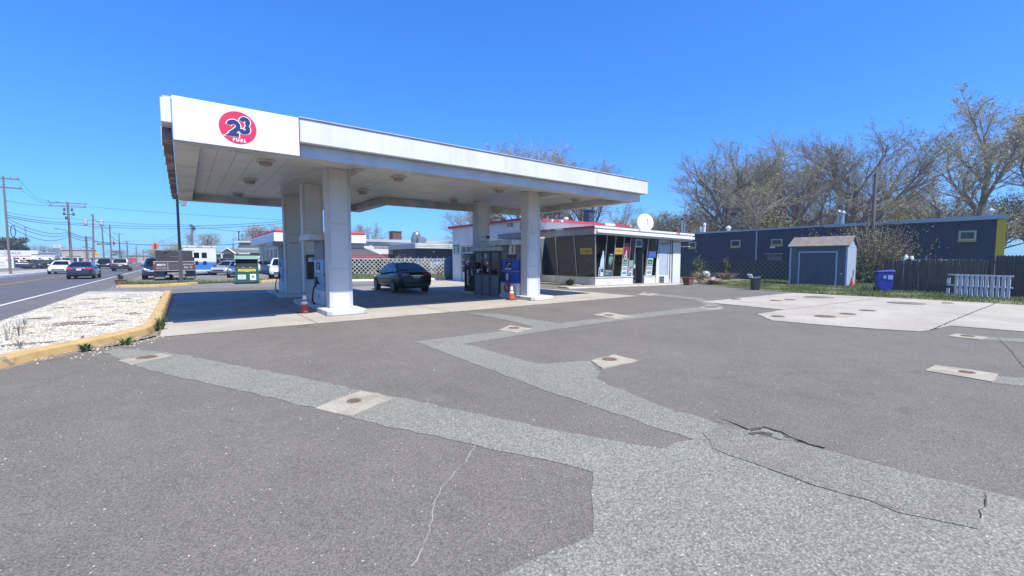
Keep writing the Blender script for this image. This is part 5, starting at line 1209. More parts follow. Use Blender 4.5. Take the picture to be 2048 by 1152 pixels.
def car(style, paint, label, loc, rz, cat='car', name='car', group=None, detail=True, win=None, tail='tail', glasswin=True):
    s = STY[style]; t = thing(name, label, cat, loc, rz, group); Wd = s['W']/2; m = MB(); rings = []
    for (y, zt, zb, wf) in s['st']:
        w = Wd*wf; h = zt-zb
        half = [(0,zb),(w*.84,zb),(w*.965,zb+.10*h+.03),(w,zb+.36*h),(w*.995,zb+.66*h),(w*.955,zb+.90*h),(w*.84,zt-.005),(0,zt+.02)]
        rings.append([Vector((x,y,z)) for x, z in half]+[Vector((-x,y,z)) for x, z in half[-2:0:-1]])
    n = len(rings[0])
    for rg in rings: m.v.extend(rg)
    for i in range(len(rings)-1):
        for k in range(n): m.f.append((i*n+k, (i+1)*n+k, (i+1)*n+(k+1)%n, i*n+(k+1)%n))
    m.f.append(tuple(range(n))); e = (len(rings)-1)*n; m.f.append(tuple(e+k for k in range(n-1,-1,-1)))
    bo = m.build('body', paint, t, smooth=True, subsurf=1)
    # cabin
    wy, wz, ty, tz = s['ws']; by, bz, ry, rz_ = s['rr']; wb_, wr_ = Wd*s['bel'], Wd*s['roof']
    F0, R0, F1, R1 = Vector((wb_,wy,wz)), Vector((wb_,by,bz)), Vector((wr_,ty,tz)), Vector((wr_,ry,rz_))
    def S(a, b, sx=1):
        p = F0.lerp(R0,a).lerp(F1.lerp(R1,a), b); p = p.copy(); p.z += .03*math.sin(math.pi*a)*b; p.x *= sx; return p
    m = MB(); N = 8
    for i in range(N+1):
        a = i/N
        for q in (S(a,-.06),S(a,.5)+Vector((.02,0,0)),S(a,.93)+Vector((.008,0,0)),S(a,1)*1.0-Vector((.06,0,-.035)),Vector((0,S(a,1).y,S(a,1).z+.06)),S(a,1,-1)+Vector((.06,0,.035)),S(a,.93,-1)-Vector((.008,0,0)),S(a,.5,-1)-Vector((.02,0,0)),S(a,-.06,-1)): m.v.append(q)
    for i in range(N):
        for k in range(8): m.f.append((i*9+k, i*9+k+1, (i+1)*9+k+1, (i+1)*9+k))
    m.f.append(tuple(range(8,-1,-1))); m.f.append(tuple(N*9+k for k in range(9)))
    m.build('cabin', paint, t, smooth=False, bevel=.02)
    def pane(nm, q, off):
        c = (q[1]-q[0]).cross(q[3]-q[0]).normalized()*off
        MB().add([p+c for p in q], [(0,1,2,3)]).build(nm, W['carglass'], t)
    if not glasswin: pass
    f = lambda a,b,sx: S(a,b,sx)+Vector((sx*.024*math.sin(math.pi*min(1,b*1.0))*1.0,0,0))
    for (a0, a1) in (win if win is not None else s['win']):
        for sx in (1, -1):
            q = [f(a0+.0,.06,sx), f(a1,.06,sx), f(a1-(.03 if a1 < .9 else .0),.90,sx), f(a0+.035,.90,sx)]
            if sx > 0: q = q[::-1]
            pane('side_window', q, .012)
    ins = .08
    def fq(P, k0=.06, k1=.92): 
        A_, B_, C_, D_ = P
        lo = lambda u,v: A_.lerp(B_,u).lerp(D_.lerp(C_,u), v)
        return [lo(ins,k0), lo(1-ins,k0), lo(1-ins,k1), lo(ins,k1)]
    pane('windshield', fq([S(0,0,1),S(0,0,-1),S(0,1,-1),S(0,1,1)]), .03)
    pane('rear_window', fq([S(1,0,-1),S(1,0,1),S(1,1,1),S(1,1,-1)]), .03)
    # wheels
    for y in s['wb']:
        for sx in (1, -1):
            x = sx*(Wd-.10); r_ = s['r']
            w = MB().lathe([(r_*.72,-.11),(r_*.96,-.11),(r_,-.07),(r_,.07),(r_*.96,.11),(r_*.72,.11)], (x,y,r_), 20, 'x').build('wheel', W['rubber'], t)
            MB().lathe([(r_*.66,0),(r_*.66,.005),(r_*.3,-.02),(r_*.12,.01)] if sx > 0 else [(r_*.12,-.01),(r_*.3,.02),(r_*.66,-.005),(r_*.66,0)], (x+sx*.115,y,r_), 16, 'x').build('rim', W['rimgrey'], w)
            MB().lathe([(r_*1.16,-.004),(r_*1.16,.004)], (sx*(Wd*.985),y,r_+.02), 20, 'x').build('wheel_arch', W['black'], t)
    if detail:
        y0, zt0 = s['st'][1][0], s['st'][1][1]; y1 = s['st'][-2][0]
        for sx in (1, -1):
            if style == 'sedan':
                MB().hexa([(sx*Wd*.42,y0-.05,zt0-.20),(sx*Wd*.86,y0-.03,zt0-.22),(sx*Wd*.93,y0+.22,zt0-.16),(sx*Wd*.45,y0+.2,zt0-.14)][::(1 if sx > 0 else -1)], [(sx*Wd*.42,y0-.03,zt0-.08),(sx*Wd*.82,y0-.01,zt0-.06),(sx*Wd*.92,y0+.22,zt0-.03),(sx*Wd*.45,y0+.2,zt0-.02)][::(1 if sx > 0 else -1)]).build('taillight', W[tail], t, bevel=.01)
            else:
                MB().box(sx*Wd*.80,y0-.05,zt0-.28,sx*Wd*.95,y0+.10,zt0+.12).build('taillight', W[tail], t, bevel=.01)
            zh = s['st'][-2][1]
            MB().hexa([(sx*Wd*.45,y1+.02,zh-.16),(sx*Wd*.80,y1-.02,zh-.14),(sx*Wd*.90,y1-.30,zh-.02),(sx*Wd*.50,y1-.25,zh-.04)][::(1 if sx > 0 else -1)], [(sx*Wd*.45,y1+.0,zh-.02),(sx*Wd*.78,y1-.05,zh+.0),(sx*Wd*.88,y1-.30,zh+.10),(sx*Wd*.50,y1-.25,zh+.08)][::(1 if sx > 0 else -1)]).build('headlight', W['headlamp'], t, bevel=.01)
            MB().hexa([(sx*(Wd*.93),wy-.20,wz+.0),(sx*(Wd*1.10),wy-.22,wz+.0),(sx*(Wd*1.10),wy-.10,wz+.0),(sx*(Wd*.93),wy-.08,wz+.0)][::(1 if sx > 0 else -1)], [(sx*(Wd*.93),wy-.20,wz+.13),(sx*(Wd*1.12),wy-.22,wz+.14),(sx*(Wd*1.10),wy-.10,wz+.12),(sx*(Wd*.93),wy-.08,wz+.11)][::(1 if sx > 0 else -1)]).build('mirror', paint, t, bevel=.03)
        MB().box(-.17,y0-.075,zt0-.30 if style == 'sedan' else zt0-.35,.17,y0-.03,zt0-.15 if style == 'sedan' else zt0-.20).build('license_plate', W['plate'], t)
        MB().box(-Wd*.55,s['st'][-1][0]-.02,.46,Wd*.55,s['st'][-1][0]+.02,.56).build('grille', W['black'], t)
        MB().box(-Wd*.7,s['st'][0][0]-.03,.36,Wd*.7,s['st'][0][0]+.06,.48).build('bumper_strip', W['black'], t, bevel=.01)
    return t
def paint(n, c, rough=.25, met=.0): return M(n, c, rough, met, coat=.7, spec=.6)
pBlack, pNavy, pWhite, pSilver, pGrey, pRed = M('paint_black', '#080a0e', .25, coat=.12, spec=.3), paint('paint_navy', '#18233f'), paint('paint_white', '#d6d8d6'), paint('paint_silver', '#a6acb2', .3, .4), paint('paint_dark_grey', '#474b55', .3), paint('paint_red', '#8a1f26')
pBlueG = paint('paint_blue_grey', '#4d637f', .3, .2)
t = car('sedan', pBlack, 'black sedan parked under the canopy with its tail toward the viewer', (8.85, 21.1, 0), rad(-3)); t.scale = (.93,.93,.97)
MB().box(-.35,-2.485,.855,.35,-2.44,.878).build('chrome_strip', W['chrome'], t)
MB().tube((0,-.85,1.50),(0,-.98,1.60),.02,.012).build('roof_antenna', W['black'], t)
gR = 'cars on the road'
car('sedan', pNavy, 'dark blue sedan driving away in the nearest lane', (-6.75, 51.5, 0), rad(-1), group=gR, tail='tailglow').scale = (.9,.9,.95)
car('sedan', pWhite, 'white sedan coming toward the viewer on the far side', (-11.0, 70.5, 0), math.pi, group=gR)
car('suv', pBlack, 'black sport utility vehicle coming on behind the white sedan', (-11.1, 105, 0), math.pi, group=gR, name='suv', cat='suv')
car('suv', paint('paint_charcoal', '#20252f'), 'dark minivan driving away ahead of the blue sedan', (-6.9, 82, 0), 0, group=gR, name='minivan', cat='minivan', tail='tailglow')
# parked across the road
p = AD(47, 74); car('sedan', pNavy, 'navy sedan parked side on in front of the white vans', (p.x, p.y, .05), rad(-80), group='vehicles of the rental lot')
def vanx(px_, d, rz, label, style='van', pt=pWhite, **k): 
    p = AD(px_, d); return car(style, pt, label, (p.x, p.y, 0), rad(rz), group='vehicles of the rental lot', name='cargo_van', cat='van', **k)
vanx(40, 82, -78, 'white cargo van parked behind the navy sedan', win=[(.05,.2),(.25,.55)])
vanx(72, 86, -76, 'white van right of the cargo van with sloping nose', win=[(.05,.2)])
vanx(92, 91, -76, 'rightmost white van beside the dark hedge', win=[(.05,.2)])
def boxtruck(px_, d, rz, label, txt):
    p = AD(px_, d); t = thing('moving_truck', label, 'truck', (p.x, p.y, 0), rad(rz), 'vehicles of the rental lot')
    MB().box(-1.2,-4.2,1.0,1.2,2.0,3.5).box(-1.15,1.4,2.7,1.15,3.0,3.5).build('cargo_box', W['wallwhite'], t, bevel=.04)
    MB().hexa([(-1.1,2.02,.5),(1.1,2.02,.5),(1.05,4.0,.5),(-1.05,4.0,.5)], [(-1.05,2.02,2.5),(1.05,2.02,2.5),(.95,2.7,2.45),(-.95,2.7,2.45)]).build('cab', pWhite, t, bevel=.06)
    MB().box(-1.0,2.9,.5,1.0,4.4,1.35).build('hood', pWhite, t, bevel=.08)
    F = frame((-1.2,2.0,1.0) if rz > 0 else (1.205,-4.2,1.0), (0,-1,0) if rz > 0 else (0,1,0), (0,0,1))
    MB().fbox(F, 1.6, .75, 0, 6.0, 1.35, .012).build('red_band', W['red'], t)
    text_mb(F, txt, .62, 1.9, 1.9, .012, sx=1.3).build('lettering', W['darkgrey'], t)
    MB().fbox(F, .2, 1.2, 0, 1.4, 2.1, .01).build('side_picture', W['sidinggrey'], t)
    for y in (-2.8, 3.2):
        for x in (-.95, .95): MB().lathe([(.42,-.14),(.45,-.1),(.45,.1),(.42,.14)], (x,y,.45), 16, 'x').build('wheel', W['rubber'], t)
    return t
boxtruck(40, 92, -80, 'white moving truck with a red band and dark lettering behind the vans', 'U-HAUL')
# dump truck parked beyond the far kerb
p = AD(352, 33.2); t = thing('dump_truck', 'dark brown dump truck seen from behind with white lettering on the tailgate', 'truck', (p.x, p.y, 0), rad(2)); t.scale = (.95,1,.78)
mB = M('truck_brown', '#352f30', .6, col2='#403a3a', scale=2)
mBd = M('truck_bed', '#4f4b4b', .6, col2='#454141', scale=2)
MB().box(-1.32,.0,1.0,1.32,3.6,1.12).box(-1.32,0,1.12,-1.26,3.6,1.85).box(1.26,0,1.12,1.32,3.6,1.85).box(-1.26,3.5,1.12,1.26,3.6,1.9).build('bed', mBd, t)
tg = MB().box(-1.32,-.10,.98,1.32,-.02,1.85).build('tailgate', mBd, t)
MB().box(-1.34,-.14,1.78,1.34,-.10,1.90).box(-1.34,-.14,.94,1.34,-.10,1.02).box(-1.34,-.13,1.02,-1.24,-.10,1.78).box(1.24,-.13,1.02,1.34,-.10,1.78).box(-.48,-.13,1.02,-.42,-.10,1.78).box(.42,-.13,1.02,.48,-.10,1.78).build('tailgate_frame', W['sidinggrey'], tg)
F = frame((0,-.105,0), (1,0,0), (0,0,1))
text_mb(F, "BRIAT'S", .26, -.85, 1.52, .006, 'CENTER', .62, bold=.008).build('lettering', W['paper'], tg)
text_mb(F, 'LANDSCAPING', .12, -.85, 1.22, .006, 'CENTER', .8).build('lettering', W['paper'], tg)
text_mb(F, '555 0123' if False else 'No. 10', .24, .86, 1.28, .006, 'CENTER', .8).build('lettering', W['paper'], tg); text_mb(F, 'MAINTENANCE', .13, .86, 1.56, .006, 'CENTER', .75).build('lettering', W['paper'], tg)
MB().box(-1.15,.35,1.9,1.15,.42,2.95).box(-1.2,.30,1.86,-1.12,3.5,2.9).box(1.12,.30,1.86,1.2,3.5,2.9).build('dump_wall', mB, t)
m = MB(); r = random.Random(3)
for k in range(12): a = Vector((r.uniform(-1,1), r.uniform(.4,3), 2.75)); b = a+Vector((r.uniform(-.6,.6), r.uniform(-.4,.4), r.uniform(.1,.32))); m.path([a, b], .04, 5)
m.box(-1.1,.45,2.6,1.1,3.3,2.92); m.build('load', W['bark'], t)
text_mb(frame((0,.345,0), (1,0,0), (0,0,1)), 'No dumping', .14, .1, 2.35, .004, 'CENTER').build('lettering', W['sidinggrey'], t)
MB().box(-1.05,3.75,.9,1.05,5.5,2.5).build('cab', W['wallwhite'], t, bevel=.08); MB().box(-.9,3.72,1.75,.9,3.75,2.35).build('cab_window', W['carglass'], t)
MB().box(-.5,-.05,.55,.5,5.4,.95).build('chassis', W['black'], t)
for x in (-1.0, 1.0):
    MB().lathe([(.42,-.25),(.48,-.2),(.48,.2),(.42,.25)], (x,.9,.48), 18, 'x').build('wheel', W['rubber'], t)
    MB().lathe([(.42,-.14),(.46,-.1),(.46,.1),(.42,.14)], (x,4.5,.46), 18, 'x').build('wheel', W['rubber'], t)
    MB().box(x-.36,.18,.14,x+.36,.21,.95).build('mud_flap', W['darkgrey'], t); MB().box(x-.28,.16,.18,x+.28,.178,.36).build('flap_plate', W['steel'], t)
    MB().box(x*1.27-.06,-.16,1.05,x*1.27+.06,-.14,1.6).build('taillight', W['tail'], t)
    MB().box(x*1.45-.12,4.9,1.9,x*1.45+.12,5.0,2.3).build('mirror', W['black'], t)
MB().box(-.5,-.2,.62,.7,-.06,.78).build('bumper', W['sidinggrey'], t); MB().box(-.2,-.22,.5,-.05,-.14,.62).build('hitch', W['steel'], t)
p = AD(335, 36.5); car('suv', pNavy, 'dark blue car half hidden left of the dump truck facing the viewer', (p.x-.55, p.y, 0), math.pi, name='suv', cat='suv', group='vehicles parked beyond the far kerb')
# white and blue camper van
p = AD(403, 43.5); t = thing('camper_van', 'boxy white camper van with a blue lower half seen from behind', 'van', (p.x, p.y, 0), rad(-3))
pVb = paint('paint_van_blue', '#2b6fb8', .4)
MB().box(-1.35,0,1.32,1.35,6.2,2.98).build('body', W['wallwhite'], t, bevel=.06); MB().box(-1.35,.002,.45,1.35,6.2,1.32).build('lower_body', pVb, t, bevel=.04)
MB().box(-1.4,-.04,2.8,1.4,.02,2.98).build('roof_cap', W['wallwhite'], t, bevel=.02)
for x in (-.28, .35): MB().box(x-.22,-.02,1.75,x+.22,-.004,2.3).build('rear_window', W['carglass'], t, bevel=.03)
for x in (-.3, .38): MB().lathe([(.17,-.05),(.17,0)], (x,-.004,1.28), 14, 'y').build('spare_wheel', W['black'], t)
for x in (-1.0,-.15,.0,.15,1.0): MB().box(x-.05,-.06,2.86,x+.05,-.042,2.92).build('marker_lamp', W['tail'], t)
MB().box(-1.3,-.25,.42,1.3,-.02,.55).build('bumper', W['sillwhite'], t); 
for x in (-1.05,1.05):
    for y in (1.3,4.8): MB().lathe([(.36,-.14),(.4,-.1),(.4,.1),(.36,.14)], (x,y,.4), 16, 'x').build('wheel', W['rubber'], t)
    MB().box(x*1.12-.1,-.03,.7,x*1.12+.1,-.004,1.1).build('taillight', W['tail'], t)
MB().box(-1.5,2.6,1.6,-1.36,2.7,2.0).build('mirror', W['black'], t)
# other parked cars
gP = 'vehicles parked beyond the far kerb'
def park(px_, d, style, pt, rz, lb, **k): p = AD(px_, d); return car(style, pt, lb, (p.x, p.y, 0), rad(rz), group=gP, **k)
park(440, 60, 'sedan', pRed, -20, 'red car just showing right of the camper van')
park(455, 53, 'suv', pGrey, -65, 'grey minivan side on left of the donation box', name='minivan', cat='minivan')
park(462, 46, 'sedan', pSilver, 150, 'silver car in front of the grey minivan', )
park(480, 40, 'sedan', pBlueG, 175, 'blue grey car directly behind the donation box')
park(528, 50, 'sedan', pWhite, -80, 'white car side on right of the donation box')
park(512, 64, 'van', pWhite, 60, 'white van in the background right of the donation box', name='cargo_van', cat='van')
t = park(566, 38, 'suv', paint('paint_pale', '#b9c0c0', .3), 168, 'pale pickup facing the viewer behind the far left column', name='pickup', cat='pickup')
park(880, 62, 'suv', pWhite, -70, 'white van roof showing over the lattice fence', name='minivan', cat='minivan')
c = PX(1094, 560, 18.0); 
# donation box
c = G(495, 567.5); t = thing('donation_box', 'dark green metal donation box with yellow labels on the far strip', 'donation box', (c.x, c.y, 0), rad(-7))
gb = W['green']
MB().box(-.66,0,.08,.66,1.0,1.0).box(-.66,.0,1.0,-.60,1.0,1.62).box(.60,0,1.0,.66,1.0,1.62).box(-.60,.45,1.0,.60,1.0,1.62).build('body', gb, t, bevel=.012)
MB().hexa([(-.68,-.03,1.62),(.68,-.03,1.62),(.68,1.02,1.62),(-.68,1.02,1.62)], [(-.68,.10,1.86),(.68,.10,1.86),(.68,1.02,1.86),(-.68,1.02,1.86)]).build('top', W['teal'], t, bevel=.012)
MB().hexa([(-.58,.04,1.12),(.58,.04,1.12),(.58,.10,1.12),(-.58,.10,1.12)], [(-.58,.30,1.60),(.58,.30,1.60),(.58,.36,1.60),(-.58,.36,1.60)]).build('chute', M('chute_dark', '#161d27', .8), t)
MB().box(-.60,-.03,1.04,.60,.0,1.08).build('handle', W['steel'], t)
for x in (-.2,.2): MB().box(x-.02,-.035,1.06,x+.02,-.004,1.12).build('latch', W['paper'], t)
MB().box(-.5,-.02,.82,-.19,-.003,.98).box(-.17,-.02,.80,.17,-.003,.98).box(.19,-.02,.82,.5,-.003,.98).build('label', W['yellow'], t)
F = frame((0,-.02,0),(1,0,0),(0,0,1))
for q_ in (('CLOTHES',.09,-.345,.7),('SHOES',.11,0,.8),('BOOKS',.09,.345,.7)): text_mb(F,q_[0],q_[1],q_[2],.90,.003,'CENTER',q_[3]).build('lettering', W['darkgrey'], t)
MB().box(-.52,-.02,.30,-.08,-.003,.60).box(.16,-.02,.24,.50,-.003,.64).build('notice', W['paper'], t)
m = MB()
for k in range(6): m.fbox(F,-.48,.34+k*.04,.001,-.13,.352+k*.04,.004)
m.fprism(F,[(.33+.09*math.cos(i*.628),.46+.09*math.sin(i*.628)) for i in range(10)],.001,.004); m.build('notice_print', W['sidinggrey'], t)
MB().box(-.66,.05,0,.66,.95,.075).build('skid', W['black'], t)
for sx in (-.66,.66): MB().box(sx-.015,-.02,1.25,sx+.015,.02,1.36).build('side_handle', W['paper'], t)
# ------------------------------------------------------------------ poles, wires, signals
def crossarm(t, z, half, ins, ax=0.0, mat=None, y=0.0):
    m = MB().box(-half,y-.08,z-.07,half,y+.08,z+.07); a = m.build('crossarm', mat or W['wood_pole'], t)
    i = MB()
    for x in ins: i.lathe([(.05,0),(.08,.08),(.05,.16),(.08,.22),(.03,.28)], (x,y,z+.07), 8)
    i.build('insulator', W['ceramic'], a)
def upole(px_, ytop, X, label, r0=.115, rz=0.0, Y=None, lean=(0,0)):
    p = PX(px_, ytop, X); t = thing('utility_pole', label, 'utility pole', (X, p.y, 0), rz, 'wooden utility poles')
    MB().tube((0,0,-.1),(lean[0],lean[1],p.z),r0,r0*.7,10).build('pole', W['wood_pole'], t); return t, p
tA, pA = upole(6, 352, -14.9, 'tall utility pole at the left picture edge with a cable coil')
crossarm(tA, pA.z-.25, 1.15, (-1.05,-.5,.5,1.05)); crossarm(tA, pA.z-1.2, 1.3, (-1.2,1.2))
c = PX(12, 460, -14.9); m = MB(); m.path([(.42+.17*math.cos(i*.2618), 0, c.z-pA.z+pA.z-.1+.62*math.sin(i*.2618)) for i in range(25)], .035, 6, cap=False); m.build('cable_coil', W['wire'], tA)
tB, pB = upole(135, 404, -14.9, 'utility pole with wide double crossarm and switch gear', .20)
crossarm(tB, pB.z-.2, 2.35, (-2.2,-1.2,1.2,2.2)); crossarm(tB, pB.z-.75, 2.2, (-2.0,2.0)); 
m = MB()
for x, z in ((-.45,1.2),(.45,1.2),(-.5,1.9),(.6,1.9),(.0,2.3),(-.3,2.6)): m.lathe([(.10,0),(.16,.1),(.12,.5)], (x,.1,pB.z-z-.3), 8)
m.box(-.7,.05,pB.z-2.1,.8,.2,pB.z-1.98); m.build('switch_gear', W['darkgrey'], tB)
MB().path([(0,-.1,pB.z-5.0),(-.6,-.8,pB.z-4.6),(-1.3,-1.2,pB.z-4.5)], .05, 6).hexa([(-1.6,-1.4,pB.z-4.65),(-1.2,-1.4,pB.z-4.65),(-1.2,-1.0,pB.z-4.65),(-1.6,-1.0,pB.z-4.65)], [(-1.6,-1.4,pB.z-4.45),(-1.2,-1.4,pB.z-4.45),(-1.2,-1.0,pB.z-4.45),(-1.6,-1.0,pB.z-4.45)]).build('street_lamp', W['steel'], tB)
tC, pC = upole(181, 428, -15.1, 'slightly leaning pole carrying two pale transformers', .20, lean=(.35,0))
for x in (-1.2, 1.25): MB().lathe([(.32,0),(.36,.05),(.36,.95),(.2,1.1)], (.35+x,0,pC.z-2.3), 12).build('transformer', W['transf'], tC)
crossarm(tC, pC.z-2.4, 1.7, (-1.6,1.6), mat=W['transf'])
MB().path([(.1,0,3.9),(-1.5,-.6,4.3)], .08, 6).build('bracket', W['darkgrey'], tC)
tC2, pC2 = upole(172, 472, -15.0, 'short bare stub pole beside the leaning transformer pole', .22)
tD, pD = upole(204, 454, -15.0, 'distant pole with small crossarm left of the green street sign', .18); crossarm(tD, pD.z-.3, 1.6, (-1.5,1.5)); 
tE, pE = upole(219, 449, -15.0, 'distant straight pole right of the green street sign', .19); MB().path([(0,0,pE.z-2.2),(.9,-.3,pE.z-2.0)], .06, 6).build('bracket', W['steel'], tE)
tF, pF = upole(237.6, 466, -15.2, 'distant pole just left of the minivan', .19); crossarm(tF, pF.z-.3, 1.2, (1.1,))
tG, pG = upole(253.6, 481, -15.2, 'distant pole over the minivan roof', .2); crossarm(tG, pG.z-.3, .9, (.8,))
tH, pH = upole(272, 491.6, -15.4, 'far pole near the end of the road', .22); tI, pI = upole(286, 498, -15.4, 'farthest visible pole at the end of the road', .24)
pq = AD(59, 110); t = thing('flag_pole', 'thin grey pole in the truck lot left of the crossarm pole', 'pole', (pq.x, pq.y, 0)); MB().tube((0,0,0),(0,0,HZ(456,110)),.12,.09).build('shaft', W['steel'], t); MB().lathe([(.16,0),(.16,.2)], (0,0,HZ(456,110)), 8).build('cap', W['steel'], t)
pq = AD(389, 72); t = thing('utility_pole', 'pole with a small transformer box over the camper van', 'utility pole', (pq.x, pq.y, 0), 0, 'wooden utility poles'); zJ = HZ(449,72); MB().tube((0,0,0),(0,0,zJ),.18,.14,10).build('pole', W['wood_pole'], t); MB().box(-.35,-.1,zJ-.3,.35,.1,zJ-.18).lathe([(.22,0),(.22,.6)],(.3,-.1,zJ-1.0),10).build('transformer', W['darkgrey'], t); pJ = Vector((pq.x,pq.y,zJ))
pq = AD(576, 62); t = thing('utility_pole', 'pole hidden behind the farthest left column', 'utility pole', (pq.x, pq.y, 0), 0, 'wooden utility poles'); zK = HZ(440,62); MB().tube((0,0,0),(0,0,zK),.16,.13,10).build('pole', W['wood_pole'], t); MB().box(-.4,-.06,zK-.3,.4,.06,zK-.2).build('crossarm', W['wood_pole'], t); pK = Vector((pq.x,pq.y,zK))
pq = AD(482, 95); t = thing('lamp_post', 'slim dark post above the grey house roof', 'post', (pq.x, pq.y, 0)); MB().tube((0,0,0),(0,0,HZ(465,95)),.13,.1).build('shaft', W['darkgrey'], t); MB().box(-.2,-.2,HZ(465,95),.2,.2,HZ(465,95)+.2).build('cap', W['darkgrey'], t)
def z_on(P, y): return Vector((P.x, P.y, HZ(y, FW.dot(Vector((P.x,P.y,1.6))-EYEP)/math.cos(PITCH))))
A_ = lambda y: z_on(pA, y); B_ = lambda y: z_on(pB, y); C_ = lambda y: z_on(pC, y)
wl = [(A_(357)+Vector((1.05,0,0)), B_(403)+Vector((-2,0,0)), .9, 'topmost thin wire from the left pole arm'), (A_(376)+Vector((1.1,0,0)), B_(406)+Vector((-1,0,0)), .9, 'second thin wire from the left pole arm'),
 (A_(402), B_(411), .35, 'straight thin wire below the two arm wires'), (A_(431), B_(446), .2, 'upper of the two long black cables at the left pole'), (A_(434.5), B_(449), .25, 'lower of the two long black cables at the left pole'),
 (A_(436), B_(464), .9, 'upper sagging black cable left of the double crossarm pole'), (A_(443), B_(468), .95, 'middle sagging black cable left of the double crossarm pole'), (A_(450), B_(471.5), 1.25, 'lowest sagging black cable left of the double crossarm pole'),
 (A_(425), B_(437), .3, 'faint thin wire above the long black cables')]
for i, (a, b, s, lb) in enumerate(wl): wire(a, b, s, lb, .032 if i in (3,4,5,6,7) else .017)
for (y0, P1, y1, s, lb, r_) in ((446,pK,443,.7,'long black cable from the double crossarm pole to the right',.03), (449,pK,447,.8,'lower long black cable from the double crossarm pole to the right',.03), (411,pK,440.5,.2,'thin wire from the crossarm pole toward the canopy',.018), (437,pJ,449.5,.4,'thin wire toward the pole over the camper van',.022)):
    wire(B_(y0), z_on(P1, y1), s, lb, r_)
for (y0, y1, s, lb) in ((464,474,.4,'upper cable between crossarm pole and transformer pole'), (468,476,.4,'middle cable between crossarm pole and transformer pole'), (471.5,479,.5,'lower cable between crossarm pole and transformer pole')): wire(B_(y0), C_(y1), s, lb, .05)
for (a, b, s, lb) in ((C_(430), z_on(pE,455), .8, 'thin wire from the transformer pole onward'), (C_(479), z_on(pF,486), .6, 'cable from the transformer pole down the road'), (z_on(pD,460), z_on(pG,485), .9, 'thin wire between the distant poles'), (z_on(pE,470), z_on(pH,497), 1.2, 'cable between the far poles')): wire(a, b, s, lb, .04)
wire(pJ-Vector((0,0,.2)), z_on(pK, 462), .5, 'wire between the pole over the camper van and the hidden pole', .025)
wire(z_on(pG,486), pJ-Vector((0,0,.4)), 2.0, 'swooping wire from the distant pole to the pole over the camper van', .025)
sgA, sgB = z_on(pC,482), None
pq = AD(470, 95); wire(z_on(pC, 483), Vector((pq.x,pq.y,HZ(489,95))), .5, 'signal span wire across the intersection', .05)
t = thing('utility_pole', 'span wire pole behind the low grey house', 'utility pole', (pq.x, pq.y, 0), 0, 'wooden utility poles'); MB().tube((0,0,0),(0,0,HZ(487,95)),.16,.13).build('pole', W['wood_pole'], t); MB().box(-.3,-.05,HZ(489,95)-.05,.3,.05,HZ(489,95)+.05).build('bracket', W['darkgrey'], t)
def signal(px_, y, d, label, plate):
    p = AD(px_, d, HZ(y, d)); t = thing('traffic_signal', label, 'traffic signal', p, rad(-5), 'hanging traffic signals')
    if plate: MB().box(-.62,.10,-.55,.62,.14,.55).build('back_plate', M('plate_orange', '#e0703a', .5), t)
    MB().box(-.19,-.12,-.5,.19,.09,.5).build('housing', W['darkgrey'] if plate else W['red'], t, bevel=.02)
    for k, c in enumerate(((.12,.02,.02),(.10,.07,.01),(.02,.08,.04))): MB().lathe([(.12,-.02),(.12,0)], (0,-.122,.32-k*.32), 12, 'y').build('lens', M('signal_lens', c, .3), t)
    MB().tube((0,0,.5),(0,0,.95),.04).build('hanger', W['darkgrey'], t)
signal(315, 492.5, 88, 'orange backed traffic signal hanging over the road', True); signal(233, 487, 110, 'small red traffic signal farther left on the span wire', False)
p = AD(213, 112, HZ(488.5,112)); t = thing('street_sign', 'long green overhead street name sign', 'sign', p, rad(-8)); MB().box(-1.35,-.03,-.2,1.35,.03,.2).build('panel', M('sign_dark_green', '#2c5f63', .5), t); MB().tube((-1.2,0,.2),(-1.2,0,.6),.03).tube((1.2,0,.2),(1.2,0,.6),.03).build('hanger', W['steel'], t); m = text_mb(frame((0,-.032,0),(1,0,0),(0,0,1)), 'BLVD', .26, 0, 0, .003, 'CENTER', 2.2); m.build('lettering', W['paper'], t)
# light mast on the far strip
c = G(363, 569.5); t = thing('light_pole', 'dark square light pole with one floodlight on the yellow kerb', 'light pole', (c.x, c.y, .0))
MB().box(-.10,-.10,0,.10,.10,2.2).build('base_post', W['darkgrey'], t, bevel=.01); MB().tube((0,0,2.2),(0,0,5.7),.075,.07,10).build('pole', W['black'], t)
MB().hexa([(.16,-.16,4.95),(.42,-.22,5.0),(.42,.12,5.0),(.16,.12,4.95)], [(.24,-.10,5.28),(.50,-.16,5.33),(.50,.14,5.33),(.24,.14,5.28)]).build('flood_light', W['midgrey'], t, bevel=.02); MB().path([(.05,0,5.2),(.2,0,5.15)], .03, 6).build('arm', W['black'], t)
c = G(232, 574); pt = pot((c.x+.15, c.y+.8, .0), .52, 'brown planter with tufts of grass on the far strip by the road', 1.2)
weedy('weed', 'grass tuft growing from the roadside planter', 'weed', (c.x+.15, c.y+.8, .36), 60, .42, .22, W['leaf'], 31, .02)
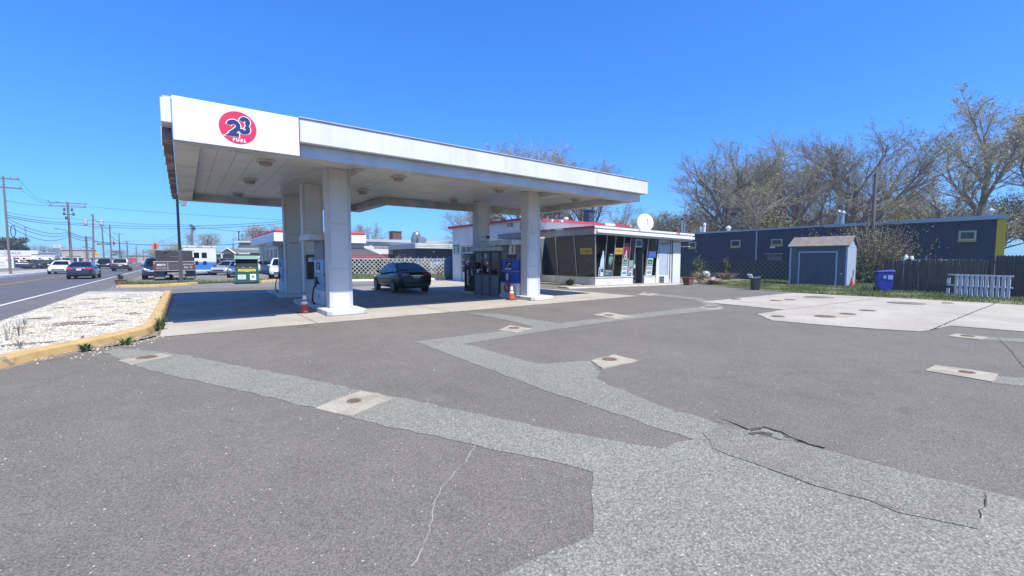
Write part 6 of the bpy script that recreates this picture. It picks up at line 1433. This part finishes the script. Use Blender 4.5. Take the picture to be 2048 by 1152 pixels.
# ------------------------------------------------------------------ far-left businesses
p = AD(14, 72); t = thing('price_sign', 'white notice board with green edge at the far pavement', 'sign', (p.x, p.y, 0), rad(8)); MB().box(-.95,-.05,.15,.95,.05,2.0).build('panel', W['wallwhite'], t); MB().box(.95,-.06,.15,1.1,.06,2.0).build('edge', W['teal'], t)
F = frame((0,-.052,0),(1,0,0),(0,0,1)); m = MB(); text_mb(F,'DIESEL',.30,-.8,.55,.003,sx=1,mb=m); text_mb(F,'SALE',.34,-.8,1.1,.003,mb=m); m.fbox(F,.35,.45,.001,.75,.65,.004).fbox(F,.35,.85,.001,.75,1.0,.004); m.build('lettering', W['teal'], t)
m = MB(); m.path([F(.45+.28*math.cos(i*.3),1.5+.22*math.sin(i*.3),.01) for i in range(22)], .03, 5, cap=False); m.build('emblem', W['green'], t)
p = AD(16, 88); t = thing('road_sign', 'blue grey diamond shaped road sign seen edge on', 'sign', (p.x, p.y, 0)); MB().tube((0,0,0),(0,0,2.2),.04).build('post', W['steel'], t); F = frame((0,-.05,2.9),(1,0,0),(0,0,1)); MB().fprism(F,[(0,-.85),(.34,0),(0,.85),(-.34,0)],0,.02).build('panel', W['transf'], t)
p = AD(77, 76); crown_tree(88, 78, 519.5, 3.2, 'low dark clipped hedge in front of the white vans', W['leafdk'], 91, 2500, .16, 'hedge', 'hedges by the rental lot', .0)
def bld(name, label, cat, px0, px1, d, ytop, mat, depth=4, base=0.0, rz=None):
    a, b = AD(px0, d), AD(px1, d); u = (b-a).normalized(); h = HZ(ytop, d); t = thing(name, label, cat, (a.x, a.y, 0), math.atan2(u.y, u.x)); L = (b-a).length
    MB().box(0,0,base,L,depth,h).build('wall', mat, t); return t, L, h
t, L, h = bld('brick_shop', 'brown brick shop with dark flat roof at the left edge', 'building', -80, -2, 104, 482, W['brick'], 1.5); MB().box(-.3,-.4,h,L+1.6,1.5,h+.5).build('roof', W['darkgrey'], t); MB().box(L+.01,.3,h-2.6,L+1.6,1.4,h-.01).build('sign_frame', W['sidinggrey'], t); MB().box(L+.2,.24,h-2.2,L+1.5,.298,h-.7).build('sign_panel', W['blgblue'], t)
t, L, h = bld('rental_office', 'long low white rental building behind the trucks', 'building', -20, 84, 120, 506, W['wallwhite']); MB().box(-.2,-.3,h,L+.2,4,h+.3).build('roof', W['roofgrey'], t); MB().box(2,-.06,h-2.2,L-1,-.01,h-1.2).build('red_band', W['red'], t)
t, L, h = bld('box_shop', 'beige box shaped shop with white columns across the road', 'building', 128, 171, 128, 499.5, W['skin']); MB().box(-.2,-.2,h,L+.2,4,h+.25).build('parapet', W['sillwhite'], t); MB().box(-.1,-.5,h-2.4,L+.1,-.01,h-2.1).build('canopy', W['wallwhite'], t); MB().box(1.2,-.05,0,L-.6,-.01,2.6).build('shopfront', W['garagepane'], t)
for x in (.3, L*.55, L*.8): MB().tube((x,-.4,0),(x,-.4,h-2.4),.22).build('column', W['wallwhite'], t)
t, L, h = bld('low_shop', 'long white low shop between the vans and the beige box shop', 'building', 92, 128, 140, 515, W['sillwhite']); MB().box(-.2,-.3,h,L+.2,4,h+.25).build('roof', W['roofgrey'], t); MB().box(1,-.04,.6,L-1,-.01,1.8).build('shopfront', W['garagepane'], t)
t, L, h = bld('corner_shop', 'small cream shop beside the black oncoming vehicle', 'building', 183, 196, 120, 515, W['sillwhite'], 6); MB().box(-.2,-.3,h,L+.2,6,h+.3).build('roof', W['wallwhite'], t); MB().box(.5,-.04,0,1.3,-.01,1.9).build('door', W['darkgrey'], t)
t, L, h = bld('distant_shop', 'tiny pale shop row at the end of the road', 'building', 255, 306, 230, 512, W['skin'], 4); MB().box(-.2,-.3,h,L+.2,4,h+.4).build('roof', W['sidinggrey'], t); MB().box(1,-.05,.2,L*.4,-.01,2.4).build('shopfront', W['red'], t)
def roadsign(px0, px1, y0, y1, d, label, mat, txt, tm, post=True):
    a, b = AD(px0, d), AD(px1, d); w = (b-a).length; c = (a+b)/2; z1, z0 = HZ(y0, d), HZ(y1, d); u = (b-a).normalized()
    t = thing('shop_sign', label, 'sign', (c.x, c.y, 0), math.atan2(u.y, u.x), 'shop signs along the road'); MB().box(-w/2,-.1,z0,w/2,.1,z1).build('panel', mat, t, bevel=.03)
    MB().tube((0,.0,0),(0,0,z0),.12).build('post', W['steel'], t)
    if txt: text_mb(frame((0,-.102,0),(1,0,0),(0,0,1)), txt, (z1-z0)*.6, 0, (z0+z1)/2, .004, 'CENTER', min(1.2, w*.85/(len(txt)*(z1-z0)*.36))).build('lettering', tm, t)
    return t
roadsign(113,127,490,496,125,'white oblong sign left of the double crossarm pole',W['wallwhite'],'TIRES',W['midgrey'])
roadsign(192,202,505,513,125,'yellow square sign above the black oncoming vehicle',W['yellow'],'SALE',W['brick'])
roadsign(228,236,502.5,511,135,'green and white sign left of the minivan',W['green'],'OPEN',W['paper'])
roadsign(237,248,502.5,507,140,'dark oblong sign above the minivan roof',W['darkgrey'],'AUTO',W['paper'])
roadsign(223,234,521,535,100,'red and white sign panel left of the minivan',W['wallwhite'],'SALE',W['red'])
roadsign(286,294,522,527,150,'small white sign at the end of the road',W['wallwhite'],'RENT',W['midgrey'])
# grey houses
def house(px0, px1, d, yeave, yridge, mat, label, depth=9, rise=None, y2=None):
    a, b = AD(px0, d), AD(px1, d); u = (b-a).normalized(); h = HZ(yeave, d); hr = HZ(yridge, d); L = (b-a).length
    t = thing('house', label, 'house', (a.x, a.y, 0), math.atan2(u.y, u.x), 'grey houses behind the parked cars'); MB().box(0,0,0,L,depth,h).build('wall', mat, t)
    m = MB(); e = .6
    m.add([(-e,-e,h),(L+e,-e,h),(L+e,depth+e,h),(-e,depth+e,h),(e*2,depth*.4,hr),(L-e*2,depth*.4,hr),(L-e*2,depth*.6,hr),(e*2,depth*.6,hr)], [(0,1,5,4),(1,2,6,5),(2,3,7,6),(3,0,4,7),(4,5,6,7),(3,2,1,0)]); m.build('roof', W['roofgreen'], t)
    MB().box(-e-.02,-e-.06,h-.22,L+e,-e-.001,h+.03).box(e*2,depth*.4-.05,hr,L-e*2,depth*.6+.05,hr+.18).build('trim', W['wallwhite'], t)
    for k in range(max(2, int(L/3.2))): x = 1+k*3.0; MB().box(x,-.05,h-2.0,x+.9,-.005,h-.7).build('window', W['garagepane'], t)
    return t, L, h
t, L, h = house(432, 500, 74, 506, 498, W['sidinggrey'], 'low grey house with green roof and small porch gable')
m = MB().add([(L*.36,-1.6,h-.1),(L*.78,-1.6,h-.1),(L*.57,-1.6,h+.75),(L*.36,1.5,h-.1),(L*.78,1.5,h-.1),(L*.57,1.5,h+.75)], [(0,1,2),(0,2,5,3),(2,1,4,5)]); m.build('porch_gable', W['roofgreen'], t); MB().path([(L*.33,-1.66,h-.18),(L*.57,-1.66,h+.78),(L*.81,-1.66,h-.18)], .12, 4).tube((L*.38,-1.5,0),(L*.38,-1.5,h-.2),.14).tube((L*.76,-1.5,0),(L*.76,-1.5,h-.2),.14).build('porch', W['wallwhite'], t)
t, L, h = house(484, 575, 80, 483, 471, W['sidinggrey'], 'tall two storey grey house with green roof behind the low one')
MB().add([(-.3,-2.2,h-1.9),(L,-2.2,h-1.9),(L,-.01,h-1.0),(-.3,-.01,h-1.0),(-.3,-2.2,h-3.0),(L,-2.2,h-3.0)], [(0,1,2,3)]).build('lower_roof', W['roofgreen'], t); MB().box(-.3,-2.3,h-2.15,L,-2.21,h-1.88).box(-.1,-.1,h-1.02,L,-.012,h-.75).build('trim', W['wallwhite'], t); MB().box(.3,-2.0,0,L,-.02,h-2.2).build('lower_wall', W['sidinggrey'], t)
# white diner with red cap (left face shaded, awnings on the right)
dn_ = thing('diner', 'white flat roofed diner with red roof cap and dark red striped awning', 'building', (8.4, 48, 0))
DW = dict(parent=dn_, world=True); DY = 48.0; a = PY(566, 468, DY); b = PY(728, 480, DY); zT = PY(720, 468, DY).z
MB().box(a.x, DY, 0, b.x, DY+17, zT-.5).build('wall', W['wallwhite'], **DW)
MB().box(a.x-.9, DY-.6, zT-1.05, b.x+.05, DY+17.5, zT-.18).build('parapet', M('parapet_white', '#dadde2', .6), bevel=.05, **DW); MB().box(a.x-.8, DY-.5, zT-.175, b.x, DY+17.4, zT+.14).build('roof_cap', W['red'], bevel=.08, **DW)
for k in range(5): MB().box(a.x-.05, DY+1+k*3, .7, a.x-.01, DY+2.6+k*3, 2.7).build('window', W['garagepane'], **DW)
for k in range(4): MB().box(a.x+1+k*1.7, DY-.05, .7, a.x+2.2+k*1.7, DY-.01, 2.5).build('window', W['garagepane'], **DW)
q0 = PY(700, 500, DY); q1 = PY(765, 512, DY-1.6)
MB().hexa([(q0.x-2, DY-2.4, 1.75),(q1.x+.3, DY-2.4, 1.75),(q1.x+.3, DY-.02, 1.75),(q0.x-2, DY-.02, 1.75)], [(q0.x-2, DY-1.9, 2.05),(q1.x-.1, DY-1.9, 2.05),(q1.x-1.3, DY-.02, 2.85),(q0.x-2, DY-.02, 2.85)]).build('awning', M('awning_dark', '#4a4648', .7), **DW)
MB().box(q0.x-2, DY-2.5, 1.62, q1.x+.5, DY-2.41, 1.78).box(q0.x-2, DY-2.06, 1.93, q1.x-.0, DY-1.98, 2.07).build('awning_trim', W['red'], **DW)
MB().box(q0.x-2, DY-2.2, 0, q1.x-.2, DY-.05, 1.6).build('porch', W['sidinggrey'], **DW)
# long white warehouse
wh = thing('warehouse', 'long low white warehouse with grey roof line behind the lattice fence', 'building', (21, 62, 0)); WW = dict(parent=wh, world=True); WY = 62.0; wa = PY(705, 473, WY); wb2 = PY(1010, 480, WY); zw = PY(760, 480, WY).z
MB().box(wa.x, WY, 0, wb2.x, WY+25, zw-.3).build('wall', W['wallwhite'], **WW); MB().hexa([(wa.x-.3,WY-.4,zw-.3),(wb2.x,WY-.4,zw-.3),(wb2.x,WY+25,zw-.3),(wa.x-.3,WY+25,zw-.3)], [(wa.x-.3,WY-.4,zw+.1),(wb2.x,WY-.4,zw+.1),(wb2.x,WY+25,zw+.6),(wa.x-.3,WY+25,zw+.6)]).build('roof', W['roofgrey'], **WW)
for (x0, x1, y0, y1) in ((748,787,490,497),):
    p0, p1 = PY(x0,y0,WY), PY(x1,y1,WY); MB().box(p0.x, WY-.05, p1.z, p1.x, WY-.01, p0.z).build('window', W['sidinggrey'], **WW)
MB().box(PY(741,490,WY).x-.15, WY-.08, 0, PY(741,490,WY).x+.15, WY-.02, zw-.31).build('downpipe', W['wallwhite'], **WW)
p0, p1 = PY(762,508,WY), PY(786,515,WY); MB().box(p0.x, WY-.06, 0, p1.x, WY-.01, p0.z).build('loading_door', W['brick'], **WW)
for (px_, y0, y1, w) in ((791,464,477,1.5),): 
    c = PY(px_, y1, WY+4); MB().box(c.x-w/2, WY+3.3, zw+.1, c.x+w/2, WY+4.7, PY(px_,y0,WY+4).z).build('roof_unit', W['hvac'], bevel=.05, **WW); MB().box(c.x-w/2-.1, WY+3.2, PY(px_,y0,WY+4).z+.002, c.x+w/2+.1, WY+4.8, PY(px_,y0,WY+4).z+.1).build('roof_unit_cap', W['darkgrey'], **WW); MB().tube((c.x-1.1,WY+4,zw+.1),(c.x-1.1,WY+4,zw+1.6),.06).build('roof_vent', W['steel'], **WW)
# dark blue shop with roof duct
bs = thing('blue_shop', 'low dark blue glazed shop with silver roof edge and big exhaust duct', 'building', (26, 56, 0)); SW = dict(parent=bs, world=True); SY = 54.0
a = PY(831, 490, SY); b = PY(960, 495, SY); zs = a.z+.15; xl = a.x
MB().box(xl, SY, 0, b.x, SY+7.9, zs-.6).build('wall', W['blgblue'], **SW); MB().box(xl-.6, SY-1.2, zs-.65, b.x, SY+7.9, zs+.05).build('roof_edge', W['roofgrey'], bevel=.04, **SW)
m = MB()
for k in range(3): m.box(xl-.4, SY-1.25, zs-.58+k*.22, b.x, SY-1.205, zs-.46+k*.22)
m.build('roof_stripe', W['wallwhite'], **SW)
for k in range(10): x = xl+.3+k*.95; MB().box(x, SY-.06, 0, x+.10, SY-.01, 2.0).build('window_post', W['wallwhite'], **SW)
MB().box(xl+.2, SY-.03, .4, b.x-.2, SY-.012, 1.7).build('window', W['paleblue'], **SW)
for k in range(4): MB().box(xl-.05, SY+1+k*1.6, .5, xl-.01, SY+2.2+k*1.6, 2.0).build('side_window', W['garagepane'], **SW)
c = PY(830, 487, SY+2); m = MB(); m.path([(c.x,SY+2,zs),(c.x,SY+2,zs+.8),(c.x+.15,SY+2,zs+1.25),(c.x+.55,SY+1.7,zs+1.4)], [.55,.55,.55,.5], 14); m.build('duct', W['vent'], smooth=True, **SW); MB().hexa([(c.x-.2,SY+.6,zs+.1),(c.x+.95,SY+.6,zs+.1),(c.x+.8,SY+1.4,zs+.05),(c.x-.1,SY+1.4,zs+.05)], [(c.x+.0,SY+.6,zs+.75),(c.x+1.15,SY+.6,zs+.75),(c.x+1.0,SY+1.4,zs+1.1),(c.x+.1,SY+1.4,zs+1.1)]).build('duct_hood', W['vent'], bevel=.03, **SW)
# white lattice fence
lattice('lattice_fence', 'long white diamond lattice fence behind the black sedan', (9.5, 45.2), (22.3, 41.0), 1.55, .12, W['lattice'], .41, .038, None, 6)
lf = lambda k: Vector((9.5,45.2,0)).lerp(Vector((22.3,41.0,0)), k)
for i in range(9):
    c = lf(.05+i*.115)+Vector((.3,.9,0)); bush('hedge', ('dark', 'twiggy', 'brownish', 'ragged', 'thin', 'dense', 'straggly', 'low', 'pale')[i]+' hedge clump behind the white lattice, '+('first', 'second', 'third', 'fourth', 'fifth', 'sixth', 'seventh', 'eighth', 'ninth')[i]+' from the left', 'hedge', (c.x, c.y, 0), 1.1, .5, 1.75, 1600, .09, W['leafdk'] if i < 5 else W['twig'], 200+i, 'hedge behind the lattice', 14)
c = lf(.06)+Vector((.7,-.5,0)); MB_ = thing('stump', 'dark stump in the grass at the lattice fence', 'stump', (c.x, c.y, 0)); MB().lathe([(.22,0),(.2,.5),(.14,.62)], n=10).box(.15,-.05,.2,.35,.05,.3).build('wood', W['bark'], MB_)
# bollards and tank by the garage
for (px_, lb) in ((876, 'left of the two slim dark bollards by the garage corner'), (883.5, 'right of the two slim dark bollards by the garage corner')):
    c = G(px_, 561.5); t = thing('bollard', lb, 'bollard', (c.x, c.y, 0), 0, 'bollards by the garage'); MB().lathe([(.07,0),(.07,.62),(.05,.68)], n=10).build('post', W['darkgrey'], t); MB().lathe([(.1,0),(.1,.03)], n=10).build('foot', W['darkgrey'], t)
c = AD(900, 34.5); t = thing('oil_tank', 'blue round tank beside the garage corner', 'tank', (c.x, c.y, 0)); t.scale = (.6,.6,.9); MB().lathe([(.5,.1),(.75,.3),(.8,1.0),(.75,1.7),(.5,1.95)], n=18).build('shell', M('tank_blue', '#2f4f6b', .5), t, smooth=True); MB().box(-.5,-.08,0,-.3,.08,.25).box(.3,-.08,0,.5,.08,.25).build('leg', W['darkgrey'], t)
c = PY(1107, 560, 19.5); car('van', pWhite, 'white van standing between the shop and the canopy column', (16.6, 18.2+5.0, 0), rad(4), name='cargo_van', cat='van') if False else None
# ------------------------------------------------------------------ weeds
for i, (px_, py_, n, h, sp, mt, lb) in enumerate(((322,660,60,.30,.13,'grass','leafy weed at the yellow kerb bend'), (252,690,26,.17,.15,'grass','spiky green weed at the foot of the yellow kerb'), (172,703,40,.15,.12,'leaf','dark weed clump in front of the yellow kerb'))):
    c = G(px_, py_); weedy('weed', lb, 'weed', (c.x, c.y, 0), n, h, sp, W[mt], 300+i, .018)
for i, (px_, py_, h, lb) in enumerate(((40,698,.28,'dry grey weed on the gravel near the left kerb'), (38,672,.42,'thin dry weed on the gravel left of the others'), (48,650,.22,'small grey weed on the gravel toward the road'), (322,597,.14,'tiny green weed on the gravel next to the kerb end'), (165,677,.10,'dark dead leaf clump on the gravel'), (15,680,.5,'tallest dry stalk on the gravel at the left edge'))):
    c = G(px_, py_, .1); weedy('dry_weed', lb, 'weed', (c.x, c.y, .1), 16, h*.8, h*.45, W['wood_pole'] if i != 3 else W['leaf'], 320+i, .004, 'weeds on the gravel bed')
# ------------------------------------------------------------------ sky, sun, camera
wd = bpy.data.worlds.new('World'); SC.world = wd; wd.use_nodes = True; nt = wd.node_tree
bg = nt.nodes['Background']; sk = nt.nodes.new('ShaderNodeTexSky'); sk.sky_type = 'NISHITA'; sk.sun_disc = False
EL = rad(57); sk.sun_elevation = EL; sk.sun_rotation = rad(176); sk.altitude = 0; sk.air_density = 1.0; sk.dust_density = .6; sk.ozone_density = 3.0
hs = nt.nodes.new('ShaderNodeHueSaturation'); hs.inputs['Saturation'].default_value = 1.2
def vmul(src, c):
    m = nt.nodes.new('ShaderNodeMix'); m.data_type = 'RGBA'; m.blend_type = 'MULTIPLY'; m.inputs['Factor'].default_value = 1; m.inputs['B'].default_value = (c[0], c[1], c[2], 1)
    nt.links.new(src, m.inputs['A']); return m.outputs['Result']
K = .13
gm = nt.nodes.new('ShaderNodeGamma'); gm.inputs['Gamma'].default_value = .76
nt.links.new(sk.outputs[0], hs.inputs['Color']); nt.links.new(vmul(hs.outputs[0], (K, K, K)), gm.inputs['Color'])
nt.links.new(vmul(gm.outputs[0], (.225/K, .55/K, 1.06/K)), bg.inputs['Color']); bg.inputs['Strength'].default_value = K
sd = Vector((.05, -.65, 1.0)).normalized()
hz = MB().box(-420, -60, -1.2, 420, 460, 26).build('haze', None if False else W['wire']); hz['kind'] = 'stuff'; hz.data.materials.clear()
hm = bpy.data.materials.new('haze_air'); hm.use_nodes = True; hn = hm.node_tree
hn.nodes.remove(hn.nodes['Principled BSDF']); pv = hn.nodes.new('ShaderNodeVolumePrincipled'); pv.inputs['Color'].default_value = (.85,.92,1,1); pv.inputs['Density'].default_value = .0008; pv.inputs['Anisotropy'].default_value = .2
hn.links.new(pv.outputs[0], hn.nodes['Material Output'].inputs['Volume']); hz.data.materials.append(hm)
l = bpy.data.lights.new('sun', 'SUN'); l.energy = 4.4; l.angle = rad(.53); l.color = (1, .955, .89)
so = bpy.data.objects.new('sun', l); COL.objects.link(so); so.rotation_euler = (-sd).to_track_quat('-Z', 'Y').to_euler()
cam = bpy.data.cameras.new('camera'); cam.sensor_width = 36; cam.lens = 36*FPX/2048; cam.clip_end = 3000; cam.clip_start = .05
co = bpy.data.objects.new('camera', cam); COL.objects.link(co); co.location = EYEP; co.rotation_euler = (math.pi/2-PITCH, 0, -YAW); SC.camera = co
SC.view_settings.view_transform = 'Standard'; SC.view_settings.look = 'None'; SC.view_settings.exposure = 0.75; SC.view_settings.gamma = 1
SC.cycles.max_bounces = 6; SC.cycles.transparent_max_bounces = 12; SC.cycles.caustics_reflective = False; SC.cycles.caustics_refractive = False
